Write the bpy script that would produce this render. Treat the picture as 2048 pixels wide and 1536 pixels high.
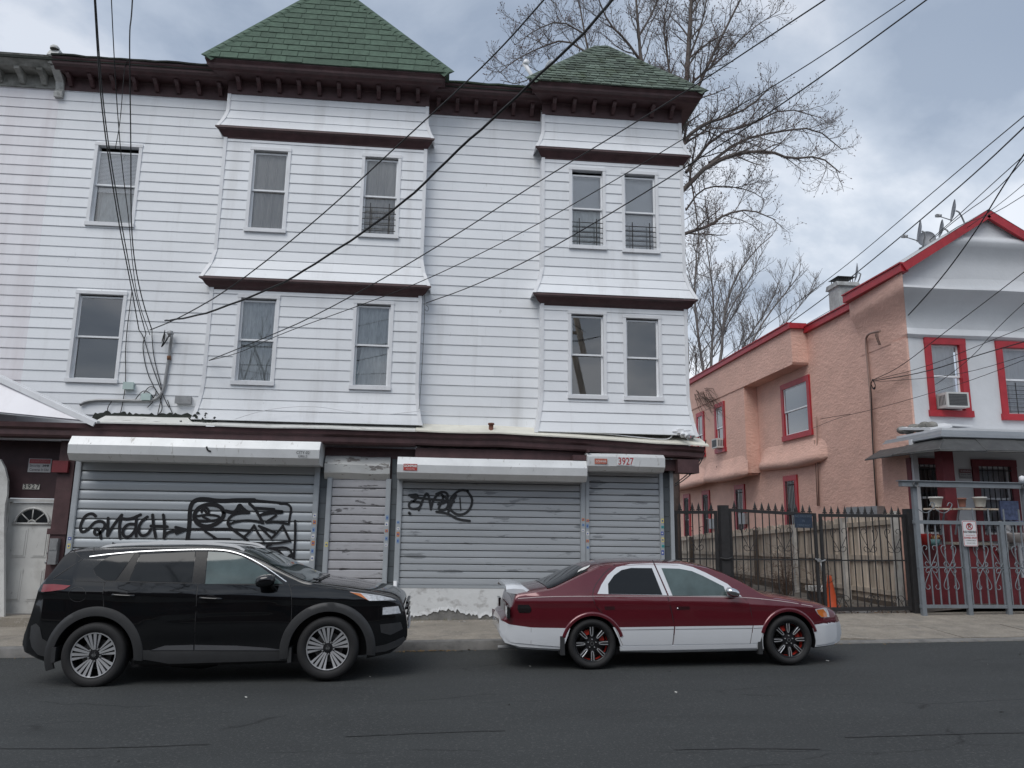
import bpy, bmesh, math, random
from mathutils import Vector, Matrix
from mathutils.geometry import delaunay_2d_cdt
for o in list(bpy.data.objects):
    bpy.data.objects.remove(o)
SC = bpy.context.scene
COL = SC.collection
R = math.radians
# ------------------------------------------------------------------ camera
FPX, PITCH, ROLL, YAW, CAMH = 1520.0, R(10.7), R(0.8), R(5.5), 1.85
FW = Vector((math.sin(YAW)*math.cos(PITCH), math.cos(YAW)*math.cos(PITCH), math.sin(PITCH)))
_r0 = Vector((math.cos(YAW), -math.sin(YAW), 0)); _u0 = _r0.cross(FW)
RT = _r0*math.cos(ROLL) + _u0*math.sin(ROLL); UP = RT.cross(FW)
cd = bpy.data.cameras.new('camera'); cam = bpy.data.objects.new('camera', cd); COL.objects.link(cam)
cd.sensor_fit = 'HORIZONTAL'; cd.sensor_width = 36.0; cd.lens = FPX/2048*36; cd.clip_end = 2000; cd.clip_start = .05
m = Matrix((RT, UP, -FW)).transposed().to_4x4(); m.translation = (0, 0, CAMH); cam.matrix_world = m
SC.camera = cam
# ------------------------------------------------------------------ sky, sun, exposure
SUN_EL, SUN_AZ = R(52), R(213)          # azimuth clockwise from +Y: behind the camera, to its left
w = bpy.data.worlds.new('World'); SC.world = w; w.use_nodes = True
nt = w.node_tree; nt.nodes.clear(); N = nt.nodes.new; LK = nt.links.new
out = N('ShaderNodeOutputWorld'); bg = N('ShaderNodeBackground'); bg.inputs['Strength'].default_value = 0.1
sky = N('ShaderNodeTexSky'); sky.sky_type = 'NISHITA'; sky.sun_disc = False
sky.sun_elevation = SUN_EL; sky.sun_rotation = SUN_AZ; sky.air_density = 1.0; sky.dust_density = 2.0; sky.ozone_density = 2.0
tc = N('ShaderNodeTexCoord'); sep = N('ShaderNodeSeparateXYZ'); LK(tc.outputs['Generated'], sep.inputs[0])
zc = N('ShaderNodeMath'); zc.operation = 'MAXIMUM'; LK(sep.outputs['Z'], zc.inputs[0]); zc.inputs[1].default_value = 0.0
za = N('ShaderNodeMath'); za.operation = 'ADD'; LK(zc.outputs[0], za.inputs[0]); za.inputs[1].default_value = 0.22
dx = N('ShaderNodeMath'); dx.operation = 'DIVIDE'; LK(sep.outputs['X'], dx.inputs[0]); LK(za.outputs[0], dx.inputs[1])
dy = N('ShaderNodeMath'); dy.operation = 'DIVIDE'; LK(sep.outputs['Y'], dy.inputs[0]); LK(za.outputs[0], dy.inputs[1])
cmb = N('ShaderNodeCombineXYZ'); LK(dx.outputs[0], cmb.inputs[0]); LK(dy.outputs[0], cmb.inputs[1]); cmb.inputs[2].default_value = 8.9
def wnoise(scale, detail, rough, dist):
    n = N('ShaderNodeTexNoise'); n.inputs['Scale'].default_value = scale; n.inputs['Detail'].default_value = detail
    n.inputs['Roughness'].default_value = rough; n.inputs['Distortion'].default_value = dist; LK(cmb.outputs[0], n.inputs['Vector']); return n
n1 = wnoise(1.5, 8, .55, .4); n2 = wnoise(0.55, 4, .5, .2)
cr = N('ShaderNodeValToRGB'); LK(n1.outputs['Fac'], cr.inputs[0])
e = cr.color_ramp.elements; e[0].position = .38; e[0].color = (3.6, 4.25, 5.25, 1); e[1].position = .61; e[1].color = (7.9, 8.3, 8.95, 1)
el = cr.color_ramp.elements.new(.5); el.color = (5.3, 5.95, 6.9, 1)
cr2 = N('ShaderNodeValToRGB'); LK(n2.outputs['Fac'], cr2.inputs[0])
e = cr2.color_ramp.elements; e[0].position = .40; e[0].color = (.72, .72, .72, 1); e[1].position = .60; e[1].color = (1, 1, 1, 1)
mx = N('ShaderNodeMix'); mx.data_type = 'RGBA'; LK(cr2.outputs[0], mx.inputs[0]); LK(sky.outputs[0], mx.inputs[6]); LK(cr.outputs[0], mx.inputs[7])
LK(mx.outputs[2], bg.inputs['Color']); LK(bg.outputs[0], out.inputs['Surface'])
sl = bpy.data.lights.new('sun', 'SUN'); sl.energy = 1.5; sl.angle = R(40); sl.color = (1.0, .97, .93)
so = bpy.data.objects.new('sun', sl); COL.objects.link(so)
sdv = Vector((math.sin(SUN_AZ)*math.cos(SUN_EL), math.cos(SUN_AZ)*math.cos(SUN_EL), math.sin(SUN_EL)))
so.rotation_euler = sdv.to_track_quat('Z', 'Y').to_euler(); so.location = (-6, -12, 22)
vs = SC.view_settings; vs.view_transform = 'Standard'; vs.look = 'None'; vs.exposure = 0.24; vs.gamma = 1.0; vs.use_curve_mapping = False
SC.render.engine = 'CYCLES'
# ------------------------------------------------------------------ photo pixel -> point
def ray(px, py): return FW + RT*((px-1024)/FPX) + UP*((768-py)/FPX)
def pt(px, py, Y):
    d = ray(px, py); t = Y/d.y; return Vector((d.x*t, Y, CAMH+d.z*t))
def sd(px, py, X):
    d = ray(px, py); t = X/d.x; return Vector((X, d.y*t, CAMH+d.z*t))
SLOPE = 0.015
def gz(x): return SLOPE*x
def gr(px, py, dz=0):
    d = ray(px, py); t = (CAMH-dz)/(SLOPE*d.x-d.z); return Vector((d.x*t, d.y*t, CAMH+d.z*t))
# ------------------------------------------------------------------ materials
MATS = {}
def mat(name, col, rough=.6, metal=0, var=.12, vs_=2.5, bump=0, bs=60, spec=.5, coat=0, ov=0, stretch=(1,1,1), dirt=None, dirt2=None, bd=.02):
    if name in MATS: return MATS[name]
    m = bpy.data.materials.new(name); m.use_nodes = True; MATS[name] = m
    t = m.node_tree; b = t.nodes['Principled BSDF']; N = t.nodes.new; L = t.links.new
    b.inputs['Roughness'].default_value = rough; b.inputs['Metallic'].default_value = metal
    b.inputs['Specular IOR Level'].default_value = spec; b.inputs['Coat Weight'].default_value = coat; b.inputs['Coat Roughness'].default_value = .03
    geo = N('ShaderNodeNewGeometry')
    def nz(scale, st, detail=5, rough=.6):
        mp = N('ShaderNodeMapping'); mp.inputs['Scale'].default_value = st; L(geo.outputs['Position'], mp.inputs['Vector'])
        n = N('ShaderNodeTexNoise'); n.inputs['Scale'].default_value = scale; n.inputs['Detail'].default_value = detail; n.inputs['Roughness'].default_value = rough
        L(mp.outputs[0], n.inputs['Vector']); return n.outputs['Fac']
    cur = None
    if var:
        r = N('ShaderNodeValToRGB'); L(nz(vs_, stretch), r.inputs[0])
        e = r.color_ramp.elements; e[0].position = .3; e[1].position = .7
        e[0].color = tuple(c*(1-var) for c in col)+(1,); e[1].color = tuple(min(1, c*(1+var)) for c in col)+(1,)
        cur = r.outputs[0]
    else:
        rgb = N('ShaderNodeRGB'); rgb.outputs[0].default_value = tuple(col)+(1,); cur = rgb.outputs[0]
    for d in (dirt, dirt2):
        if not d: continue
        dc, dscale, dthr, dsoft, dst, damt = d
        r = N('ShaderNodeValToRGB'); L(nz(dscale, dst, 7, .62), r.inputs[0])
        e = r.color_ramp.elements; e[0].position = dthr; e[0].color = (0,0,0,1); e[1].position = min(1, dthr+dsoft); e[1].color = (damt,damt,damt,1)
        mxn = N('ShaderNodeMix'); mxn.data_type = 'RGBA'; L(r.outputs[0], mxn.inputs[0]); L(cur, mxn.inputs[6]); mxn.inputs[7].default_value = tuple(dc)+(1,)
        cur = mxn.outputs[2]
    if ov:
        oi = N('ShaderNodeObjectInfo'); mr = N('ShaderNodeMapRange'); L(oi.outputs['Random'], mr.inputs[0])
        mr.inputs[3].default_value = 1-ov; mr.inputs[4].default_value = 1+ov
        hs = N('ShaderNodeHueSaturation'); L(mr.outputs[0], hs.inputs['Value']); L(cur, hs.inputs['Color']); cur = hs.outputs[0]
    L(cur, b.inputs['Base Color'])
    if bump:
        bp = N('ShaderNodeBump'); bp.inputs['Strength'].default_value = bump; bp.inputs['Distance'].default_value = bd
        L(nz(bs, stretch, 6, .65), bp.inputs['Height']); L(bp.outputs[0], b.inputs['Normal'])
    return m
def glass(name, tint=(.75,.8,.82), rough=.015, refl=1.0, ior=1.5):
    if name in MATS: return MATS[name]
    m = bpy.data.materials.new(name); m.use_nodes = True; MATS[name] = m
    t = m.node_tree; t.nodes.clear(); N = t.nodes.new; L = t.links.new
    o = N('ShaderNodeOutputMaterial'); mx = N('ShaderNodeMixShader'); tr = N('ShaderNodeBsdfTransparent'); gl = N('ShaderNodeBsdfGlossy'); fr = N('ShaderNodeFresnel')
    tr.inputs[0].default_value = tuple(tint)+(1,); gl.inputs['Roughness'].default_value = rough; gl.inputs[0].default_value = (refl,refl,refl,1)
    fr.inputs[0].default_value = ior
    mm = N('ShaderNodeMath'); mm.operation = 'MULTIPLY_ADD'; L(fr.outputs[0], mm.inputs[0]); mm.inputs[1].default_value = 1.0; mm.inputs[2].default_value = .11
    L(mm.outputs[0], mx.inputs[0]); L(tr.outputs[0], mx.inputs[1]); L(gl.outputs[0], mx.inputs[2]); L(mx.outputs[0], o.inputs[0])
    return m
# ------------------------------------------------------------------ mesh builder, tags
def wloc(o):
    l = Vector((0,0,0))
    while o is not None:
        l = l+o.location; o = o.parent
    return l
class MB:
    def __init__(s): s.v = []; s.f = []; s.mi = []; s.sm = []
    def add(s, vs, fs, mi=0, sm=False):
        b = len(s.v); s.v += [Vector(v) for v in vs]
        for f in fs: s.f.append([b+i for i in f]); s.mi.append(mi); s.sm.append(sm)
        return s
    def box(s, x0, x1, y0, y1, z0, z1, mi=0):
        return s.add([(x0,y0,z0),(x1,y0,z0),(x1,y1,z0),(x0,y1,z0),(x0,y0,z1),(x1,y0,z1),(x1,y1,z1),(x0,y1,z1)],
                     [(3,2,1,0),(4,5,6,7),(0,1,5,4),(1,2,6,5),(2,3,7,6),(3,0,4,7)], mi)
    def prism_x(s, prof, x0, x1, mi=0, yref=None, k=1.0, sm=False):
        n = len(prof)
        def ex(y): return (yref-y)*k if yref is not None else 0
        vs = [(x0-ex(y), y, z) for y, z in prof]+[(x1+ex(y), y, z) for y, z in prof]
        fs = [(i, n+i, n+(i+1) % n, (i+1) % n) for i in range(n)]
        s.add(vs, fs, mi, sm); s.add(vs, [tuple(range(n)), tuple(range(2*n-1, n-1, -1))], mi); return s
    def poly(s, pts, d, mi=0):
        """extrude a planar polygon by vector d"""
        n = len(pts); d = Vector(d); vs = [Vector(p) for p in pts]+[Vector(p)+d for p in pts]
        return s.add(vs, [tuple(range(n-1, -1, -1)), tuple(range(n, 2*n))]+[(i, (i+1) % n, n+(i+1) % n, n+i) for i in range(n)], mi)
    def beam(s, a, b, w, h, mi=0, up=(0,0,1)):
        a = Vector(a); b = Vector(b); d = (b-a).normalized(); u = Vector(up)
        if abs(d.dot(u)) > .98: u = Vector((0,1,0))
        sx = d.cross(u).normalized()*(w/2); sz = sx.cross(d).normalized()*(h/2)
        vs = [a-sx-sz, a+sx-sz, a+sx+sz, a-sx+sz, b-sx-sz, b+sx-sz, b+sx+sz, b-sx+sz]
        return s.add(vs, [(3,2,1,0),(4,5,6,7),(0,1,5,4),(1,2,6,5),(2,3,7,6),(3,0,4,7)], mi)
    def tube(s, pts, r, n=6, mi=0, r2=None, cap=True):
        pts = [Vector(p) for p in pts]; k = len(pts); vs = []; pu = None
        for i, p in enumerate(pts):
            d = (pts[min(i+1, k-1)]-pts[max(i-1, 0)])
            if d.length < 1e-9: d = Vector((0,0,1))
            d.normalize()
            if pu is None: u = d.orthogonal().normalized()
            else:
                u = pu-d*pu.dot(d)
                u = u.normalized() if u.length > 1e-6 else d.orthogonal().normalized()
            pu = u; w_ = d.cross(u)
            rr = r if r2 is None else r+(r2-r)*i/max(1, k-1)
            for j in range(n):
                a = 2*math.pi*j/n; vs.append(p+u*(rr*math.cos(a))+w_*(rr*math.sin(a)))
        fs = [(i*n+j, i*n+(j+1) % n, (i+1)*n+(j+1) % n, (i+1)*n+j) for i in range(k-1) for j in range(n)]
        s.add(vs, fs, mi, True)
        if cap: s.add(vs, [tuple(range(n-1, -1, -1)), tuple(range((k-1)*n, k*n))], mi)
        return s
    def lathe(s, prof, c, ax=(0,0,1), n=24, mi=0, sm=True):
        """prof: (radius, height along ax)"""
        c = Vector(c); ax = Vector(ax).normalized(); u = ax.orthogonal().normalized(); w_ = ax.cross(u); k = len(prof); vs = []
        for r, h in prof:
            for j in range(n):
                a = 2*math.pi*j/n; vs.append(c+ax*h+u*(r*math.cos(a))+w_*(r*math.sin(a)))
        return s.add(vs, [(i*n+j, i*n+(j+1) % n, (i+1)*n+(j+1) % n, (i+1)*n+j) for i in range(k-1) for j in range(n)], mi, sm)
    def ball(s, c, rx, ry, rz, n=12, m_=8, mi=0):
        c = Vector(c); vs = []
        for i in range(m_+1):
            t = math.pi*i/m_
            for j in range(n):
                a = 2*math.pi*j/n; vs.append(c+Vector((rx*math.sin(t)*math.cos(a), ry*math.sin(t)*math.sin(a), rz*math.cos(t))))
        return s.add(vs, [(i*n+j, (i+1)*n+j, (i+1)*n+(j+1) % n, i*n+(j+1) % n) for i in range(m_) for j in range(n)], mi, True)
    def mesh(s, name, mats, off=Vector((0,0,0)), smooth_angle=None, fix=True):
        me = bpy.data.meshes.new(name); me.from_pydata([tuple(v-off) for v in s.v], [], s.f)
        for mm in (mats if isinstance(mats, (list, tuple)) else [mats]): me.materials.append(mm)
        me.polygons.foreach_set('material_index', s.mi); me.polygons.foreach_set('use_smooth', s.sm)
        if fix:
            bm = bmesh.new(); bm.from_mesh(me); bmesh.ops.remove_doubles(bm, verts=bm.verts, dist=1e-5)
            bmesh.ops.recalc_face_normals(bm, faces=bm.faces); bm.to_mesh(me); bm.free()
        if smooth_angle is not None:
            me.polygons.foreach_set('use_smooth', [True]*len(me.polygons)); me.set_sharp_from_angle(angle=R(smooth_angle))
        me.update(); return me
    def build(s, name, mats, parent=None, smooth_angle=None, fix=True):
        me = s.mesh(name, mats, wloc(parent) if parent else Vector((0,0,0)), smooth_angle, fix)
        o = bpy.data.objects.new(name, me); COL.objects.link(o); o.parent = parent; return o
def link(name, me, parent, loc=(0,0,0), rot=None):
    o = bpy.data.objects.new(name, me); COL.objects.link(o); o.parent = parent; o.location = loc
    if rot: o.rotation_euler = rot
    return o
def tag(o, label, cat, group=None):
    o['label'] = label; o['category'] = cat
    if group: o['group'] = group
    return o
def struct(o): o['kind'] = 'structure'; return o
def thing(name, label, cat, loc=(0,0,0), group=None):
    o = bpy.data.objects.new(name, None); COL.objects.link(o); o.location = loc; o.empty_display_size = .2
    return tag(o, label, cat, group)
def text_mesh(txt, size, mat_, parent, origin, xdir=(1,0,0), zdir=(0,0,1), name='lettering', align='CENTER', bold=0.0, sx=1.0):
    cu = bpy.data.curves.new(name, 'FONT'); cu.body = txt; cu.size = size; cu.align_x = align; cu.align_y = 'CENTER'; cu.offset = bold; cu.resolution_u = 3
    to = bpy.data.objects.new(name, cu); COL.objects.link(to)
    dg = bpy.context.evaluated_depsgraph_get(); me = bpy.data.meshes.new_from_object(to.evaluated_get(dg))
    bpy.data.objects.remove(to); me.name = name; me.materials.clear(); me.materials.append(mat_)
    xd = Vector(xdir).normalized(); zd = Vector(zdir).normalized(); og = Vector(origin)-wloc(parent)
    for v in me.vertices: v.co = og+xd*(v.co.x*sx)+zd*v.co.y
    me.update(); o = bpy.data.objects.new(name, me); COL.objects.link(o); o.parent = parent; return o
def ribbon(mb, pts, w, nrm, mi=0, w2=None):
    """flat stroke in the plane with normal nrm through 3D pts"""
    pts = [Vector(p) for p in pts]; n = Vector(nrm); k = len(pts); L_ = []; R_ = []
    for i, p in enumerate(pts):
        d = (pts[min(i+1, k-1)]-pts[max(i-1, 0)]).normalized(); s_ = d.cross(n).normalized()
        ww = w if w2 is None else w+(w2-w)*i/max(1, k-1)
        L_.append(p+s_*ww/2); R_.append(p-s_*ww/2)
    mb.add(L_+R_, [(i, i+1, k+i+1, k+i) for i in range(k-1)]); return mb
def smooth_line(pts, it=2):
    pts = [Vector(p) for p in pts]
    for _ in range(it):
        q = [pts[0]]
        for a, b in zip(pts, pts[1:]): q += [a*.75+b*.25, a*.25+b*.75]
        q.append(pts[-1]); pts = q
    return pts
rnd = random.Random(7)
# palette
MW = mat('siding_white', (.765,.785,.81), .5, var=.05, vs_=.8, ov=.03, dirt=((.42,.41,.40), 1.5, .54, .28, (1.6,1,.14), .5), dirt2=((.30,.29,.28), 9, .68, .08, (1,1,.5), .5), bump=.08, bs=30)
MWD = mat('siding_dirty', (.76,.75,.78), .5, var=.07, vs_=.7, ov=.03, dirt=((.50,.44,.45), 1.1, .47, .3, (1.4,1,.14), .6))
MTRIM = mat('trim_white', (.72,.73,.75), .45, var=.06, dirt=((.35,.34,.33), 4, .6, .2, (1,1,.4), .5))
MFRAME = mat('window_vinyl', (.76,.78,.80), .4, var=.05, dirt=((.36,.36,.36), 6, .58, .25, (1,1,.5), .5))
MBROWN = mat('brown_paint', (.070,.034,.036), .55, var=.25, vs_=5, bump=.15, bs=25, dirt=((.11,.075,.07), 6, .6, .15, (.3,1,1), .5))
MSHUT = mat('shutter_grey', (.40,.425,.45), .45, metal=.15, var=.08, vs_=1.5, stretch=(.4,1,3), dirt=((.20,.215,.23), 2.2, .60, .02, (.55,1,3.2), .8), dirt2=((.22,.23,.24), 9, .66, .05, (.4,1,2), .6))
MSHUT1 = mat('shutter_grey_clean', (.40,.43,.455), .42, metal=.15, var=.07, vs_=1.5, stretch=(.4,1,3), dirt=((.25,.27,.28), 7, .67, .04, (.5,1,1.5), .6))
MSHUT2 = mat('shutter_peeling', (.40,.40,.42), .5, var=.08, dirt=((.09,.085,.09), 3.0, .60, .02, (.7,1,2.6), .9), dirt2=((.28,.27,.28), 8, .58, .08, (.5,1,3), .6))
MHOOD = mat('hood_metal', (.66,.675,.68), .38, metal=.15, var=.08, dirt=((.22,.20,.17), 5, .60, .12, (2.2,1,.6), .7), dirt2=((.10,.09,.08), 16, .68, .03, (1,1,1), .8))
MHOODP = mat('hood_peeling', (.60,.61,.60), .4, metal=.2, var=.1, dirt=((.15,.13,.12), 3.5, .55, .03, (.6,1,1.6), .8))
MBLACK = mat('flat_black', (.012,.012,.014), .5, var=0)
MDARK = mat('dark_interior', (.018,.019,.021), .9, var=0)
MGREEN = mat('shingle_green', (.070,.110,.080), .9, var=.2, vs_=9, ov=.12, bump=.35, bs=120)
MGREEN2 = mat('shingle_green_old', (.10,.13,.105), .9, var=.3, vs_=6, ov=.35, bump=.4, bs=110, dirt=((.045,.062,.03), 3.5, .52, .15, (1,1,1), .7))
MPINK = mat('pink_stucco', (.70,.44,.36), .92, var=.08, vs_=1.6, bump=1.0, bs=7, bd=.03, stretch=(1,1,1.8), dirt=((.58,.35,.28), 1.6, .60, .2, (1,1,.35), .5), dirt2=((.80,.52,.43), 6, .60, .1, (1,1,.5), .5))
MSTUC = mat('white_stucco', (.60,.615,.635), .8, var=.06, vs_=1.2, bump=.25, bs=14, dirt=((.45,.46,.48), 1.5, .58, .2, (1.5,1,.4), .45))
MRED = mat('red_trim', (.38,.022,.032), .45, var=.15, vs_=5, bump=.15, bs=20)
MDRED = mat('dark_red', (.15,.018,.024), .6, var=.2, vs_=4, bump=.15, bs=20)
MIRON = mat('black_iron', (.022,.021,.022), .6, var=.25, vs_=12, bump=.1, bs=90, dirt=((.055,.032,.022), 14, .62, .1, (1,1,1), .5))
MGATE = mat('grey_gate_paint', (.175,.195,.215), .5, var=.12, vs_=7, dirt=((.16,.13,.11), 9, .63, .1, (1,1,.6), .5))
MWOOD = mat('weathered_wood', (.47,.40,.325), .9, var=.25, vs_=3, stretch=(3,3,.35), ov=.32, bump=.4, bs=14, dirt=((.15,.115,.09), 2.5, .53, .15, (4,4,.5), .6))
MCHROME = mat('chrome', (.66,.67,.68), .18, metal=1, var=0)
MCABLE = mat('cable_black', (.010,.010,.011), .55, var=0)
MGREYM = mat('grey_metal', (.30,.305,.31), .45, metal=.5, var=.15, vs_=9, dirt=((.16,.10,.07), 11, .6, .1, (1,1,1), .5))
MWIN = glass('window_glass', (.93,.94,.95))
MRUB = mat('rubber', (.016,.016,.017), .78, var=.1, bump=.06, bs=80)
# ================================================================== ground
MROAD = mat('asphalt', (.039,.042,.0425), .82, var=.12, vs_=1.1, stretch=(.35,1,1), bump=.5, bs=170, spec=.35, dirt=((.10,.102,.10), 40, .55, .10, (1,1,1), .7), dirt2=((.024,.026,.0265), .6, .55, .25, (.6,1.2,1), .7))
MCONC = mat('pavement_concrete', (.25,.222,.185), .9, var=.22, vs_=2.2, ov=.10, bump=.7, bs=45, dirt=((.11,.105,.10), 3.5, .52, .2, (1,1,1), .6), dirt2=((.42,.39,.35), 30, .56, .08, (1,1,1), .5))
MKERB = mat('kerb_concrete', (.17,.165,.158), .9, var=.25, vs_=3, bump=.5, bs=60, dirt=((.07,.07,.068), 4, .5, .2, (1,1,1.5), .7))
MDIRT = mat('alley_dirt', (.105,.092,.078), .95, var=.35, vs_=2.5, bump=.8, bs=25, dirt=((.05,.036,.026), 6, .52, .12, (1,1,1), .8))
def add_cracks(m, col=(.012,.012,.013)):
    t = m.node_tree; b = t.nodes['Principled BSDF']; src = b.inputs['Base Color'].links[0].from_socket; N = t.nodes.new; L = t.links.new
    g = N('ShaderNodeNewGeometry'); nz = N('ShaderNodeTexNoise'); nz.inputs['Scale'].default_value = 1.6; nz.inputs['Detail'].default_value = 6; L(g.outputs['Position'], nz.inputs['Vector'])
    va = N('ShaderNodeVectorMath'); va.operation = 'MULTIPLY_ADD'; L(nz.outputs['Color'], va.inputs[0]); va.inputs[1].default_value = (.9,.5,0); L(g.outputs['Position'], va.inputs[2])
    mp = N('ShaderNodeMapping'); mp.inputs['Scale'].default_value = (.16,.55,0); L(va.outputs[0], mp.inputs['Vector'])
    vo = N('ShaderNodeTexVoronoi'); vo.feature = 'DISTANCE_TO_EDGE'; vo.inputs['Scale'].default_value = 1.0; L(mp.outputs[0], vo.inputs['Vector'])
    r = N('ShaderNodeValToRGB'); L(vo.outputs['Distance'], r.inputs[0]); e = r.color_ramp.elements; e[0].position = .0; e[0].color = (.8,.8,.8,1); e[1].position = .006; e[1].color = (0,0,0,1)
    n2 = N('ShaderNodeTexNoise'); n2.inputs['Scale'].default_value = .7; L(g.outputs['Position'], n2.inputs['Vector']); r2 = N('ShaderNodeValToRGB'); L(n2.outputs['Fac'], r2.inputs[0]); r2.color_ramp.elements[0].position = .5; r2.color_ramp.elements[1].position = .56
    mu = N('ShaderNodeMath'); mu.operation = 'MULTIPLY'; L(r.outputs[0], mu.inputs[0]); L(r2.outputs[0], mu.inputs[1])
    mx = N('ShaderNodeMix'); mx.data_type = 'RGBA'; L(mu.outputs[0], mx.inputs[0]); L(src, mx.inputs[6]); mx.inputs[7].default_value = tuple(col)+(1,); L(mx.outputs[2], b.inputs['Base Color'])
add_cracks(MROAD)
def sheet(name, m, x0, x1, y0, y1, dz, nx=1, ny=1):
    mb = MB()
    for i in range(nx):
        a = x0+(x1-x0)*i/nx; b = x0+(x1-x0)*(i+1)/nx
        mb.add([(a,y0,gz(a)+dz),(b,y0,gz(b)+dz),(b,y1,gz(b)+dz),(a,y1,gz(a)+dz)], [(0,1,2,3)])
    return struct(mb.build(name, m))
KY = 12.12
sheet('ground', MDIRT, -160, 160, -80, 240, -.03)
road = sheet('road', MROAD, -60, 60, -3.2, KY, 0)
MSEAM = mat('tar_seam', (.016,.017,.018), .6, var=.2, vs_=8)
for L_ in ([(-40,1497),(120,1498),(250,1495),(420,1489)],[(690,1474),(800,1469),(940,1463),(1010,1462)],[(1690,1475),(1800,1472),(1930,1468),(2090,1465)],[(1350,1500),(1500,1497),(1640,1499)]):
    q_ = smooth_line([gr(*p)+Vector((0,0,.004)) for p in L_],2); q_ = [v+Vector((0,rnd.uniform(-.008,.008),0)) for v in q_]
    mb = MB(); ribbon(mb, q_, .02, (0,0,1)); mb.build('tar_seam', MSEAM, road, fix=False)
sheet('opposite_pavement', MCONC, -60, 60, -7.5, -3.2, .13)
def hc(x):
    t = min(1, max(0, (x-5.4)/.9)); return .135*(1-t)+.03*t
def side_z(x, y):
    t = (y-KY)/(14.75-KY); return gz(x)+hc(x)*(1-t)+.165*t
mb = MB(); xs = [-16+i*.5 for i in range(65)]
for a, b in zip(xs, xs[1:]):
    A = [(a,KY,gz(a)-.02),(a,KY+.012,gz(a)+hc(a)-.012),(a,KY+.03,gz(a)+hc(a)),(a,KY+.17,gz(a)+hc(a)+.002)]
    B_ = [(b,KY,gz(b)-.02),(b,KY+.012,gz(b)+hc(b)-.012),(b,KY+.03,gz(b)+hc(b)),(b,KY+.17,gz(b)+hc(b)+.002)]
    mb.add(A+B_, [(i, 4+i, 5+i, i+1) for i in range(3)], 0, True)
kerb = struct(mb.build('kerb', MKERB))
mb = MB()
for a, b in zip(xs, xs[1:]):
    mb.add([(a,KY+.1,side_z(a,KY)-.05),(b,KY+.1,side_z(b,KY)-.05),(b,15.2,side_z(b,15.2)-.03),(a,15.2,side_z(a,15.2)-.03)], [(0,1,2,3)])
pav = struct(mb.build('pavement', MKERB))
sx = -15.6
while sx < 15:
    L_ = 1.52
    for (ya, yb) in ((KY+.18, 13.42), (13.43, 14.74)):
        a, b = sx+.006, sx+L_-.006; j = [rnd.uniform(-.006,.006) for _ in range(4)]; mb = MB()
        c = [(a,ya),(b,ya),(b,yb),(a,yb)]; n = 3
        vs_ = []; ring = []
        top = [(x,y,side_z(x,y)+j[k]) for k,(x,y) in enumerate(c)]
        mb.add(top+[(x,y,z-.08) for x,y,z in top], [(0,1,2,3),(0,4,5,1),(1,5,6,2),(2,6,7,3),(3,7,4,0)])
        mb.build('slab', MCONC, pav)
    sx += L_
# alley surface behind the gate
mb = MB(); n = 14
for i in range(n):
    for k in range(5):
        def q(i, k):
            y = 14.7+i*2.2; x = 4.6+k*1.6
            return (x, y, gz(x)+.155+.04*math.sin(i*1.7+k*2.1)+(.08 if k >= 4 else 0))
        mb.add([q(i,k),q(i,k+1),q(i+1,k+1),q(i+1,k)], [(0,1,2,3)], 0, True)
struct(mb.build('alley_ground', MDIRT))
# ================================================================== white row houses
W, BY, S = 14.7, 14.43, 14.6
def loft_x(mb, prof, secs, mi=0):
    n = len(prof); vs_ = []
    for x, dy, dz in secs: vs_ += [(x, y+dy, z+dz) for y, z in prof]
    fs = []
    for s_ in range(len(secs)-1):
        for i in range(n): fs.append((s_*n+i, (s_+1)*n+i, (s_+1)*n+(i+1) % n, s_*n+(i+1) % n))
    fs += [tuple(range(n)), tuple(range(len(vs_)-1, len(vs_)-n-1, -1))]
    return mb.add(vs_, fs, mi)
def bayprof(z):
    if 9.45 <= z < 10.02: return BY-.13*((10.02-z)/.45)**1.6
    if 6.40 <= z < 6.98: return BY-.16*((6.98-z)/.53)**1.4
    if z < 4.42: return BY-.10*((4.42-z)/.70)**1.5
    return BY
def flat(z): return W
def wall_holes(mb, x0, x1, z0, z1, Y, holes, th=.1):
    X = sorted({x0, x1} | {h[0] for h in holes} | {h[1] for h in holes}); X = [x for x in X if x0 <= x <= x1]
    Z = sorted({z0, z1} | {h[2] for h in holes} | {h[3] for h in holes}); Z = [z for z in Z if z0 <= z <= z1]
    for a, b in zip(X, X[1:]):
        for c, d in zip(Z, Z[1:]):
            if any(h[0]-1e-6 <= a and b <= h[1]+1e-6 and h[2]-1e-6 <= c and d <= h[3]+1e-6 for h in holes): continue
            mb.box(a, b, Y, Y+th, c, d)
    return mb
EXPO = .2035
def board(parent, x0, x1, za, zb, prof, m, mitre):
    j = rnd.uniform(-.0018,.0018); k = rnd.uniform(-.002,.002)
    p = [(prof(za)+.004, za+j), (prof(za)-.018+k, za+.004+j), (prof(za+.012)-.019+k, za+.014+j), (prof(zb)-.005, zb+j), (prof(zb)+.004, zb+j)]
    MB().prism_x(p, x0, x1, yref=BY+.02 if mitre else None).build('siding_board', m, parent, fix=False)
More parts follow.
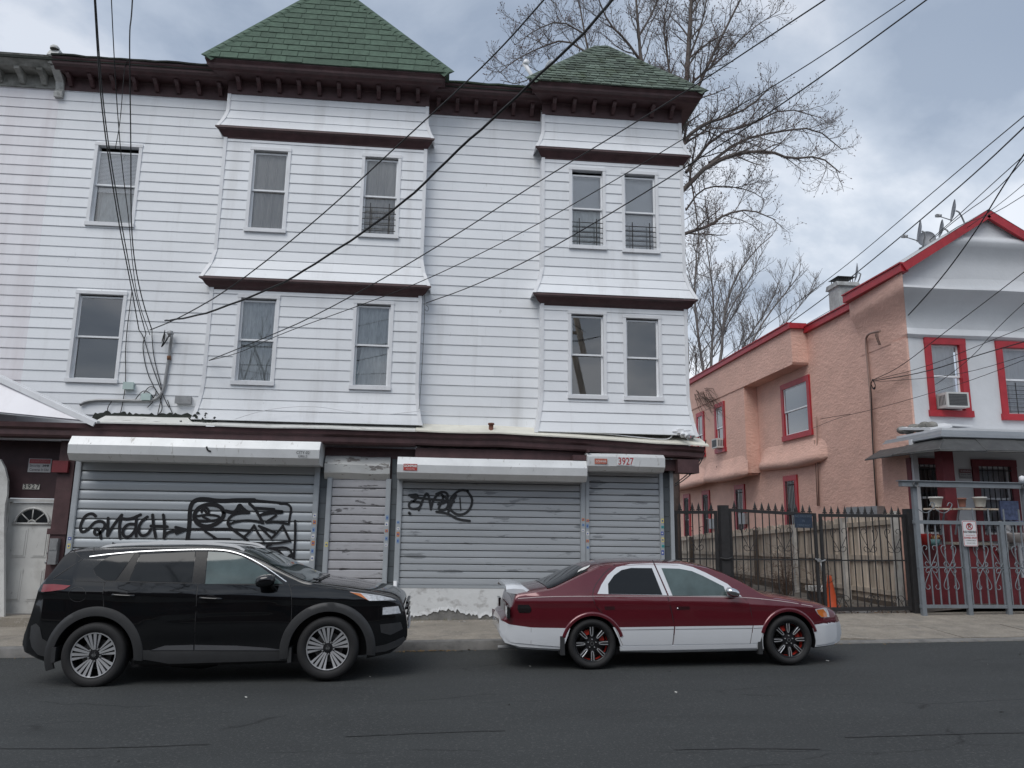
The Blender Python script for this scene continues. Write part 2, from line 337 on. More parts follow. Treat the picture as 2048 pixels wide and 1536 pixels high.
def siding(parent, x0, x1, z0, z1, prof, holes, m, mitre=False, phase=0, joints=()):
    z = z0
    while z < z1-.02:
        zb = min(z+EXPO, z1); cut = [h for h in holes if h[2] < zb-.004 and h[3] > z+.004]
        X = sorted({x0, x1} | {h[0] for h in cut} | {h[1] for h in cut})
        for a, b in zip(X, X[1:]):
            if b-a < .01: continue
            hh = [h for h in cut if h[0] <= a+1e-6 and b <= h[1]+1e-6]; mi = mitre and a == x0 and b == x1
            if not hh:
                if b-a > 2.2 and not mitre and rnd.random() < .55:
                    c = rnd.uniform(a+.5, b-.5); board(parent, a, c, z, zb, prof, m, False); board(parent, c+.002, b, z, zb, prof, m, False)
                else: board(parent, a, b, z, zb, prof, m, mi)
            else:
                h = hh[0]
                if h[2] > z+.02: board(parent, a, b, z, h[2], prof, m, False)
                if h[3] < zb-.02: board(parent, a, b, h[3], zb, prof, m, False)
        z += EXPO
def corner_trim(parent, x, s, z0, z1, prof, w_=.055):
    mb = MB(); n = 10; vs_ = []
    for i in range(n+1):
        z = z0+(z1-z0)*i/n; y = prof(z); o = (BY+.02-y)*s if prof is bayprof else 0
        xa = x+o+s*.012; xb = x+o-s*w_
        vs_ += [(xa, y-.028, z), (xb, y-.028, z), (xb, y+.01, z), (xa, W if prof is bayprof else y+.01, z)]
    fs = []
    for i in range(n):
        for k in range(4): fs.append((i*4+k, i*4+4+k, i*4+4+(k+1) % 4, i*4+(k+1) % 4))
    fs += [(0,1,2,3), tuple(range(4*n, 4*n+4))]
    mb.add(vs_, fs).build('corner_trim', MTRIM, parent)
MCURT = mat('curtain_beige', (.60,.56,.50), .9, var=.12, vs_=6, stretch=(3,1,.4))
MLACE = mat('curtain_lace', (.60,.63,.62), .9, var=.2, vs_=9, stretch=(2,1,.6))
MBLIND = mat('blind_slats', (.88,.89,.90), .6, var=.04)
MTEAL = mat('teal_cloth', (.05,.18,.17), .9, var=.2)
def curtain(win, x0, x1, z0, z1, Y, m, folds=7, amp=.025, gather=0, name='curtain'):
    mb = MB(); nx = folds*6; nz_ = 8; vs_ = []
    for k in range(nz_+1):
        t = k/nz_; z = z1+(z0-z1)*t
        for i in range(nx+1):
            u = i/nx; x = x0+(x1-x0)*u+gather*t*(.5-u)*.5+.012*math.sin(u*23+t*2)
            y = Y+amp*math.sin(u*folds*2*math.pi+.8*math.sin(t*2+u*5))*(.6+.4*t)+.01*math.sin(u*31)
            vs_.append((x, y, z))
    mb.add(vs_, [(k*(nx+1)+i, k*(nx+1)+i+1, (k+1)*(nx+1)+i+1, (k+1)*(nx+1)+i) for k in range(nz_) for i in range(nx)], 0, True)
    return mb.build(name, m, win, fix=False)
def blinds(win, x0, x1, z0, z1, Y, pitch=.028, sag=0):
    mb = MB(); z = z0
    while z < z1:
        d = sag*math.sin(z*9)
        mb.add([(x0,Y-.004,z+d*.2),(x1,Y-.004,z-d),(x1,Y+.002,z+pitch*.9-d),(x0,Y+.002,z+pitch*.9+d*.2)], [(0,1,2,3)]); z += pitch
    return mb.build('blind', MBLIND, win, fix=False)
def guard(win, x0, x1, z0, z1, Y, rows=5):
    for k in range(rows):
        z = z0+(z1-z0)*(k+.5)/rows; MB().beam((x0,Y,z),(x1,Y,z),.013,.013).build('guard_bar', MIRON, win, fix=False)
    for f in (.24, .78):
        x = x0+(x1-x0)*f; MB().beam((x,Y-.014,z0-.03),(x,Y-.014,z1+.03),.018,.012).build('guard_bar', MIRON, win, fix=False)
def window(house, x0, x1, z0, z1, Y, kind, grd=False, open_=0.0, name='window', fm=None, case=None, deep=.55):
    """outer casing x0..x1, z0..z1 on wall plane Y; casing is the part, sashes, panes, curtain are sub-parts"""
    fm = fm or MFRAME; mb = MB(); c = .05; yo = Y-.030; cm = case or MTRIM
    mb.box(x0-.012, x0+c, yo, Y+.13, z0+.05, z1-.05); mb.box(x1-c, x1+.012, yo, Y+.10, z0+.05, z1-.05)
    mb.box(x0-.018, x1+.018, yo-.006, Y+.10, z1-.05, z1+.012)
    mb.box(x0-.02, x1+.02, yo-.03, Y+.10, z0-.025, z0+.05)
    win = mb.build(name, cm, house)
    ix0, ix1, iz0, iz1 = x0+c, x1-c, z0+.05, z1-.05; zm = (iz0+iz1)/2; t = .034
    for (za, zb, yy, nm) in ((zm-.018, iz1-.03-open_, Y+.040, 'upper_sash'), (iz0, zm+.018, Y+.074, 'lower_sash')):
        if nm == 'upper_sash' and open_: za -= open_*.0
        s_ = MB(); s_.box(ix0, ix0+t, yy, yy+.032, za, zb); s_.box(ix1-t, ix1, yy, yy+.032, za, zb)
        s_.box(ix0+t, ix1-t, yy, yy+.032, za, za+t); s_.box(ix0+t, ix1-t, yy, yy+.032, zb-t, zb); s_.build(nm, fm, win)
        p = MB(); yp = yy+.016; tl = rnd.uniform(-.004,.004)
        p.add([(ix0+t-.004,yp-tl,za+t-.004),(ix1-t+.004,yp+tl,za+t-.004),(ix1-t+.004,yp+tl,zb-t+.004),(ix0+t-.004,yp-tl,zb-t+.004)], [(0,1,2,3)]); p.build('pane', MWIN, win, fix=False)
    r_ = MB(); d = deep
    r_.add([(x0,Y+.1,z0),(x1,Y+.1,z0),(x1,Y+.1,z1),(x0,Y+.1,z1),(x0-.3,Y+d,z0-.3),(x1+.3,Y+d,z0-.3),(x1+.3,Y+d,z1+.3),(x0-.3,Y+d,z1+.3)],
           [(0,1,5,4),(1,2,6,5),(2,3,7,6),(3,0,4,7),(4,5,6,7)]); r_.build('dark_room', MDARK, win)
    yc = Y+.135
    if kind == 'beige': curtain(win, ix0, ix1, iz0, iz1-.02, yc, MCURT, 7, .02)
    elif kind == 'lace': curtain(win, ix0, ix1, iz0, iz1-.02, yc, MLACE, 9, .016)
    elif kind == 'lace_open':
        curtain(win, ix0, ix1, zm, iz1-.02, yc, MLACE, 8, .018); curtain(win, ix0+.12, ix1+.05, iz0, zm+.02, yc+.02, MLACE, 6, .03, gather=-.5)
        curtain(win, ix0-.02, ix0+.16, iz0, iz0+.45, yc+.05, MTEAL, 2, .02, name='cloth')
    elif kind == 'blinds': blinds(win, ix0, ix1, zm-.12, iz1-.06, yc, sag=.006); curtain(win, ix0+.02, ix1-.02, iz0, zm-.1, yc+.06, MLACE, 6, .02)
    elif kind == 'shade': blinds(win, ix0, ix1, zm-.02, iz1-.05, yc, pitch=.022); curtain(win, ix0, ix1, iz0, zm, yc+.03, MLACE, 4, .012)
    elif kind == 'shade_full': blinds(win, ix0, ix1, iz0, iz1-.05, yc, pitch=.022, sag=.003)
    if grd: guard(win, ix0-.01, ix1+.01, iz0+.02, iz0+(.62 if grd is True else grd), Y-.012)
    return win
def ledge(house, x0, x1, z, out_, m=None):
    yo = BY-out_
    MB().prism_x([(yo,z),(yo-.004,z-.035),(yo+.05,z-.06),(yo+.10,z-.13),(BY-.02,z-.17),(BY-.012,z-.20),(BY+.03,z-.20),(BY+.03,z-.002)], x0, x1, yref=BY+.02).build('ledge_moulding', m or MBROWN, house, smooth_angle=25)
def bracket(house, x, y0, zt, m, w_=.075, d=.24, h=.20):
    MB().prism_x([(y0,zt),(y0,zt-h),(y0-.05,zt-h),(y0-.09,zt-h*.75),(y0-d*.6,zt-h*.45),(y0-d,zt-h*.25),(y0-d,zt)], x-w_/2, x+w_/2).build('bracket', m, house, fix=False)
MTARR = mat('roof_edge_tar', (.018,.022,.018), .9, var=.4, vs_=8, bump=.5, bs=40)
def cornice(house, x0, x1, m, top=10.78, yref=None, y=W, outd=.5, k=.75, brk=True, dz=0):
    mb = MB(); yo = y-outd
    mb.prism_x([(y+.02,10.33),(y-.03,10.33),(y-.03,10.56),(y-.05,10.60),(y+.02,10.60)], x0, x1, yref=yref, k=k)
    mb.prism_x([(y+.02,10.602),(yo+.16,10.602),(yo+.12,10.64),(yo+.05,10.66),(yo+.04,10.70),(yo+.005,top-.03),(yo,top),(y+.02,top+.01)], x0, x1, yref=yref, k=k)
    for v in mb.v: v.z += dz
    c = mb.build('cornice', m, house)
    if brk:
        n = max(2, round((x1-x0)/.415)); 
        for i in range(n):
            bracket(house, x0+(x1-x0)*(i+.5)/n, y-.03, 10.60, m)
    return c
def clip_poly(poly, a, b):
    """keep side left of a->b in 2D"""
    outp = []; nx_, ny_ = -(b[1]-a[1]), b[0]-a[0]
    def dist(p): return (p[0]-a[0])*nx_+(p[1]-a[1])*ny_
    for i, p in enumerate(poly):
        q = poly[(i+1) % len(poly)]; dp, dq = dist(p), dist(q)
        if dp >= 0: outp.append(p)
        if dp*dq < 0:
            t = dp/(dp-dq); outp.append((p[0]+(q[0]-p[0])*t, p[1]+(q[1]-p[1])*t))
    return outp
def turret(house, x0, x1, yf, yb, apex, z0, row, pw, m, ragged=0, missing=False):
    ap = Vector(apex); c = [Vector((x0,yf,z0)),Vector((x1,yf,z0)),Vector((x1,yb,z0)),Vector((x0,yb,z0))]
    mb = MB(); mb.add(c+[ap], [(0,1,4),(1,2,4),(2,3,4),(3,0,4),(3,2,1,0)]); roof = mb.build('turret_roof', m, house)
    # shingles on the street face
    o_ = c[0]; u = Vector((1,0,0)); v = ap-Vector((ap.x,yf,z0)); L_ = v.length; v.normalize(); nrm = u.cross(v).normalized()
    wd = x1-x0; axu = ap.x-x0; r = 0; vv = 0
    while vv < L_-.05:
        x = -(pw*.5 if r % 2 else 0)-rnd.uniform(0,.08)
        while x < wd:
            x2 = x+pw*rnd.uniform(.92,1.08); v1 = vv+row-(0 if not ragged else rnd.uniform(-.01,.01)); vlow = vv-(rnd.uniform(0,ragged) if ragged else rnd.uniform(0,.006))
            gp = .007 if not ragged else .009; poly = [(x+gp,vlow),(x2-gp,vlow),(x2-gp,v1+.02),(x+gp,v1+.02)]
            poly = clip_poly(poly, (0,0), (axu,L_)) if False else poly
            poly = clip_poly(poly, (axu,L_), (0,0)); poly = clip_poly(poly, (wd,0), (axu,L_))
            gone = missing and r == 0 and .42*wd < (x+x2)/2 < .62*wd
            if len(poly) >= 3 and not gone:
                n_ = len(poly); lift = rnd.uniform(.012,.018)+(rnd.uniform(0,.012) if ragged else 0)
                def P(a, h): return o_+u*a[0]+v*a[1]+nrm*h
                hs = [.003+lift*max(0, 1-(a[1]-vlow)/(row+.02)) for a in poly]
                vs_ = [P(a, 0.001) for a in poly]+[P(a, h) for a, h in zip(poly, hs)]
                MB().add(vs_, [tuple(range(n_,2*n_))]+[(i,(i+1)%n_,n_+(i+1)%n_,n_+i) for i in range(n_)]).build('shingle', m, roof, fix=False)
            x = x2
        vv += row; r += 1
    # hip caps
    for a, b in ((c[0],ap),(c[1],ap)):
        d = (b-a); n_ = int(d.length/.17); d.normalize(); sdw = d.cross(nrm).normalized()
        for i in range(n_):
            p = a+d*(i*.17); q = a+d*((i+1)*.17+.02); h0, h1 = .034, .016
            wv = sdw*.14; lo = nrm*-.02
            MB().add([p-wv+lo,p+nrm*h0,p+wv+lo,q-wv+lo,q+nrm*h1,q+wv+lo], [(0,1,4,3),(1,2,5,4),(0,2,1),(3,4,5)]).build('hip_shingle', m, roof, fix=False)
    return roof
def slat_mesh(L_, p, name='slat', m=None, d=.02):
    prof = [(.012,0),(-.006,.0),(-.015,.05*p),(-.017,.14*p),(-.014,.5*p),(-.012,.82*p),(.000,.90*p),(.012,.93*p)]
    return MB().prism_x(prof, 0, L_).mesh(name, m, smooth_angle=40)
def shutter(house, x0, x1, zt, zb, Y, pitch, m, hood, label=None, rail=.075, hoodm=None, hy=14.28, railm=None, ct=.38):
    """guide rails are the part's own mesh; slats, hood, bottom bar and marks are its sub-parts"""
    sh = MB().box(x0-.02, x1+.02, Y+.022, Y+.03, zb, zt).build('roller_shutter', MDARK, house)
    for a, b in ((x0-rail, x0), (x1, x1+rail)):
        mb = MB(); mb.box(a, b, Y-.05, Y+.05, zb-.02, zt+.02); mb.box(a+.012, b-.012, Y-.056, Y-.0499, zb, zt); mb.build('guide_rail', railm or m, sh)
    if label: sh['label'] = label
    me = slat_mesh(x1-x0-.006, pitch, 'slat', m); z = zb+.05; r0 = wloc(sh)
    while z < zt+.04:
        link('slat', me, sh, Vector((x0+.003, Y+rnd.uniform(-.0015,.0015), z))-r0); z += pitch
    MB().box(x0-.002, x1+.002, Y-.028, Y+.02, zb-.005, zb+.048).build('bottom_bar', railm or m, sh)
    hx0, hx1, hz0, hz1 = hood; h = hz1-hz0
    loft_x(MB(), [(14.66,hz1+.01),(hy+.11,hz1-.005),(hy,hz1-ct*h),(hy+.008,hz0+.26*h),(hy+.11,hz0),(14.66,hz0)],
           [(hx0,0,0),(hx0+(hx1-hx0)*.33,rnd.uniform(-.006,.006),rnd.uniform(-.01,.01)),(hx0+(hx1-hx0)*.7,rnd.uniform(-.008,.008),rnd.uniform(-.012,.008)),(hx1,0,0)]).build('hood', hoodm or MHOOD, sh, smooth_angle=20)
    return sh
STK = [mat('sticker_%s' % n, c, .5, var=.1, vs_=30) for n, c in (('blue',(.05,.09,.33)),('white',(.7,.7,.68)),('yellow',(.62,.55,.22)),('orange',(.55,.22,.08)),('teal',(.06,.34,.27)),('pale_blue',(.22,.32,.46)))]
def stickers(sh, x, zs, Y, w_=.052):
    for i, z in enumerate(zs):
        h = rnd.choice((.05,.07,.085)); m = STK[(i*2+1+int(x*3)) % 6]; dxx = rnd.uniform(-.006,.006)
        MB().box(x-w_/2+dxx, x+w_/2+dxx, Y-.003, Y, z-h/2, z+h/2).build('sticker', m, sh, fix=False)
        MB().box(x-w_/4+dxx, x+w_/5+dxx, Y-.005, Y-.003, z-h/5, z+h/6).build('sticker_print', STK[0] if m is not STK[0] else STK[1], sh, fix=False)
def strokes(sh, lines, mp, Y, w_, m, name='graffiti'):
    mb = MB()
    for i, ln in enumerate(lines):
        ww = w_
        if isinstance(ln, dict): ww = ln['w']; ln = ln['p']
        p = [pt(*mp(x, y), Y) for x, y in ln]; q = smooth_line(p, 2); q = [Vector((v.x, Y-.0006*i, v.z)) for v in q]
        ribbon(mb, q, ww, (0,1,0))
        for end in (q[0], q[-1]):
            n_ = 10; mb.add([Vector((end.x+ww/2*math.cos(a*2*math.pi/n_), end.y-.0003, end.z+ww/2*math.sin(a*2*math.pi/n_))) for a in range(n_)], [tuple(range(n_))])
    return mb.build(name, m, sh, fix=False)
# ---------------- left house
LH = thing('row_house', 'white sided row house with the larger, smooth green pyramid roof over its bay', 'house', (-4.1, W, gz(-4)+.165))
LX0, LX1 = -7.74, -.42
BX = (-4.39, -.44)
wins_flat = [(-6.94,-6.06,7.53,9.24,'blinds',False,.07), (-6.95,-6.04,4.43,6.18,'dark',False,0)]
wins_bay = [(-3.87,-3.11,7.46,9.20,'beige',False,.0), (-1.69,-.93,7.46,9.20,'beige',.62,.0), (-3.88,-3.12,4.43,6.15,'lace',False,.0), (-1.70,-.95,4.41,6.13,'lace_open',False,.0)]
hf = [(w_[0],w_[1],w_[2],w_[3]) for w_ in wins_flat]; hb = [(w_[0],w_[1],w_[2],w_[3]) for w_ in wins_bay]
mb = MB(); wall_holes(mb, LX0, BX[0], 3.3, 10.6, W+.003, hf); wall_holes(mb, BX[0]+.03, BX[1]-.03, 3.75, 10.6, BY+.003, hb)
mb.box(BX[0]+.012, BX[0]+.03, BY+.003, W+.05, 3.75, 10.6); mb.box(BX[1]-.03, BX[1]-.012, BY+.003, W+.05, 3.75, 10.6)
mb.box(BX[0], BX[1], W+.66, W+.75, 3.3, 10.6); mb.build('wall', MW, LH)
MB().box(LX0, LX1, 14.22, 25, 10.70, 10.775).build('roof_deck', MTARR, LH)
siding(LH, LX0, BX[0], 3.80, 10.36, flat, hf, MW)
siding(LH, BX[0], BX[1], 9.575, 10.40, bayprof, [], MW, True)
siding(LH, BX[0], BX[1], 6.455, 9.39, bayprof, hb, MW, True)
siding(LH, BX[0], BX[1], 3.72, 6.29, bayprof, hb, MW, True)
for x, s_ in ((BX[0],-1),(BX[1],1)):
    for a, b in ((9.56,10.40),(6.44,9.385),(3.72,6.29)): corner_trim(LH, x, s_, a, b, bayprof)
ledge(LH, BX[0], BX[1], 9.565, .155); ledge(LH, BX[0], BX[1], 6.445, .185)
for w_ in wins_flat: window(LH, *w_[:4], W, w_[4], w_[5], w_[6])
for w_ in wins_bay: window(LH, *w_[:4], BY, w_[4], w_[5], w_[6])
cornice(LH, LX0, BX[0]-.03, MBROWN, dz=-.006)
cornice(LH, BX[0], BX[1], MBROWN, yref=BY+.02, y=BY, outd=.53, k=.68)
mb = MB(); secs = [(LX0+(BX[0]-.3-LX0)*i/14, rnd.uniform(-.012,.012), rnd.uniform(-.008,.012)) for i in range(15)]
loft_x(mb, [(14.17,10.775),(14.17,10.805),(14.6,10.83),(14.6,10.775)], secs).build('roof_edge', MTARR, LH)
MB().box(-4.66, -.09, 13.98, 16.3, 10.68, 10.768).build('turret_soffit', MBROWN, LH)
turret(LH, -4.74, -.01, 13.87, 16.4, (-2.60,15.0,13.40), 10.775, .19, .318, MGREEN, missing=True)
# pent roof strip above the shop fronts
MPENT = mat('pent_roof_white', (.66,.66,.63), .55, var=.1, vs_=3, dirt=((.20,.18,.16), 4, .58, .15, (1,1,1), .7))
mb = MB(); secs = [(-6.15+i*.52, rnd.uniform(-.01,.01), rnd.uniform(-.008,.008)) for i in range(12)]
loft_x(mb, [(14.68,3.80),(14.26,3.64),(14.18,3.61),(14.18,3.585),(14.26,3.60),(14.68,3.72)], secs).build('pent_roof', MPENT, LH)
mb = MB(); mb.prism_x([(14.215,3.585),(14.23,3.50),(14.28,3.46),(14.28,3.37),(14.30,3.335),(14.66,3.335),(14.66,3.39),(14.36,3.39),(14.36,3.585)], -9.4, -.425).build('fascia', MBROWN, LH)
MB().box(-6.62, -.425, 14.655, 14.70, .05, 3.3).build('shop_front', MBROWN, LH)
# torn tar flashing and conduits
mb = MB(); top = []; x = -6.35
while x < -4.35:
    top.append((x, 3.80+rnd.uniform(.02,.085)*(1 if x < -4.9 else 1.2))); x += rnd.uniform(.03,.07)
poly = [Vector((-6.4,14.62,3.70))]+[Vector((a,14.655,b)) for a, b in top]+[Vector((-4.3,14.62,3.70))]
mb.poly(poly, (0,-.012,0)); mb.build('torn_flashing', MTARR, LH)
mb = MB()
for i in range(46):
    c = Vector((-4.32+rnd.gauss(0,.13), 14.28+rnd.uniform(0,.12), 3.68+abs(rnd.gauss(0,.07)))); a = rnd.uniform(0,6.3); L_ = rnd.uniform(.04,.11)
    d1 = Vector((math.cos(a),rnd.uniform(-.5,.5),math.sin(a)*.7))*L_; d2 = Vector((-math.sin(a),.3,math.cos(a)))*L_*.5
    mb.add([c, c+d1, c+d1*.6+d2, c+d2], [(0,1,2,3)])
mb.build('torn_tar_paper', MTARR, LH, fix=False)
def wl(px, py, off=.05, Y=W): p = pt(px, py, Y-off); return p
mb = MB(); mb.tube(smooth_line([wl(340,668,.10),wl(344,672,.13),wl(341,690,.06),wl(338,715),wl(333,745),wl(328,778),wl(318,795),wl(300,802),wl(250,801),wl(200,800),wl(172,803),wl(160,810)],1), .028, 8)
mb.lathe([(.0,.07),(.05,.05),(.06,0),(.035,-.05)], wl(341,668,.11), (0,-.5,1), 10); mb.build('service_conduit', MGREYM, LH)
MB().tube([wl(338,712),wl(338,720)], .038, 8).build('conduit_coupling', mat('rust',(.16,.075,.04),.9,var=.3,vs_=20), LH)
MBOX = mat('box_mint', (.42,.52,.50), .5, var=.1)
for (px, py, w_, h, m) in ((260,773,.17,.12,MBOX),(295,795,.15,.11,MBOX),(369,801,.27,.13,MGREYM)):
    c = wl(px, py, .02); b = MB().box(c.x-w_/2, c.x+w_/2, W-.10, W-.015, c.z-h/2, c.z+h/2); b.box(c.x-w_/2-.01, c.x+w_/2+.01, W-.115, W-.09, c.z-h/2-.008, c.z+h/2+.008); b.build('junction_box', m, LH)
cbl = [[(264,580),(250,690),(252,760),(247,800),(240,830)],[(278,660),(288,675),(300,720),(318,770),(330,800),(338,815)],[(292,668),(284,690),(292,740),(308,775),(318,790)],[(304,660),(304,680),(308,720),(325,780),(322,800),(315,830)],
       [(270,800),(285,780),(300,785),(310,800),(295,815)],[(285,790),(300,770),(315,780),(305,800)],[(330,665),(322,690),(330,660)],[(418,720),(414,750),(404,790),(403,810),(412,825)],[(400,790),(398,830)],
       [(432,790),(441,815),(443,830),(436,842)],[(225,800),(212,820),(225,835)],[(335,800),(345,830),(360,845),(375,838)],[(320,795),(326,820),(315,830)]]
mb = MB()
for c in cbl: mb.tube(smooth_line([wl(x,y,.035+rnd.uniform(0,.03)) for x, y in c],2), .008, 5)
mb.build('wall_cable', MCABLE, LH)
mb = MB(); mb.tube(smooth_line([wl(330,668,.06),wl(327,685,.12),wl(323,694,.10)],2), .012, 5); mb.tube(smooth_line([wl(340,668,.12),wl(333,680,.15),wl(325,692,.1)],2), .012, 5); mb.build('drip_loop', MCABLE, LH)
mb = MB()
for c in ([(470,838),(520,822),(578,813),(640,813),(690,822),(760,831),(838,822)],[(838,820),(850,824),(865,823)]): mb.tube(smooth_line([pt(x,y,14.18) for x, y in c],2), .007, 4)
mb.build('white_cable', MTRIM, LH)
# doorway at the left end
MDOORWALL = MDRED
mb = MB(); mb.box(-8.3, -7.82, 14.9, 15.0, .05, 3.3); mb.box(-6.86, -6.55, 14.9, 15.0, .05, 3.3); mb.box(-7.82, -6.86, 14.9, 15.0, 2.26, 3.3); mb.box(-8.3, -6.6, 14.72, 15.0, 3.3, 3.4)
mb.build('entry_wall', mat('entry_paint', (.048,.022,.026), .6, var=.25, vs_=4), LH)
MB().box(-6.86, -6.585, 14.60, 14.9, .05, 3.30).box(-6.9, -6.57, 14.57, 14.9, 1.62, 1.72).build('pilaster', MBROWN, LH)
MB().box(-6.93, -6.66, 14.52, 14.60, 2.72, 2.93).build('wall_plaque', MDRED, LH)
b = MB().box(-6.80, -6.66, 14.50, 14.60, 1.1, 1.55); b.box(-6.79, -6.67, 14.49, 14.51, 1.35, 1.5); b.build('meter_box', MGREYM, LH)
MDOOR = mat('door_paint', (.60,.60,.58), .5, var=.07, dirt=((.28,.27,.25), 3, .52, .22, (1,1,.7), .55), dirt2=((.16,.15,.14), 14, .66, .05, (1,1,.4), .6))
dx0, dx1, dz0, dz1 = -7.75, -6.93, .22, 2.18
mb = MB(); mb.box(dx0, dx1, 14.92, 14.97, dz0, dz1); door = mb.build('door', MDOOR, LH)
mb = MB(); mb.box(dx0-.07, dx0-.004, 14.87, 15.0, dz0-.05, dz1+.07); mb.box(dx1+.004, dx1+.07, 14.87, 15.0, dz0-.05, dz1+.07); mb.box(dx0-.004, dx1+.004, 14.87, 15.0, dz1+.006, dz1+.07); mb.build('door_frame', MDOOR, door)
dw = dx1-dx0
for ax in (.12, .56):
    for za, zb in ((.22,.78),(.98,1.5)):
        x0 = dx0+dw*ax; mb = MB(); mb.box(x0, x0+dw*.32, 14.912, 14.92, dz0+za, dz0+zb); mb.box(x0+.03, x0+dw*.32-.03, 14.902, 14.913, dz0+za+.03, dz0+zb-.03); mb.build('raised_panel', MDOOR, door)
fc = Vector((dx0+dw*.5, 14.9, dz0+1.58)); 
for i in range(4):
    mb = MB(); p = []
    a0, a1 = math.pi*(i+.06)/4, math.pi*(i+.94)/4
    for k in range(7): a = a0+(a1-a0)*k/6; p.append(fc+Vector((.27*math.cos(a),.012,.25*math.sin(a))))
    for k in range(7): a = a1+(a0-a1)*k/6; p.append(fc+Vector((.075*math.cos(a),.012,.07*math.sin(a))))
    mb.poly(p, (0,-.004,0)).build('fan_pane', mat('fan_glass',(.02,.022,.024),.08,var=0), door)
mb = MB()
arc = [fc+Vector((.30*math.cos(math.pi*k/16),.005,.28*math.sin(math.pi*k/16))) for k in range(17)]
mb.tube(arc, .02, 6); mb.tube([arc[0]+Vector((.03,0,0)), arc[-1]-Vector((.03,0,0))], .02, 6); mb.tube([fc+Vector((.07*math.cos(math.pi*k/8),.005,.065*math.sin(math.pi*k/8))) for k in range(9)], .012, 5)
for k in (1,2,3): a = math.pi*k/4; mb.tube([fc+Vector((.07*math.cos(a),.005,.065*math.sin(a))), fc+Vector((.28*math.cos(a),.005,.26*math.sin(a)))], .010, 5)
mb.build('fanlight_frame', MDOOR, door)
MB().ball((dx1-.06,14.89,1.12),.035,.04,.035).build('knob', MGREYM, door); MB().ball((dx1-.06,14.905,1.28),.028,.02,.028).build('deadbolt', MGREYM, door)
MB().box(-8.3, -6.6, 14.45, 14.92, 0, .20).build('door_step', MCONC, LH)
# left house shutters
GR = mat('graffiti_paint', (.010,.010,.012), .45, var=0)
s1 = shutter(LH, -6.44, -2.28, 2.95, gz(-4)+.2, S, .172, MSHUT1, (-6.46,-2.13,2.915,3.345), 'wide grey shutter with large black graffiti', rail=.10, hy=14.0, railm=MSHUT1)
g4 = lambda x, y: (x/3.841, 850+y/3.84)
gb = lambda x, y: (340+x/6.827, 980+y/6.827)
g7 = lambda x, y: (600+x/2.695, 860+y/2.695)
YG = S-.024
strokes(s1, [[(735,700),(715,682),(690,680),(650,700),(620,760),(615,810),(640,825),(690,790),(730,740),(790,738),(812,770),(780,820),(740,850),(720,820),(740,790),(770,820),(775,870)],
  [(830,715),(828,790),(825,850)],[(828,850),(870,770),(935,690)],[(932,700),(915,780),(922,868)],[(930,718),(1000,725),(1080,688)],[(1045,762),(980,758),(940,810),(950,858),(1000,860),(1042,800)],[(1050,700),(1042,780),(1046,855)],
  [(1132,705),(1085,740),(1060,800),(1080,852),(1130,845),(1160,800)],[(1172,690),(1180,780),(1196,860)],[(1160,775),(1220,778),(1285,780)],[(1255,690),(1266,780),(1260,865)],[(1260,865),(1280,825),(1350,812),(1425,803)],[(1350,785),(1425,803)],[(1425,803),(1355,832)]], g4, YG, .052, GR)
strokes(s1, [dict(w=.075,p=[(235,700),(255,560),(268,420),(268,300),(290,180),(370,125),(500,122),(620,145),(780,148),(880,138),(1150,138)]),[(1150,140),(1300,155),(1500,175)],[(1500,185),(1600,185),(1660,240),(1640,350),(1620,465)],
  dict(w=.075,p=[(735,310),(700,230),(580,190),(440,210),(350,280),(325,380),(380,470),(500,505),(620,470),(720,390),(740,300)]),[(430,300),(440,255),(500,240),(535,280),(520,345),(470,270)],[(340,365),(480,335),(620,345),(690,370),(640,412),(520,425),(400,430),(350,385)],[(450,365),(560,420)],
  [(240,535),(500,532),(800,528),(900,540),(1100,555)],dict(w=.06,p=[(760,285),(860,312),(915,270),(948,190),(990,250),(1070,308)]),dict(w=.05,p=[(1080,310),(920,312),(820,360),(785,440),(800,490),(900,570),(1000,640),(1060,685)]),dict(w=.06,p=[(940,230),(960,300),(1040,300)]),
  [(820,460),(920,425),(1060,412),(1180,425),(1275,452)],dict(w=.05,p=[(1085,185),(1150,240),(1210,340),(1272,450)]),dict(w=.05,p=[(1160,245),(1300,255),(1420,262)]),[(1420,280),(1545,290),(1530,310),(1400,310),(1220,345)],[(1220,345),(1330,300),(1420,275)],[(1450,345),(1310,440)],[(1310,440),(1450,432),(1620,462)],
  [(475,560),(560,612),(640,668)],[(600,668),(820,672)],[(1010,642),(1090,570),(1150,485)],[(1150,480),(1200,590),(1275,690)],[(1215,490),(1340,540),(1440,582)],[(1230,500),(1390,662)],[(1385,660),(1480,570),(1540,490)],[(1540,485),(1590,590),(1645,698)],
  [(270,692),(560,690),(820,692),(1100,722),(1300,728),(1500,722),(1645,696)],[(1710,420),(1712,620),(1702,800),(1690,940)],[(1300,805),(1330,760),(1380,742)],[(1310,802),(1450,790),(1560,780),(1640,812),(1670,870),(1640,935),(1595,920)],[(1370,840),(1400,800),(1480,822),(1540,890),(1590,942),(1680,982)],[(1600,930),(1670,860),(1690,930),(1660,985)]], gb, YG, .042, GR)
stickers(s1, -2.23, [2.02,1.9,1.76,1.64,1.52,1.38,1.25], S-.056)
stickers(s1, -6.49, [1.55,1.42], S-.056)
text_mesh('CITY-02', .075, MBLACK, s1, (-2.42,13.996,3.125), sx=.9); text_mesh('GRILLS', .06, MBLACK, s1, (-2.42,13.996,3.06), sx=.9)
mb = MB(); ribbon(mb, smooth_line([pt(413,893,13.994),pt(415,901,13.994),pt(422,903,13.994)],2), .03, (0,1,0)); mb.build('mark', MBLACK, s1, fix=False)
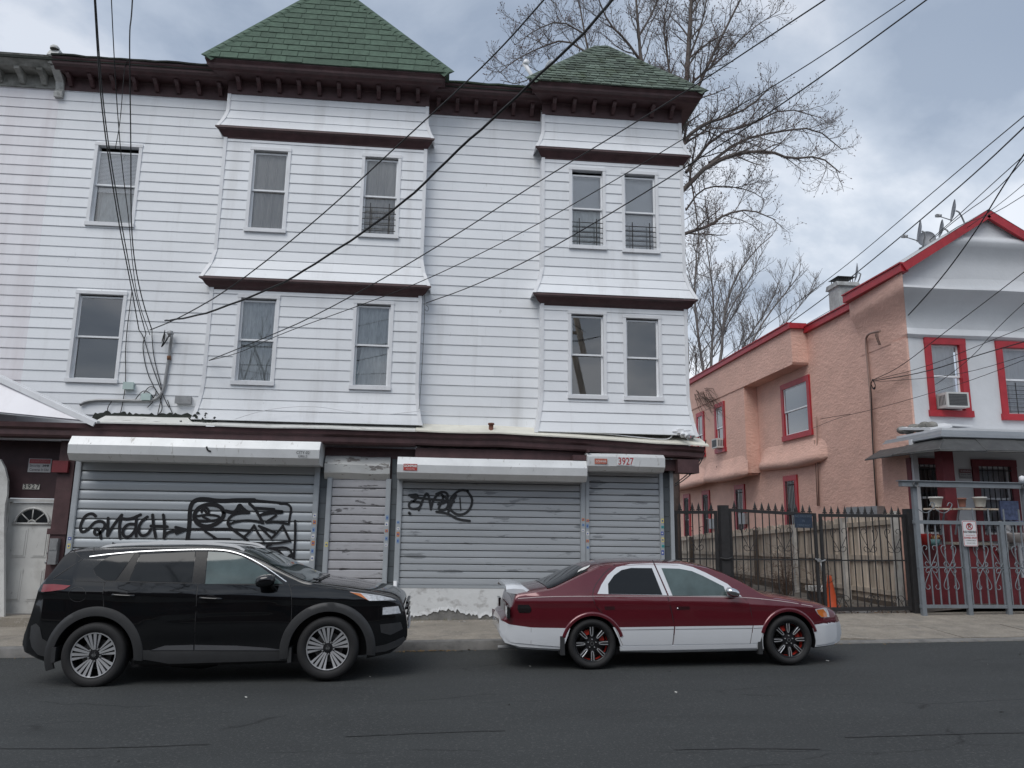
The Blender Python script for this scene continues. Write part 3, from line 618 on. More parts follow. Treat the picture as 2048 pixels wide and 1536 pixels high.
s2 = shutter(LH, -1.95, -.95, 2.70, gz(-1)+.2, S+.02, .165, MSHUT2, (-2.10,-.89,2.70,3.13), 'narrow door-width shutter with badly peeling paint', rail=.09, hoodm=MHOODP, hy=14.5, railm=MSHUT1)
stickers(s2, -.905, [2.0,1.88,1.76,1.62,1.5], S-.036); stickers(s2, -1.995, [1.5], S-.036)
# slate cladding between the shutters
MSLATE = mat('slate_cladding', (.085,.098,.108), .6, var=.15, vs_=4, ov=.12)
def cladding(house, x0, x1, z0, z1, Y, p=.285):
    z = z1
    while z > z0:
        MB().box(x0, x1, Y, Y+.02, max(z0,z-p+.008), z).build('cladding_panel', MSLATE, house, fix=False); z -= p
cladding(LH, -2.175, -2.045, .2, 3.1, 14.62); cladding(LH, -.855, -.745, .2, 3.1, 14.62)
# ---------------- right house
RH = thing('row_house', 'white sided row house with the smaller, ragged mossy green turret beside the alley', 'house', (2.2, W, gz(2)+.165))
RX0, RX1 = -.418, 4.89; CX = (1.97, 4.89)
wins = [(2.52,3.26,7.44,9.18,'shade',.55,.05), (3.62,4.37,7.41,9.16,'shade_full',.55,.02), (2.50,3.25,4.36,6.10,'dark',False,0), (3.61,4.37,4.36,6.06,'dark',False,0)]
hb = [w_[:4] for w_ in wins]
mb = MB(); mb.box(RX0, CX[0], W+.003, W+.1, 3.3, 10.6); wall_holes(mb, CX[0]+.03, CX[1]-.03, 3.75, 10.6, BY+.003, hb)
mb.box(CX[0]+.012, CX[0]+.03, BY+.003, W+.05, 3.6, 10.6); mb.box(CX[1]-.03, CX[1]-.012, BY+.003, 25, 3.3, 10.7); mb.box(CX[0], CX[1]-.04, W+.66, W+.75, 3.3, 10.6)
mb.box(4.58, 4.60, 14.72, 25, 0, 3.3); mb.build('wall', MW, RH)
MB().box(RX0, RX1, 14.22, 25, 10.70, 10.775).build('roof_deck', MTARR, RH)
siding(RH, BX[1]+.014, CX[0], 3.76, 10.36, flat, [], MW)
siding(RH, CX[0], CX[1], 9.54, 10.40, bayprof, [], MW, True)
siding(RH, CX[0], CX[1], 6.41, 9.36, bayprof, hb, MW, True)
siding(RH, CX[0], CX[1], 3.66, 6.26, bayprof, hb, MW, True)
for x, s_ in ((CX[0],-1),(CX[1],1)):
    for a, b in ((9.53,10.40),(6.40,9.36),(3.64,6.25)): corner_trim(RH, x, s_, a, b, bayprof)
ledge(RH, CX[0], CX[1], 9.535, .155); ledge(RH, CX[0], CX[1], 6.40, .185)
for w_ in wins: window(RH, *w_[:4], BY, w_[4], w_[5], w_[6])
cornice(RH, BX[1]+.03, CX[0]-.03, MBROWN, dz=-.006)
cornice(RH, CX[0], CX[1], MBROWN, yref=BY+.02, y=BY, outd=.53, k=.68)
mb = MB(); secs = [(BX[1]+.35+(CX[0]-.3-BX[1]-.35)*i/8, rnd.uniform(-.012,.012), rnd.uniform(-.008,.012)) for i in range(9)]
loft_x(mb, [(14.17,10.775),(14.17,10.81),(14.6,10.84),(14.6,10.775)], secs).build('roof_edge', mat('mossy_edge',(.03,.045,.028),.95,var=.4,vs_=8,bump=.6,bs=40), RH)
MB().box(1.70, 5.20, 13.98, 16.0, 10.68, 10.765).build('turret_soffit', MBROWN, RH)
turret(RH, 1.62, 5.28, 13.87, 16.1, (3.37,15.0,12.45), 10.772, .118, .215, MGREEN2, ragged=.022)
mb = MB(); secs = [(-.425+(5.2+.425)*i/11, rnd.uniform(-.012,.012), -.15*(max(0,i-3)/8)**1.2+rnd.uniform(-.008,.008)) for i in range(12)]
MPENT2 = mat('pent_roof_cream', (.66,.64,.56), .55, var=.1, vs_=3, dirt=((.30,.26,.20), 4, .6, .2, (1,1,1), .6))
loft_x(mb, [(14.68,3.80),(14.26,3.64),(14.18,3.605),(14.18,3.58),(14.26,3.595),(14.68,3.72)], secs).build('pent_roof', MPENT2, RH)
mb = MB(); secs2 = [(a, 0, c) for a, b, c in secs]; secs2[-1] = (5.12, 0, secs2[-1][2])
loft_x(mb, [(14.215,3.575),(14.23,3.50),(14.28,3.46),(14.28,3.38),(14.30,3.35),(14.66,3.35),(14.66,3.39),(14.36,3.39),(14.36,3.575)], secs2).build('fascia', MBROWN, RH)
mb = MB(); mb.box(-.42, 4.58, 14.665, 14.71, .05, 3.2); mb.box(-.42, 4.95, 14.45, 14.66, 2.98, 3.2); mb.box(4.60, 5.02, 14.27, 14.62, 2.93, 3.19); mb.build('shop_front', MBROWN, RH)
MB().box(-.42, 2.85, 14.40, 14.66, 3.05, 3.30).build('header_board', MBROWN, RH)
mb = MB(); mb.box(2.55, 2.86, 14.2, 14.4, 3.12, 3.22); mb.box(2.81, 2.85, 14.12, 14.5, 3.27, 3.32); mb.build('hood_bracket', MBROWN, RH)
s3 = shutter(RH, -.64, 2.755, 2.78, .74, S, .126, MSHUT, (-.735,2.80,2.715,3.115), 'wide shutter with a small looping black tag', rail=.10, hy=14.1, railm=MSHUT1)
strokes(s3, [[(588,352),(640,345),(620,382),(585,392),(590,425),(640,425),(662,390),(600,385)],[(640,432),(665,370),(685,332),(700,380),(706,428)],[(705,425),(720,370),(760,332),(775,375),(738,432),(790,432),(805,380),(765,350)],
   [(735,345),(770,330),(800,345),(790,390),(745,400)],dict(w=.045,p=[(905,328),(860,322),(815,360),(798,410),(830,452),(880,458),(920,425),(932,370),(900,328)]),dict(w=.025,p=[(862,365),(866,432)]),[(735,440),(800,450),(850,482),(915,490)],dict(w=.05,p=[(800,440),(820,390),(840,352)]),dict(w=.05,p=[(588,446),(594,452)]),[(600,360),(690,372),(830,385)]], g7, YG, .045, mat('graffiti_spray',(.022,.024,.027),.6,var=.2,vs_=14))
stickers(s3, -.69, [1.92,1.80,1.70,1.58], S-.056); stickers(s3, 2.80, [2.02,1.92,1.82], S-.056)
MREDS = mat('sticker_red', (.42,.05,.04), .5, var=.15, vs_=25)
def plate(sh, x0, x1, z0, z1, Y, m, name='sticker'): return MB().box(x0, x1, Y-.004, Y, z0, z1).build(name, m, sh, fix=False)
MWHT = mat('print_white', (.72,.71,.69), .5, var=.05)
plate(s3, -.62, -.37, 2.855, 2.975, 14.099, MREDS); text_mesh('GONMAR', .062, MWHT, s3, (-.495,14.092,2.935), sx=.88, bold=.002); text_mesh('(202) 526-9462', .026, MWHT, s3, (-.495,14.092,2.88))
s4 = shutter(RH, 2.925, 4.31, 2.97, gz(3.6)+.2, S, .122, MSHUT, (2.805,4.30,2.925,3.26), 'narrower shutter under the hood with red house number', rail=.075, hy=14.1, railm=MSHUT1, ct=.22)
stickers(s4, 2.888, [2.0,1.9,1.76,1.62,1.5], S-.056); stickers(s4, 4.35, [2.02,1.9,1.78,1.66,1.54,1.42], S-.056)
plate(s4, 2.94, 3.18, 3.05, 3.15, 14.099, mat('sticker_worn',(.42,.13,.09),.6,var=.4,vs_=22)); text_mesh('GONMAR', .055, MWHT, s4, (3.06,14.09,3.095), sx=.85)
plate(s4, 3.36, 3.71, 3.03, 3.18, 14.099, MHOOD, 'number_plate'); text_mesh('3927', .19, mat('number_red',(.40,.045,.05),.5,var=.1), s4, (3.535,14.090,3.105), sx=.80, bold=.001)
MB().box(2.835, 2.855, 14.3, 14.5, 3.15, 3.2).build('hood_hook', MBROWN, s4)
cladding(RH, 4.395, 4.53, .2, 2.95, 14.62)
MB().box(4.53, 4.60, 14.58, 14.72, .15, 3.0).build('corner_post', MSHUT1, RH)
# white base wall with paint flaking off its foot
MBASE = mat('base_concrete', (.20,.195,.185), .95, var=.25, vs_=5, bump=.7, bs=30)
MB().box(-.62, 4.56, 14.585, 14.66, .06, .745).build('base_wall', MBASE, RH)
MPAINT = mat('base_white_paint', (.66,.67,.67), .6, var=.06, vs_=2, bump=.3, bs=9, dirt=((.33,.32,.31), 4.5, .53, .12, (1,1,1.4), .7), dirt2=((.07,.065,.06), 4, .70, .02, (1,1,1), .9))
mb = MB(); edge = []; x = -.62
while x < 2.9:
    edge.append(Vector((x, 14.583, .285+.055*math.sin(x*5.3)+rnd.uniform(-.035,.035)))); x += rnd.uniform(.015,.045)
poly = [Vector((-.62,14.583,.74))]+edge+[Vector((4.54,14.583,.30)),Vector((4.54,14.583,.74))]
vs_ = poly+[Vector((p.x, 14.572-(.012*rnd.random() if 0 < i < len(poly)-2 else 0), p.z)) for i, p in enumerate(poly)]
def strip_poly(mb, top_z, edge, y):
    for a, b in zip(edge, edge[1:]):
        mb.add([(a.x,y,top_z),(b.x,y,top_z),(b.x,y,b.z+.06),(b.x,y-.004-.010*abs(math.sin(b.x*47)),b.z),(a.x,y-.004-.010*abs(math.sin(a.x*47)),a.z),(a.x,y,a.z+.06)], [(0,1,2,5),(5,2,3,4)])
ed = edge+[Vector((4.54,14.58,.30))]; strip_poly(mb, .74, ed, 14.578); mb.build('flaking_paint', MPAINT, RH, fix=False)
mb = MB()
for i in range(40):
    x = rnd.uniform(-.5,1.4); c = Vector((x, 14.5-rnd.uniform(0,.3), side_z(x,14.4)+.006)); a = rnd.uniform(0,6); s_ = rnd.uniform(.006,.02)
    mb.add([c+Vector((math.cos(a+k*1.57)*s_, math.sin(a+k*1.57)*s_*.7, .003*(k % 2))) for k in range(4)], [(0,1,2,3)])
o = mb.build('paint_flakes', MPAINT, None, fix=False); tag(o, 'white paint flakes fallen at the foot of the peeling base wall', 'paint flakes'); o['kind'] = 'stuff'
MB().tube([(-.70,14.5,.15),(-.70,14.5,.86)], .035, 10).build('standpipe', MTRIM, RH)
# conduit, vent and twin floodlight on the pent roof
mb = MB(); mb.tube(smooth_line([pt(x,y,14.34) for x, y in ((840,864),(900,868),(1000,872),(1090,865),(1200,866),(1270,874),(1330,880),(1343,875),(1348,862),(1355,858))],2), .011, 5); mb.build('roof_cable', MTRIM, RH)
MRUST = mat('rust_vent', (.15,.06,.04), .85, var=.3, vs_=20, bump=.3)
c = pt(982,862,14.38); MB().lathe([(.0,.16),(.06,.15),(.062,.12),(.045,.12),(.045,.02),(.085,.0),(.085,-.03)], c, n=12).build('roof_vent', MRUST, RH)
fl = pt(1362,862,14.2)
mb = MB(); mb.box(fl.x-.05, fl.x+.05, 14.18, 14.36, fl.z-.04, fl.z+.04); mb.tube([fl, fl+Vector((.08,-.06,-.08))], .02, 8)
mb.lathe([(.0,-.02),(.035,-.01),(.05,.06),(.055,.09),(.0,.085)], fl+Vector((.06,-.05,-.06)), (.4,-.6,-.6), 12); mb.lathe([(.0,-.02),(.035,-.01),(.05,.06),(.055,.09),(.0,.085)], fl+Vector((.02,-.02,-.03)), (-.1,-.6,-.75), 12); mb.tube([fl+Vector((-.14,.1,.0)),fl+Vector((.2,.05,.02))], .012, 6); mb.build('floodlight', MTRIM, RH)
mb = MB()
for c in ([(1378,950),(1390,935),(1400,920),(1408,905),(1412,880)],[(1350,972),(1375,955),(1398,932),(1410,905)],[(1350,968),(1380,945),(1402,915)],[(1360,925),(1368,945),(1380,945),(1392,930)]): mb.tube(smooth_line([pt(x,y,14.3) for x, y in c],2), .011, 5)
mb.build('corner_cable', MCABLE, RH)
mb = MB(); mb.tube(smooth_line([pt(848,580,14.4),pt(850,610,14.4),pt(846,700,14.4),pt(842,770,14.42),pt(838,818,14.3)],1), .006, 4); mb.tube(smooth_line([pt(852,610,14.4),pt(858,615,14.4),pt(855,624,14.4),pt(849,618,14.4)],2), .005, 4); mb.build('wall_cable', MCABLE, RH)
# ---------------- neighbour at the far left edge
NH = thing('row_house', 'dingy pinkish-white row house cut by the left edge, with old grey carved cornice', 'house', (-8.9, W, gz(-9)+.165))
mb = MB(); mb.box(-10.5, LX0-.003, W+.003, W+.1, 3.3, 10.6); mb.build('wall', MWD, NH)
MB().box(-10.5, LX0, 14.22, 25, 10.70, 10.775).build('roof_deck', MTARR, NH)
siding(NH, -10.5, LX0-.002, 3.80, 10.36, flat, [(-9.9,-8.80,7.6,9.35)], MWD)
window(NH, -9.9, -8.80, 7.6, 9.35, W-.001, 'dark')
MCORN = mat('grey_cornice', (.27,.27,.25), .8, var=.3, vs_=5, bump=.4, bs=20, dirt=((.10,.10,.085), 4, .5, .15, (1,1,1), .7))
mb = MB(); mb.prism_x([(W+.02,10.33),(W-.05,10.33),(W-.05,10.6),(W+.02,10.6)], -10.5, LX0-.06); mb.prism_x([(W+.02,10.602),(14.36,10.602),(14.25,10.70),(14.2,10.78),(W+.02,10.79)], -10.5, LX0-.06); mb.build('cornice', MCORN, NH)
for x in (-8.02,-8.44,-8.86,-9.28): bracket(NH, x, W-.05, 10.60, MCORN, .10, .30, .22)
cx = LX0; mb = MB()
mb.prism_x([(W,10.14),(W-.10,10.14),(W-.12,10.22),(W-.06,10.32),(W-.10,10.46),(W-.26,10.58),(W-.36,10.62),(W-.36,10.66),(W,10.66)], cx-.075, cx+.075)
mb.prism_x([(W,10.665),(W-.42,10.665),(W-.46,10.74),(W-.50,10.80),(W-.44,10.90),(W-.40,10.96),(W,10.96)], cx-.095, cx+.095); mb.lathe([(.085,0),(.09,.03),(.06,.07),(0,.08)], (cx,14.28,10.955), n=10)
mb.build('console_bracket', mat('console_white',(.50,.50,.48),.7,var=.2,vs_=6,dirt=((.2,.2,.18),5,.55,.12,(1,1,1),.7)), NH)
a, b, c = pt(0,752,14.62), pt(186,842,14.17), pt(0,824,14.17); ex = Vector((-2.2,0,.0))
mb = MB(); mb.add([a+ex+Vector((0,0,.5)), a, b, c, c+ex], [(0,1,2,3,4)]); mb.add([v+Vector((0,.02,-.03)) for v in (a+ex+Vector((0,0,.5)), a, b, c, c+ex)], [(4,3,2,1,0)]); mb.build('porch_roof', MWD, NH, fix=False)
mb = MB(); mb.beam(a+Vector((-.25,0,.12)), b+Vector((.1,-.02,-.02)), .06, .04); mb.beam(a+Vector((-.25,-.06,.05)), b+Vector((.05,-.05,-.06)), .03, .09); mb.build('rake_gutter', MTRIM, NH)
MARCH = mat('arch_panel_paint', (.60,.60,.58), .6, var=.1, dirt=((.3,.29,.27),3,.5,.2,(1,1,1),.6))
p = [pt(x,y,14.6) for x, y in ((-120,905),(0,918),(9,935),(15,960),(14,990),(10,1008),(8,1040),(8,1240),(-120,1240))]
MB().poly(p, (0,.06,0)).build('arch_panel', MARCH, NH)
# signs and number on the entry wall
def sign(name, label, px0, py0, px1, py1, Y, m, th=.012, cat='sign'):
    a = pt(px0,py0,Y); b = pt(px1,py1,Y); c = (a+b)/2; t = thing(name, label, cat, (c.x, Y, c.z))
    MB().box(min(a.x,b.x), max(a.x,b.x), Y-th, Y, min(a.z,b.z), max(a.z,b.z)).build('panel', m, t); return t, c, abs(b.x-a.x), abs(a.z-b.z)
t, c, w_, h = sign('warning_sign', 'small white security warning sign above the white entry door', 59, 917, 101, 945, 14.895, mat('sign_grey',(.46,.46,.47),.5,var=.1))
plate(t, c.x-w_*.46, c.x+w_*.46, c.z+h*.14, c.z+h*.46, 14.882, mat('sign_red',(.30,.06,.07),.5,var=.2), 'red_band'); text_mesh('WARNING', .06, mat('faded_red',(.42,.16,.17),.5,var=0), t, (c.x,14.876,c.z+h*.30), sx=1.1)
text_mesh('Security', .07, MBLACK, t, (c.x-.08,14.881,c.z-h*.02), sx=.8); text_mesh('24HR', .05, MBLACK, t, (c.x+.11,14.881,c.z-h*.02), bold=.002); text_mesh('Cameras In Use', .07, MBLACK, t, (c.x,14.881,c.z-h*.32), sx=.75)
t, c, w_, h = sign('house_number', 'house number tiles reading 3927 over the white entry door', 47, 968, 79, 979, 14.895, mat('tile_cream',(.50,.49,.44),.5,var=.15,vs_=20))
for i, ch in enumerate('3927'): text_mesh(ch, .115, MBLACK, t, (c.x-w_*.5+w_*(i+.5)/4, 14.881, c.z), bold=.002, name='digit')
# ================================================================== pink and white corner house
PX, PY = 11.34, 17.0
PH = thing('corner_house', 'stucco house, pink along the alley side and white in front, with red trim', 'house', (PX, PY, gz(PX)+.2))
PB = 10.85
MWIN2 = glass('screened_glass', (.45,.48,.52), .12, .30)
wA = (21.98,23.95,4.78,6.62)
def side_window(house, X, y0, y1, z0, z1, kind, bars=False):
    """window in a wall of plane X facing -X; red frame is the part"""
    mb = MB(); c = .17; xo = X-.05
    mb.box(xo, X+.05, y0, y0+c, z0, z1); mb.box(xo, X+.05, y1-c, y1, z0, z1); mb.box(xo-.004, X+.05, y0+.001, y1-.001, z1-c, z1+.004); mb.box(xo-.02, X+.05, y0-.03, y1+.03, z0-.03, z0+c*.8)
    wn = mb.build('window', MRED, house); a0, a1, b0, b1 = y0+c, y1-c, z0+c*.8, z1-c; zm = (b0+b1)/2; t = .06
    for za, zb, xx, nm in ((zm-.02,b1,X-.015,'upper_sash'),(b0,zm+.02,X+.012,'lower_sash')):
        s_ = MB(); s_.box(xx, xx+.025, a0, a0+t, za, zb); s_.box(xx, xx+.025, a1-t, a1, za, zb); s_.box(xx, xx+.025, a0+t, a1-t, za, za+t*.7); s_.box(xx, xx+.025, a0+t, a1-t, zb-t*.7, zb); s_.build(nm, MFRAME, wn)
        MB().add([(xx+.012,a0,za),(xx+.012,a1,za),(xx+.012,a1,zb),(xx+.012,a0,zb)], [(0,1,2,3)]).build('pane', MWIN2, wn, fix=False)
    MB().add([(X+.10,a0-.1,b0-.1),(X+.10,a1+.1,b0-.1),(X+.10,a1+.1,b1+.1),(X+.10,a0-.1,b1+.1)], [(0,1,2,3)]).build('dark_room', MDARK, wn, fix=False)
    if kind == 'blue':
        MB().add([(X+.06,a0,zm),(X+.06,a1,zm),(X+.06,a1,b1),(X+.06,a0,b1)], [(0,1,2,3)]).build('curtain', mat('curtain_blue',(.03,.05,.16),.9,var=.4,vs_=9), wn, fix=False)
    if kind == 'pale':
        MB().add([(X+.06,a0,zm-.1),(X+.06,a1,zm-.1),(X+.06,a1,b1),(X+.06,a0,b1)], [(0,1,2,3)]).build('curtain', MLACE, wn, fix=False)
    if bars:
        n = 6
        for i in range(n): y = a0+(a1-a0)*(i+.5)/n; MB().beam((X-.07,y,b0),(X-.07,y,b1),.018,.018).build('window_bar', MIRON, wn, fix=False)
        for z in (b0+.15,b1-.12): MB().beam((X-.07,a0,z),(X-.07,a1,z),.018,.03).build('window_bar', MIRON, wn, fix=False)
    return wn
def wall_holes_x(mb, y0, y1, z0, z1, X, holes, th=.12):
    Ys = sorted({y0, y1} | {h[0] for h in holes} | {h[1] for h in holes}); Zs = sorted({z0, z1} | {h[2] for h in holes} | {h[3] for h in holes})
    for a, b in zip(Ys, Ys[1:]):
        for c, d in zip(Zs, Zs[1:]):
            if any(h[0]-1e-6 <= a and b <= h[1]+1e-6 and h[2]-1e-6 <= c and d <= h[3]+1e-6 for h in holes): continue
            mb.box(X, X+th, a, b, c, d)
low = [(23.14,24.09,1.2,3.62),(27.32,28.28,1.2,3.55),(30.99,31.9,1.2,3.5),(33.5,34.4,1.2,3.45)]
up2 = [(27.75,28.80,4.82,6.72),(30.0,30.92,4.82,6.68),(31.55,32.9,4.75,6.6)]
mb = MB(); wall_holes_x(mb, PY, 25.9, 0, 8.12, PX, [wA, low[0]]); wall_holes_x(mb, 25.9, 37, 0, 3.9, PX, low[1:])
wall_holes_x(mb, 25.9, 37, 3.86, 6.93, PB, up2); mb.box(PB+.122, PX-.002, 25.902, 26.02, 3.862, 6.93); mb.box(PB+.003, PB+.122, 25.894, 25.9, 3.862, 6.915); mb.box(PB+.12, PX+.12, 26.03, 37, 3.80, 3.86)
mb.prism_x([(37,6.932),(22.05,6.932),(22.0,7.0),(22.0,8.12),(37,8.12)], PB-.03, PX-.002)
mb.box(PX, 17.6, 36.9, 37, 0, 8.1)
mb.build('side_wall', MPINK, PH)
# rounded stucco bulges under the upper floor
def bulge(y0, y1, X, z, r, name='stucco_bulge'):
    mb = MB(); vs_ = []; L_ = 20
    prof = [(.01,.62),(-.05,.42),(-.13,.20),(-.24,.04),(-.27,-.06),(-.24,-.16),(-.14,-.22),(.0,-.22),(.12,-.17)]; n = len(prof)
    for i in range(L_+1):
        t = i/L_; y = y0+(y1-y0)*t; e_ = min(1, min(t, 1-t)*7)**.5
        for a, b in prof: vs_.append((X+a*(r/.26)*(e_ if a < 0 else 1)*(1+.10*math.sin(y*2.1)), y, z+b*(.55+.45*e_)+.03*math.sin(y*1.3)))
    mb.add(vs_, [(i*n+k, (i+1)*n+k, (i+1)*n+k+1, i*n+k+1) for i in range(L_) for k in range(n-1)], 0, True); mb.build(name, MPINK, PH)
bulge(21.2, 25.95, PX, 4.08, .26); bulge(25.8, 30.2, PB, 3.92, .24); bulge(30.0, 36.5, PB, 3.86, .25)
side_window(PH, PX, *wA, 'blue'); side_window(PH, PB, *up2[0], 'pale'); side_window(PH, PB, *up2[1], 'pale'); side_window(PH, PB, *up2[2], 'dark')
for l in low: side_window(PH, PX, *l, 'dark', bars=True)
# eaves
def eave(y0, y1, X, z, h=.17, w_=.12):
    mb = MB(); mb.box(X-w_, X+.06, y0, y1, z, z+h); mb.box(X-w_-.03, X+.02, y0, y1, z+h+.002, z+h+.035); mb.build('eave_board', MRED, PH)
eave(22.0, 37.0, PB, 8.06); eave(19.1, 21.995, PX, 7.93); eave(16.42, 19.1, 11.05, 8.03, .19)
MB().box(PB-.12, PX-.05, 21.9, 21.995, 8.06, 8.23).build('eave_board', MRED, PH)
# flared cornice block on the corner
MB().box(PX-.06, PX-.001, 17.0, 17.62, .2, 6.55).build('corner_pier', MPINK, PH)
# front: lofted profile, gable above
fr = [(17.0,.2),(17.0,3.6),(17.0,4.52),(16.98,6.55),(16.90,6.62),(16.93,6.70),(17.0,6.80),(17.0,7.02),(16.92,7.22),(16.74,7.44),(16.55,7.58),(16.48,7.66),(16.50,7.72),(16.62,7.76),(16.66,8.0)]
fw = [(11.76,12.76,4.66,6.53),(13.62,14.9,4.62,6.51)]
MFW = MSTUC
mb = MB(); wall_holes(mb, PX+.12, 17.6, .2, 6.58, PY, fw, th=.12); mb.box(PX-.008, PX+.12, PY-.008, PY+.12, .2, 6.58); mb.build('front_wall', MFW, PH)
LW = 16.3; l0 = pt(1820,915,LW).x; l1_ = pt(1886,915,LW).x; l2_ = pt(1943,915,LW).x; l3_ = pt(2026,915,LW).x
mb = MB(); wall_holes(mb, 10.68, 17.6, .2, 3.94, LW, [(l0,l1_,1.75,3.5),(l2_,l3_,1.75,3.5)], th=.12); mb.build('porch_back_wall', MFW, PH); MB().box(10.66, 10.678, LW+.01, 17.4, .2, 3.94).build('porch_side_wall', MPINK, PH)
up_ = fr[3:]; mb = MB(); n = len(up_); vs_ = []; NX = 20; MF = .66
for i in range(NX+1):
    for y, z in up_:
        x = PX-.01-MF*max(0, PY-y)+(17.6-PX)*i/NX; vs_.append((x, y+(.006*math.sin(x*2.3+z*3) if i else 0), z+(.008*math.sin(x*1.9+1) if i else 0)))
mb.add(vs_, [(i*n+k, (i+1)*n+k, (i+1)*n+k+1, i*n+k+1) for i in range(NX) for k in range(n-1)], 0, True); mb.build('front_flare', MFW, PH, smooth_angle=32)
mb = MB(); vs_ = []; up_ = up_[:-4]+[(16.48,7.68),(16.485,7.85),(16.49,7.95),(16.50,8.06)]
for i in range(9):
    for y, z in up_: p_ = max(0, PY-y); f_ = (1-.35*i/8) if z > 6.9 else max(0, 1-i/2.2); vs_.append((PX-.012-MF*p_*f_, PY-p_+(19.1-PY+p_)*i/8, z))
mb.add(vs_, [(i*n+k, (i+1)*n+k, (i+1)*n+k+1, i*n+k+1) for i in range(8) for k in range(n-1)], 0, True); mb.add(vs_[-n:]+[Vector((PX+.02,19.1,8.0)),Vector((PX+.02,19.1,6.5))], [tuple(range(n+2))]); mb.build('corner_flare', MPINK, PH, smooth_angle=32)
ax, az = 13.30, 9.52
def gy(z): return 16.66-(.0 if z < 8.35 else .26*min(1,(z-8.35)/.5)**2)+(.12 if z > 8.95 else 0)*min(1,(z-8.95)/.08)
mb = MB(); NZ = 14; rows = []
for k in range(NZ+1):
    z = 7.98+(az-7.98)*k/NZ; f_ = (az-z)/(az-7.98); xl = ax-f_*2.35; xr = ax+f_*2.6; rows.append([(xl+(xr-xl)*i/8, gy(z), z) for i in range(9)])
for k in range(NZ): 
    for i in range(8): mb.add([rows[k][i],rows[k][i+1],rows[k+1][i+1],rows[k+1][i]], [(0,1,2,3)], 0, True)
mb.build('gable', MFW, PH)
L0, AP, R0 = Vector((10.98,16.36,8.12)), Vector((ax,16.36,9.60)), Vector((16.2,16.36,7.9))
mb = MB()
for a, b in ((L0,AP),(AP,R0)):
    d = (b-a).normalized(); nn = Vector((-d.z,0,d.x))*.10
    if nn.z < 0: nn = -nn
    mb.poly([a-nn,b-nn,b+nn,a+nn], (0,.09,0))
mb.build('rake_board', MRED, PH)
MROOF = mat('roof_pale', (.46,.47,.48), .8, var=.15, vs_=3)
mb = MB()
for a, b in ((L0,AP),(AP,R0)):
    off = Vector((0,0,.12)); mb.add([a+off+Vector((0,-.01,0)), b+off+Vector((0,-.01,0)), b+off+Vector((0,2.72,0)), a+off+Vector((0,2.72,0))], [(0,1,2,3)])
mb.build('gable_roof', MROOF, PH, fix=False); MB().box(PX+.05, 17.6, 19, 37, 8.0, 8.055).build('roof_deck', MROOF, PH)
def front_window(house, x0, x1, z0, z1, Y, kind, cm, bars=0, c=.13):
    mb = MB(); mb.box(x0-.03, x0+c, Y-.045, Y+.12, z0, z1); mb.box(x1-c, x1+.03, Y-.045, Y+.12, z0, z1); mb.box(x0-.035, x1+.035, Y-.05, Y+.12, z1-c, z1+.03); mb.box(x0-.06, x1+.06, Y-.08, Y+.12, z0-.05, z0+c*.8)
    wn = mb.build('window', cm, house); a0, a1, b0, b1 = x0+c, x1-c, z0+c*.8, z1-c; zm = b0+(b1-b0)*.52; t = .045
    for za, zb, yy, nm in ((zm-.02,b1,Y+.05,'upper_sash'),(b0,zm+.02,Y+.08,'lower_sash')):
        s_ = MB(); s_.box(a0, a0+t, yy, yy+.028, za, zb); s_.box(a1-t, a1, yy, yy+.028, za, zb); s_.box(a0+t, a1-t, yy, yy+.028, za, za+t); s_.box(a0+t, a1-t, yy, yy+.028, zb-t, zb); s_.build(nm, MFRAME, wn)
        MB().add([(a0,yy+.014,za),(a1,yy+.014,za),(a1,yy+.014,zb),(a0,yy+.014,zb)], [(0,1,2,3)]).build('pane', MWIN, wn, fix=False)
    MB().add([(x0,Y+.5,z0),(x1,Y+.5,z0),(x1,Y+.5,z1),(x0,Y+.5,z1)], [(0,1,2,3)]).build('dark_room', MDARK, wn, fix=False)
    if kind == 'sheer': curtain(wn, a0, a1, b0+(b1-b0)*(.55 if bars == 0 else 0), b1, Y+.2, mat('curtain_white',(.55,.55,.58),.9,var=.15,vs_=5,stretch=(3,1,.4)), 6, .02)
    if kind == 'sheer' and bars == 0: blinds(wn, a0, a1, b0, zm, Y+.24, pitch=.024)
    if bars > 0:
        for i in range(bars): x = a0+(a1-a0)*(i+.5)/bars; MB().beam((x,Y-.06,b0),(x,Y-.06,b1),.016,.016).build('window_bar', MIRON, wn, fix=False)
        for z in (b0+.1,b1-.1): MB().beam((a0,Y-.06,z),(a1,Y-.06,z),.016,.025).build('window_bar', MIRON, wn, fix=False)
    if bars < 0: guard(wn, a0, a1, b0+.02, b0+.75, Y-.02, 7)
    return wn
front_window(PH, *fw[0], PY, 'sheer', MRED); front_window(PH, *fw[1], PY, 'sheer', MRED, bars=-1)
front_window(PH, l0, l1_, 1.75, 3.5, LW, 'dark', MDRED, bars=5, c=.11); front_window(PH, l2_, l3_, 1.75, 3.5, LW, 'sheer', MDRED, bars=6, c=.12)
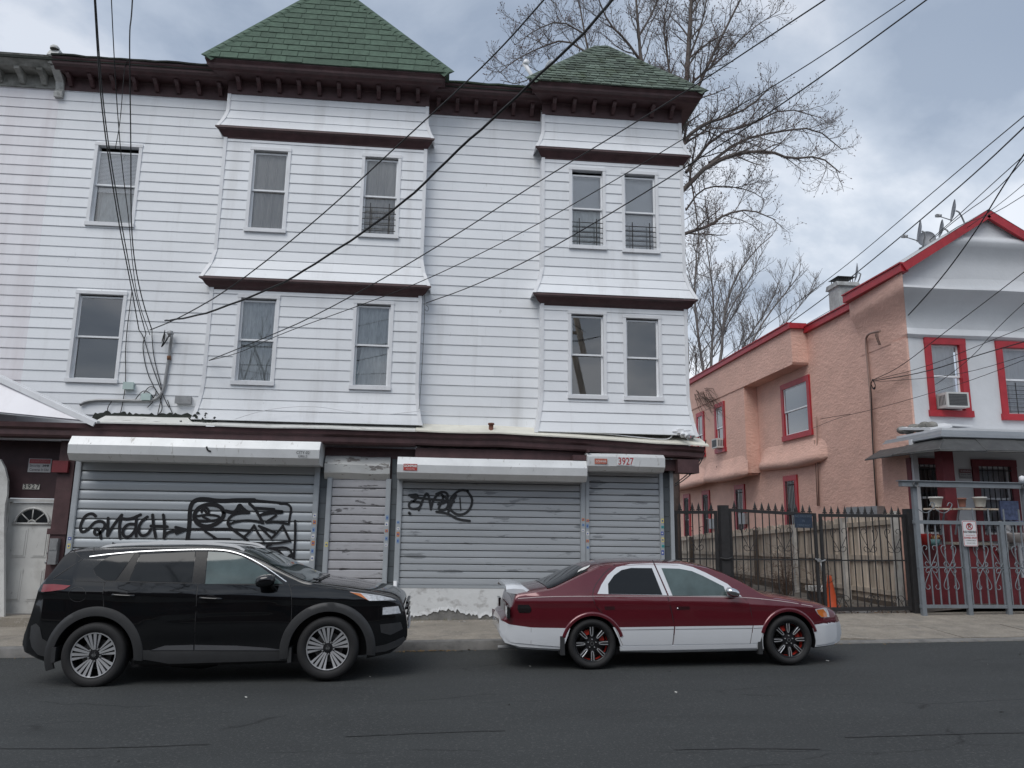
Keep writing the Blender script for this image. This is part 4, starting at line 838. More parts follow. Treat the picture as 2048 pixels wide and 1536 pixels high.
# porch: flat roof with gutter, metal awning, pillar, wall, deck
QX, QY = 10.80, 15.3
MGUT = mat('gutter_grey', (.25,.265,.28), .4, metal=.3, var=.08)
mb = MB(); mb.box(QX+.1, 17.6, QY+.1, PY-.01, 3.96, 4.02); mb.box(QX+.1, PX-.01, PY-.01, 17.4, 3.96, 4.02); mb.box(QX+.02, 17.6, QY+.02, PY-.02, 4.021, 4.10); mb.build('porch_roof', MFW, PH)
mb = MB(); pr = [(0,0),(-.03,-.04),(-.10,-.10),(-.12,-.16),(-.10,-.18),(0,-.18)]
mb.prism_x([(QY+a, 4.05+b) for a, b in pr], QX, 17.6, yref=QY, k=1)
mb.add([(QX+a,QY+a,4.05+b) for a, b in pr]+[(QX+a,17.4,4.05+b) for a, b in pr], [(i,6+i,6+(i+1)%6,(i+1)%6) for i in range(6)]+[(0,1,2,3,4,5)]); mb.build('gutter', MGUT, PH)
MB().poly([Vector((QX+.05,15.75,4.10)),Vector((QX+.5,15.65,4.16)),Vector((11.3,15.9,4.24)),Vector((11.9,15.8,4.20)),Vector((11.95,16.95,4.3)),Vector((QX+.05,16.9,4.25))], (0,0,.05)).build('roof_membrane', MFW, PH)
MSTONE = mat('rubble_stone', (.21,.205,.19), .95, var=.35, vs_=8, bump=.9, bs=18)
mb = MB()
for i in range(6):
    y = 15.95+i*.22; mb.ball((QX+.22+rnd.uniform(-.03,.03), y, 4.24+rnd.uniform(-.02,.03)), .14, .13, .10, 7, 5)
mb.build('rubble_coping', MSTONE, PH)
MAWN = mat('awning_dark', (.075,.076,.075), .55, metal=.3, var=.2, vs_=5, dirt=((.18,.18,.17),6,.6,.1,(1,1,1),.5))
ins = [(QX+.05,17.5),(QX+.05,16.4),(QX+.05,QY),(11.5,QY),(12.4,QY),(13.3,QY),(14.2,QY),(15.4,QY)]
ous = [(QX-.62,17.3),(QX-.62,16.2),(QX-.40,QY-.42),(11.4,QY-.5),(12.35,QY-.5),(13.3,QY-.5),(14.25,QY-.5),(15.4,QY-.5)]
for i in range(7):
    a, b = Vector((*ins[i],3.90)), Vector((*ins[i+1],3.90)); c, d = Vector((*ous[i+1],3.56)), Vector((*ous[i],3.56)); zz = Vector((0,0,.012*(i % 2)))
    MB().add([a+zz,b+zz,c+zz,d+zz,a+zz+Vector((0,0,.012)),b+zz+Vector((0,0,.012)),c+zz+Vector((0,0,.012)),d+zz+Vector((0,0,.012))], [(3,2,1,0),(4,5,6,7),(0,1,5,4),(1,2,6,5),(2,3,7,6),(3,0,4,7)]).build('awning_panel', MAWN, PH, fix=False)
mb = MB()
for i in range(7): 
    c, d = Vector((*ous[i],3.55)), Vector((*ous[i+1],3.55)); mb.tube([c,d], .013, 5)
    a = Vector((*ins[i+1],3.92)); mb.tube([a, d+Vector((0,0,.02))], .012, 5)
mb.build('awning_frame', MAWN, PH)
MB().box(10.92, 11.18, 15.55, 15.8, .25, 3.88).build('porch_pillar', MDRED, PH)
mb = MB(); mb.box(10.66, 10.78, 16.18, 16.28, .2, 3.94); mb.build('porch_post', MFW, PH)
mb = MB(); mb.box(pt(1836,1130,15.42).x, 12.35, 15.42, 15.54, .2, 1.62); mb.box(12.35, 17.6, 15.42, 15.54, .2, .95); mb.build('porch_wall', MDRED, PH)
MB().box(QX+.06, 17.6, 15.55, LW, .2, .62).build('porch_deck', MCONC, PH)
mb = MB(); mb.box(QX+.05, 11.75, 15.34, 15.6, 1.625, 1.68); mb.build('coping', MCONC, PH)
# conduit with weatherhead, cable bundle, downpipes on the pink wall
mb = MB(); X_ = PX-.06
P_ = lambda px, py, o=0: sd(px, py, X_-o)
mb.tube(smooth_line([P_(1760,662,.25),P_(1750,664,.2),P_(1736,668,.05),P_(1731,680),P_(1737,740),P_(1742,800),P_(1748,900),P_(1754,1015)],1), .03, 8); mb.build('service_conduit', mat('conduit_pink',(.30,.20,.165),.6,var=.15), PH)
mb = MB()
for o in (0,.03,.06): mb.tube(smooth_line([P_(1746,758,.08+o),P_(1741,768,.1+o),P_(1743,800,.06+o),P_(1744,860,.05),P_(1748,940,.05+o),P_(1753,1015,.05)],1), .014, 5)
for k in range(3): mb.tube(smooth_line([P_(1745+k,760,.1),P_(1752,770+3*k,.12),P_(1747,778+k,.12),P_(1742,768,.1)],2), .01, 5)
for k in range(3): mb.tube(smooth_line([P_(1750+3*k,664,.2),P_(1752+2*k,676,.2),P_(1758+2*k,690,.12)],2), .008, 5)
mb.build('cable_bundle', MCABLE, PH)
mb = MB(); mb.tube([P_(1633,832),P_(1638,1012)], .02, 6); mb.tube([P_(1629,880),P_(1635,1012)], .015, 6); mb.tube([sd(1434,932,PB-.05),sd(1435,965,PB-.05)], .03, 6); mb.build('downpipe', mat('pipe_pink',(.27,.17,.135),.7,var=.15), PH)
c = sd(1735,1017,PX-.1); MB().box(PX-.2, PX-.005, c.y-.6, c.y+.9, c.z-.35, c.z+.05).build('meter_cabinet', MGREYM, PH)
for px, py in ((1488,1040),(1427,1050)):
    c = sd(px,py,PX-.05); MB().box(PX-.14, PX-.005, c.y-.3, c.y+.3, c.z-.15, c.z+.25).build('vent_box', MGREYM, PH)
# chimney
ch = pt(1687,600,21.3); CH = thing('chimney', 'weathered grey stucco chimney with a black metal rain cap', 'chimney', (ch.x, 21.3, 8.0))
mch = mat('chimney_stucco', (.36,.37,.37), .9, var=.25, vs_=4, bump=.5, bs=12, dirt=((.16,.16,.155),3,.5,.15,(1,1,.6),.7))
z1 = pt(1687,578,21.3).z
mb = MB(); mb.box(ch.x-.30, ch.x+.30, 21.0, 21.6, 7.8, z1); mb.prism_x([(20.93,z1+.002),(21.67,z1+.002),(21.6,z1+.14),(21.0,z1+.14)], ch.x-.36, ch.x+.36); mb.build('stack', mch, CH)
mb = MB(); 
for i in range(7): mb.box(ch.x-.24+i*.075, ch.x-.225+i*.075, 21.08, 21.10, z1+.14, z1+.30); mb.box(ch.x-.24+i*.075, ch.x-.225+i*.075, 21.5, 21.52, z1+.14, z1+.30)
mb.box(ch.x-.24, ch.x+.23, 21.07, 21.53, z1+.14, z1+.16); mb.add([(ch.x-.30,21.0,z1+.31),(ch.x+.30,21.0,z1+.31),(ch.x+.30,21.6,z1+.31),(ch.x-.30,21.6,z1+.31),(ch.x-.15,21.2,z1+.36),(ch.x+.15,21.2,z1+.36),(ch.x+.15,21.4,z1+.36),(ch.x-.15,21.4,z1+.36)], [(3,2,1,0),(4,5,6,7),(0,1,5,4),(1,2,6,5),(2,3,7,6),(3,0,4,7)]); mb.build('rain_cap', MIRON, CH)
# satellite dishes
MDISH = mat('dish_grey', (.24,.25,.27), .5, var=.1, vs_=5)
def dish(label, px, py, Y, r, nrm, foot, arm=True):
    c = pt(px, py, Y); f = pt(foot[0], foot[1], Y+.15); t = thing('satellite_dish', label, 'satellite dish', f); n = Vector(nrm).normalized(); u = n.orthogonal().normalized(); v = n.cross(u)
    if abs(u.z) > abs(v.z): u, v = v, u
    mb = MB(); vs_ = [c-n*.06]; N_ = 20; fs = []
    for k, (f_, dd) in enumerate(((.5,-.045),(1,0),(1.02,.012))):
        for i in range(N_): a = 2*math.pi*i/N_; vs_.append(c+n*dd+u*(r*f_*.9*math.cos(a))+v*(r*f_*math.sin(a)))
    fs = [(0,1+i,1+(i+1)%N_) for i in range(N_)]+[(1+k*N_+i,1+(k+1)*N_+i,1+(k+1)*N_+(i+1)%N_,1+k*N_+(i+1)%N_) for k in range(2) for i in range(N_)]
    mb.add(vs_, fs, 0, True); mb.build('reflector', MDISH, t)
    mb = MB(); mb.tube(smooth_line([c-n*.07, c-n*.16+Vector((0,0,-.05)), f],1), .022, 8); mb.lathe([(.0,0),(.09,0),(.09,.02),(.0,.02)], f, n=8); mb.build('mast', MGREYM, t)
    if arm:
        e_ = c+n*r*1.15-v*(r*.55 if v.z > 0 else -r*.55); mb = MB(); mb.tube([c-v*(r*.9 if v.z > 0 else -r*.9), e_], .014, 6); mb.build('feed_arm', MGREYM, t)
        mb = MB(); mb.tube([e_-n*.02, e_-n*.10], .045, 8); mb.box(e_.x-.05, e_.x+.05, e_.y-.04, e_.y+.04, e_.z-.035, e_.z+.035); mb.build('receiver', MGREYM, t)
    return t
dish('satellite dish highest up the pink house roof, nearest the gable peak', 1906, 421, 18.2, .30, (-1,.5,.22), (1933,455))
dish('edge-on satellite dish leftmost of those by the red rake board', 1838, 462, 18.0, .30, (-1,.5,.2), (1845,497))
dish('round satellite dish facing the street, overlapping the edge-on dish', 1853, 478, 18.25, .24, (-.35,-1,.2), (1852,498), arm=False)
dish('small edge-on satellite dish between the two larger ones on the roof', 1882, 457, 18.1, .24, (-1,.45,.2), (1897,470), arm=False)
dish('satellite dish clamped to the side of the grey chimney', 1712, 545, 21.9, .30, (-1,.5,.2), (1706,585), arm=False)
# air conditioners
def aircon(label, c, w_, h, d, axis):
    t = thing('air_conditioner', label, 'air conditioner', c); m = mat('aircon_white',(.55,.55,.53),.5,var=.08); g = mat('aircon_grille',(.06,.062,.064),.6,var=.2,vs_=20)
    o = Vector(c)
    if axis == 'y':
        MB().box(o.x-w_/2, o.x+w_/2, o.y-d, o.y, o.z, o.z+h).build('case', m, t); MB().box(o.x-w_/2+.05, o.x+w_/2-.05, o.y-d-.006, o.y-d+.001, o.z+.04, o.z+h-.04).build('grille', g, t)
        for k in range(5): MB().box(o.x-w_/2-.004, o.x-w_/2, o.y-d+.06+k*.05, o.y-d+.085+k*.05, o.z+.06, o.z+h-.06).build('vent_slot', g, t, fix=False)
        for k in range(7): MB().box(o.x-w_/2+.05, o.x+w_/2-.05, o.y-d-.012, o.y-d-.006, o.z+.06+k*(h-.12)/7, o.z+.07+k*(h-.12)/7).build('grille_bar', mat('aircon_bar',(.14,.14,.14),.6,var=0), t, fix=False)
    else:
        MB().box(o.x-d, o.x, o.y-w_/2, o.y+w_/2, o.z, o.z+h).build('case', m, t); MB().box(o.x-d-.006, o.x-d+.001, o.y-w_/2+.05, o.y+w_/2-.05, o.z+.05, o.z+h-.05).build('grille', g, t)
        for k in range(4): MB().box(o.x-d+.05+k*.06, o.x-d+.08+k*.06, o.y-w_/2-.004, o.y-w_/2, o.z+.06, o.z+h-.06).build('vent_slot', g, t, fix=False)
aircon('window air conditioner in the red-framed window of the white front', (12.24,PY+.04,4.80), .56, .36, .38, 'y')
aircon('small air conditioner in a far window of the pink side wall', (PB+.02,28.2,4.95), .55, .36, .32, 'x')
# things on the porch
def pot(label, px, py, Y, r, h, m, zb=None):
    c = pt(px, py, Y); t = tag(MB().lathe([(0,0),(r*.68,0),(r*.72,.01),(r*.95,h*.82),(r*1.08,h*.83),(r*1.08,h),(r*.92,h),(r*.85,h*.75),(0,h*.74)], (c.x,Y,c.z), n=20).build('flower_pot', m, None), label, 'flower pot', 'flower pots on the porch'); return t
MPOT = mat('pot_white', (.56,.56,.53), .6, var=.12, vs_=9)
for px0, px1, py, lab in ((1862,1892,1016,'short'),(1921,1985,1016,'long')):
    a, b = pt(px0,py,15.2), pt(px1,py,15.2); tg = thing('plant_shelf', 'grey wooden plank shelf carrying the %s' % ('single white flower pot' if lab == 'short' else 'terracotta and right-hand white flower pots'), 'shelf', (a.x,15.2,a.z-.03))
    MB().box(a.x-.04, b.x+.04, 15.08, 15.40, a.z-.035, a.z).build('plank', MWOOD, tg)
    for x in (a.x, b.x): MB().beam((x,15.25,a.z-.035),(x,15.44,a.z-.55),.025,.03).build('shelf_leg', MGATE, tg)
pot('white plastic flower pot left of the dark red pillar', 1873, 1014, 15.22, .13, .21, MPOT); pot('white plastic flower pot right of the dark red pillar', 1961, 1014, 15.22, .13, .21, MPOT)
pot('terracotta flower pot beside the dark red pillar', 1925, 1014, 15.26, .085, .19, mat('terracotta',(.27,.13,.10),.8,var=.15))
# clutter behind the gate
o = tag(MB().lathe([(0,0),(.10,0),(.135,.22),(.14,.23),(.12,.23),(.09,.02)], pt(1850,1090,15.25), n=16).build('bucket', mat('bucket_red',(.45,.03,.03),.5,var=.1), None), 'red bucket on the low porch wall behind the gate', 'bucket')
bk = thing('flower_basket', 'basket of dried straw flowers beside the red bucket', 'flower basket', pt(1868,1092,15.22)); c = bk.location.copy()
MB().lathe([(0,0),(.09,.0),(.13,.14),(.11,.14),(0,.12)], c, n=14).build('basket', mat('basket_teal',(.10,.20,.21),.7,var=.2), bk)
mb = MB()
for i in range(40):
    a = rnd.uniform(0,6.28); r_ = rnd.uniform(.05,.2); mb.tube(smooth_line([c+Vector((0,0,.1)), c+Vector((math.cos(a)*r_*.6,math.sin(a)*r_*.4,.2)), c+Vector((math.cos(a)*r_,math.sin(a)*r_*.6,.15+rnd.uniform(-.05,.1)))],1), .006, 3)
mb.build('dried_stems', mat('straw',(.42,.27,.13),.8,var=.3,vs_=20), bk)
st = thing('wrapped_bundle', 'striped grey cloth bundle heaped at the right edge of the porch', 'bundle', pt(2020,1105,15.3)); c = st.location.copy(); mb = MB()
for i in range(9): mb.ball(c+Vector((rnd.uniform(-.2,.15),rnd.uniform(0,.15),rnd.uniform(0,.55))), rnd.uniform(.08,.16), .1, rnd.uniform(.08,.17), 10, 7)
mb.build('cloth', mat('striped_cloth',(.28,.28,.29),.8,var=.55,vs_=9,stretch=(1,1,3)), st)
o = tag(MB().lathe([(0,0),(.13,0),(.16,.17),(.165,.2),(.14,.2),(0,.18)], pt(2033,1085,15.15), n=18).build('planter', mat('planter_grey',(.40,.37,.36),.6,var=.15), None), 'pale grey planter low at the right edge behind the gate', 'planter')
o = thing('porch_chair', 'blue-white folded chair on the porch by the right window', 'chair', pt(2022,1040,16.0)); c = o.location.copy()
MB().box(c.x-.22, c.x+.22, 16.0, 16.04, c.z, c.z+.42).build('backrest', mat('chair_blue',(.12,.15,.26),.6,var=.4,vs_=12), o)
MB().box(c.x-.22, c.x+.22, 15.6, 16.0, c.z-.06, c.z-.02).build('seat', mat('chair_blue',(.12,.15,.26),.6), o)
for dx_ in (-.2,.2):
    for yy in (15.63,15.97): MB().beam((c.x+dx_,yy,.62),(c.x+dx_,yy,c.z-.02),.025,.025).build('leg', MGREYM, o)
tt, c, w_, h = sign('warning_sign', 'faded security camera sign between the two porch windows', 1917, 938, 1944, 958, 16.29, mat('sign_faded',(.34,.33,.34),.6,var=.15))
plate(tt, c.x-w_*.46, c.x+w_*.46, c.z+h*.12, c.z+h*.46, 16.276, MDRED, 'red_band'); text_mesh('WARNING', .06, MTRIM, tt, (c.x,16.268,c.z+h*.28), sx=.9); text_mesh('Security 24HR', .05, MBLACK, tt, (c.x,16.27,c.z-h*.05), sx=.85); text_mesh('Cameras In Use', .05, MBLACK, tt, (c.x,16.27,c.z-h*.32), sx=.85)
# ================================================================== grey sliding gate in front of the porch
GY = 14.4
GG = thing('porch_gate', 'blue-grey steel bar fence with scrollwork in front of the porch', 'fence', (9.3, GY, gz(9.3)+.2))
zt, zm_, zbm = 2.86, 2.07, pt(1930,1213,GY).z
def gate_bar(x0, z0, x1, z1, w_, nm): MB().beam((x0,GY,z0),(x1,GY,z1),w_,w_).build(nm, MGATE, GG, fix=False)
for x, z in ((9.45, zt+.02), (10.40, 2.05), (11.80, zt+.04), (11.22, 2.05)): MB().box(x-.042, x+.042, GY-.042, GY+.042, gz(x)+.12, z).build('post', MGATE, GG)
mb = MB(); mb.box(9.15, 14, GY-.10, GY+.02, zt-.10, zt); mb.box(9.12, 14, GY-.13, GY+.05, zt+.002, zt+.02); mb.build('top_beam', MGATE, GG)
MB().lathe([(.0,.13),(.05,.11),(.06,.05),(.05,0),(0,0)], (11.80,GY,zt+.04), n=12).build('post_cap', MTRIM, GG)
for x in (9.42, 11.72): MB().lathe([(.05,-.03),(.05,.03),(0,.031)], (x,GY-.12,zt-.06), (0,1,0), 12).build('roller', MGREYM, GG)
for z, w_ in ((zm_, .07), (1.20, .022), (zbm, .06)): MB().box(9.39, 14, GY-w_/2, GY+w_/2, z-w_/2, z+w_/2).build('rail', MGATE, GG)
x = 9.50; i = 0
while x < 12.3:
    gate_bar(x, zbm, x, zm_+(.28 if x > 10.45 and i % 2 else 0), .022, 'bar'); x += .165; i += 1
def scroll(mb, cx, cz, s_, Y, up=1, r=.009):
    for sg in (-1, 1):
        p = [Vector((cx+sg*.0*s_, Y, cz)), Vector((cx+sg*.10*s_, Y, cz+up*.18*s_)), Vector((cx+sg*.19*s_, Y, cz+up*.36*s_)), Vector((cx+sg*.17*s_, Y, cz+up*.46*s_)), Vector((cx+sg*.09*s_, Y, cz+up*.47*s_)), Vector((cx+sg*.06*s_, Y, cz+up*.41*s_)), Vector((cx+sg*.10*s_, Y, cz+up*.37*s_))]
        mb.tube(smooth_line(p,2), r, 4)
        q = [Vector((cx, Y, cz)), Vector((cx+sg*.09*s_, Y, cz+up*-.02*s_)), Vector((cx+sg*.15*s_, Y, cz+up*.05*s_)), Vector((cx+sg*.11*s_, Y, cz+up*.11*s_)), Vector((cx+sg*.07*s_, Y, cz+up*.07*s_))]
        mb.tube(smooth_line(q,2), r, 4)
for cx in (9.67, 10.06, 10.74, 11.14, 11.55): 
    mb = MB(); scroll(mb, cx, 1.22, .85, GY-.015); scroll(mb, cx, 1.18, .85, GY-.015, -1); mb.build('scroll', MGATE, GG)
for cx in (9.78, 10.15): mb = MB(); mb.tube(smooth_line([(cx-.32,GY,zm_+.28),(cx-.12,GY,zm_+.16),(cx+.02,GY,zm_+.24),(cx+.1,GY,zm_+.36),(cx+.02,GY,zm_+.40),(cx-.02,GY,zm_+.32)],2), .011, 4); mb.build('scroll', MGATE, GG)
# no parking sign on the middle post
SG = thing('no_parking_sign', 'white no parking tow-away sign on the grey gate post', 'sign', pt(1940,1068,14.3)); c = pt(1940,1067,14.3); sw, sh_ = .30, .50
MS = mat('sign_white', (.66,.66,.68), .45, var=.04); MSR = mat('sign_red_ink', (.42,.035,.04), .5, var=.05); MSK = mat('sign_black_ink', (.02,.02,.022), .5, var=0)
p = []
for cx, cz, a0 in ((sw/2-.03,sh_/2-.03,0),(-sw/2+.03,sh_/2-.03,90),(-sw/2+.03,-sh_/2+.03,180),(sw/2-.03,-sh_/2+.03,270)):
    for k in range(5): a = R(a0+k*22.5); p.append(c+Vector((cx+.03*math.cos(a),0,cz+.03*math.sin(a))))
MB().poly(p, (0,.006,0)).build('panel', MS, SG)
mb = MB(); q = [c+Vector(((v-c).x*.93,-.003,(v-c).z*.955)) for v in p]; ribbon(mb, q+[q[0]], .008, (0,1,0)); mb.build('border', MSR, SG, fix=False)
mb = MB(); ring = [c+Vector((.062*math.cos(2*math.pi*k/24),-.003,.135+.062*math.sin(2*math.pi*k/24))) for k in range(25)]; ribbon(mb, ring, .016, (0,1,0)); ribbon(mb, [c+Vector((-.042,-.005,.178)),c+Vector((.042,-.005,.092))], .014, (0,1,0)); mb.build('symbol_ring', MSR, SG, fix=False)
text_mesh('P', .12, MSK, SG, c+Vector((0,-.004,.135)), bold=.003); text_mesh('NO PARKING', .055, MSK, SG, c+Vector((0,-.004,.03)), sx=.82, bold=.0015)
text_mesh('VEHICLES WILL BE', .026, MSR, SG, c+Vector((0,-.004,-.035)), sx=.95); text_mesh('TOWED AWAY', .048, MSR, SG, c+Vector((0,-.004,-.085)), sx=.85, bold=.0012); text_mesh('AT OWNERS EXPENSE', .024, MSK, SG, c+Vector((0,-.004,-.135)), sx=.9); text_mesh('24 HOURS 7 DAYS', .024, MSK, SG, c+Vector((0,-.004,-.185)), sx=.9)
# ================================================================== iron alley gate
IG = thing('iron_gate', 'dark iron driveway gate with spear tips closing the alley', 'gate', (7.0, W, gz(7)+.17))
def spear_mesh():
    mb = MB(); mb.add([(0,-.012,.0),(.012,0,0),(0,.012,0),(-.012,0,0),(0,-.010,.03),(.024,0,.045),(0,.010,.03),(-.024,0,.045),(0,0,.13),(0,-.010,.075),(.0,.010,.075)],
      [(0,1,5,4),(1,2,6,5),(2,3,7,6),(3,0,4,7),(4,5,9),(5,8,9),(7,4,9),(8,7,9),(6,7,10),(7,8,10),(5,6,10),(8,5,10)])
    mb.add([(-.035,-.005,.03),(-.035,.005,.03),(-.010,.005,.02),(-.010,-.005,.02),(-.03,0,-.005)], [(0,1,2,3),(0,3,4),(1,2,4),(0,1,4)]); mb.add([(.035,-.005,.03),(.035,.005,.03),(.010,.005,.02),(.010,-.005,.02),(.03,0,-.005)], [(0,1,2,3),(0,3,4),(1,2,4),(0,1,4)])
    for v in mb.v: v *= 1.3
    return mb.mesh('spear_tip', MIRON)
SPM = spear_mesh()
def leaf(x0, x1, zb0, zt0, zt1, n, skip=(), name='gate_leaf'):
    mb = MB(); r = .05; gx = lambda x: gz(x)-gz(x0)
    mb.box(x0, x0+r, W-.03, W+.03, zb0, zt0); mb.box(x1-r, x1, W-.03, W+.03, zb0+gx(x1), zt1)
    mb.beam((x0+r,W,zt0-.03),(x1-r,W,zt1-.03),.05,.06); mb.beam((x0+r,W,zb0+.05),(x1-r,W,zb0+gx(x1)+.05),.05,.07); mb.beam((x0+r,W,1.30),(x1-r,W,1.30+gx(x1)*.5),.02,.025)
    lf = mb.build(name, MIRON, IG); r0 = wloc(lf)
    for i in range(n):
        x = x0+r+(x1-x0-2*r)*(i+.5)/n; f = (x-x0)/(x1-x0); z = zt0+(zt1-zt0)*f
        MB().beam((x,W,zb0+.06+gx(x)),(x+rnd.uniform(-.004,.004),W,z-.02),.018,.018).build('bar', MIRON, lf, fix=False)
        if i not in skip: link('spear_tip', SPM, lf, Vector((x,W,z))-r0)
    return lf
l1 = leaf(4.64, 5.50, gz(5)+.20, 2.22, 2.23, 6, (1,4)); l2 = leaf(5.74, 7.53, gz(6)+.20, 2.28, 2.215, 12, (1,2)); l3 = leaf(7.60, 9.40, gz(8)+.20, 2.205, 2.22, 12, (8,))
for x, z, w_ in ((5.63,2.34,.17),(9.50,2.33,.17)): MB().box(x-w_/2, x+w_/2, W-.085, W+.085, gz(x)+.1, z).build('post', MIRON, IG)
for lf, xs_ in ((l1,(5.07,)),(l2,(6.15,6.85)),(l3,(7.98,8.62,9.12))):
    for cx in xs_:
        for cz, up in ((1.48,1),(.62,-1)) if lf is not l1 else ((1.48,1),):
            mb = MB(); scroll(mb, cx, cz, .95, W-.012, up, .007); mb.build('scroll', MIRON, lf)
mb = MB(); 
for k in range(10): mb.lathe([(.022,-.006),(.028,0),(.022,.006)], (7.50+.016*(k % 4),W-.05,1.30+.02*math.sin(k*1.3)), (math.sin(k),.4,math.cos(k)), 8)
mb.tube(smooth_line([(7.45,W-.04,1.33),(7.55,W-.06,1.27),(7.66,W-.04,1.31)],2), .018, 5); mb.tube([(7.55,W-.06,1.27),(7.55,W-.07,1.10)], .012, 5); mb.build('chain', MGREYM, IG)
mb = MB(); mb.tube(smooth_line([(5.5,W-.09,1.33),(5.62,W-.11,1.30),(5.75,W-.09,1.34)],1), .02, 5); mb.build('gate_chain', MIRON, IG)
tt, c, w_, h = sign('driveway_sign', 'small dark blue notice board wired to the iron alley gate', 1588, 1028, 1625, 1056, W-.04, mat('sign_navy',(.022,.035,.06),.5,var=.3,vs_=8))
MSN = mat('faded_print', (.10,.13,.17), .6, var=.2, vs_=15)
for k, tx in enumerate(('NO PARKING','IN','DRIVEWAY')): text_mesh(tx, .07, MSN, tt, (c.x,W-.056,c.z+.09-.09*k), sx=.8)
# ================================================================== wooden fence along the alley
FX = 9.62
WF = thing('wooden_fence', 'weathered grey wooden board fence along the right side of the alley', 'fence', (FX, 15.2, gz(FX)+.2))
def ftop(y): 
    return 2.28-.045*(y-15.2) if y < 19 else 2.11-.047*(y-19)
def fbot(y): return gz(FX)+.14+.10*(1 if y < 20 else 1)
y = 15.25; i = 0
while y < 30:
    w_ = rnd.uniform(.125,.148); a = rnd.uniform(-.006,.006); top = ftop(y)+rnd.uniform(-.035,.02); tl = rnd.uniform(-.012,.012)
    x = FX+rnd.uniform(0,.008); b0 = fbot(y)
    MB().poly([Vector((x,y,b0)),Vector((x,y+w_,b0)),Vector((x+tl,y+w_+a,top-.03)),Vector((x+tl,y+w_*.72+a,top)),Vector((x+tl,y+w_*.28+a,top)),Vector((x+tl,y+a,top-.03))], (.02,0,0)).build('fence_board', MWOOD, WF, fix=False)
    y += w_+rnd.uniform(.006,.022); i += 1
for y0, y1 in ((15.2,19.0),(19.0,24.0),(24.0,30.0)):
    for f in (.12,.5,.90):
        a = Vector((FX-.03,y0,fbot(y0)+(ftop(y0)-fbot(y0))*f)); b = Vector((FX-.03,y1,fbot(y1)+(ftop(y1)-fbot(y1))*f)); MB().beam(a, b, .05, .10).build('fence_rail', MWOOD, WF)
MPOSTW = mat('post_whitewash', (.42,.40,.37), .9, var=.2, vs_=4, bump=.4, bs=15, dirt=((.17,.13,.10),3,.55,.12,(3,3,.6),.7)); MPOSTB = mat('post_brown', (.085,.065,.05), .9, var=.3, vs_=4, bump=.4, bs=15)
for y, m, o_ in ((15.22,MPOSTW,.05),(17.25,MPOSTW,.02),(19.75,MPOSTW,-.02),(22.3,MPOSTB,-.05),(25.2,MPOSTB,-.05),(28.2,MPOSTB,-.05)): MB().box(FX-.17, FX-.06, y-.055, y+.055, .1, ftop(y)+o_-.03).build('fence_post', m, WF)
MB().box(FX-.06, FX+.0, 15.2, 30, gz(FX)+.10, gz(FX)+.28).build('gravel_board', MPOSTB, WF)
# ================================================================== cone, shrubs, litter behind the gate
MCONE = mat('cone_orange', (.62,.085,.018), .5, var=.12, vs_=9, dirt=((.28,.06,.03),6,.6,.15,(1,1,1),.5))
cp = gr(1668,1207,.16); cp = pt(1662,1205,15.4); c = Vector((cp.x, 15.4, gz(cp.x)+.19)); CN = thing('traffic_cone', 'faded orange traffic cone standing behind the alley gate', 'traffic cone', c)
MB().lathe([(.15,.03),(.14,.05),(.045,.60),(.038,.66),(.0,.66)], c, n=18).build('cone', MCONE, CN)
MB().box(c.x-.20, c.x+.20, c.y-.18, c.y+.18, c.z, c.z+.035).build('base', MCONE, CN)
cr_ = pt(1643,1195,15.9); CRT = thing('storage_crate', 'dark crate with a white top half hidden behind the traffic cone', 'crate', (cr_.x,15.9,gz(cr_.x)+.2))
MB().box(cr_.x-.22, cr_.x+.18, 15.75, 16.1, gz(cr_.x)+.19, .62).build('crate_box', MIRON, CRT); MB().box(cr_.x-.24, cr_.x+.20, 15.73, 16.12, .62, .72).build('lid', MPOT, CRT)
MTWIG = mat('dry_twig', (.10,.062,.045), .9, var=.3, vs_=15)
def shrub(label, x, y, h, n, sp, m=MTWIG):
    z0 = gz(x)+.17; t = thing('dry_shrub', label, 'shrub', (x,y,z0), 'leafless shrubs behind the alley gate'); mb = MB(); ml = MB()
    for i in range(n):
        a = rnd.uniform(0,6.28); r_ = rnd.uniform(.2,1)*sp; hh = h*rnd.uniform(.45,1); p = [Vector((x+math.cos(a)*.05,y+math.sin(a)*.05,z0))]; q = p[0].copy(); d = Vector((math.cos(a)*r_/h*.6,math.sin(a)*r_/h*.6,1))
        for k in range(6): q = q+(d+Vector((rnd.gauss(0,.22),rnd.gauss(0,.22),rnd.gauss(0,.08)))).normalized()*hh/6; p.append(q.copy())
        mb.tube(p, .008, 3, r2=.002)
        for k in range(5):
            j = rnd.randrange(2,7); s_ = p[j]; e_ = s_+Vector((rnd.gauss(0,.16),rnd.gauss(0,.16),rnd.uniform(-.05,.22))); mb.tube([s_,(s_+e_)/2+Vector((0,0,.02)),e_], .004, 3, r2=.0015)
            if rnd.random() < .5: u = Vector((rnd.gauss(0,1),rnd.gauss(0,1),rnd.gauss(0,1))).normalized()*.022; ml.add([e_,e_+u,e_+u.cross(Vector((0,.7,.7)))*.8], [(0,1,2)])
    mb.build('stems', m, t, fix=False); ml.build('dead_leaves', mat('dead_leaf',(.13,.075,.04),.9,var=.3,vs_=20), t, fix=False)
shrub('taller leafless brown shrub against the alley fence behind the gate', 7.2, 15.5, 1.35, 38, .75); shrub('low leafless brown shrub left of the taller one behind the gate', 6.4, 15.7, 1.05, 26, .65); shrub('thin bare stems beside the meeting stile of the alley gate', 7.75, 15.3, 1.3, 12, .35)
mb = MB(); 
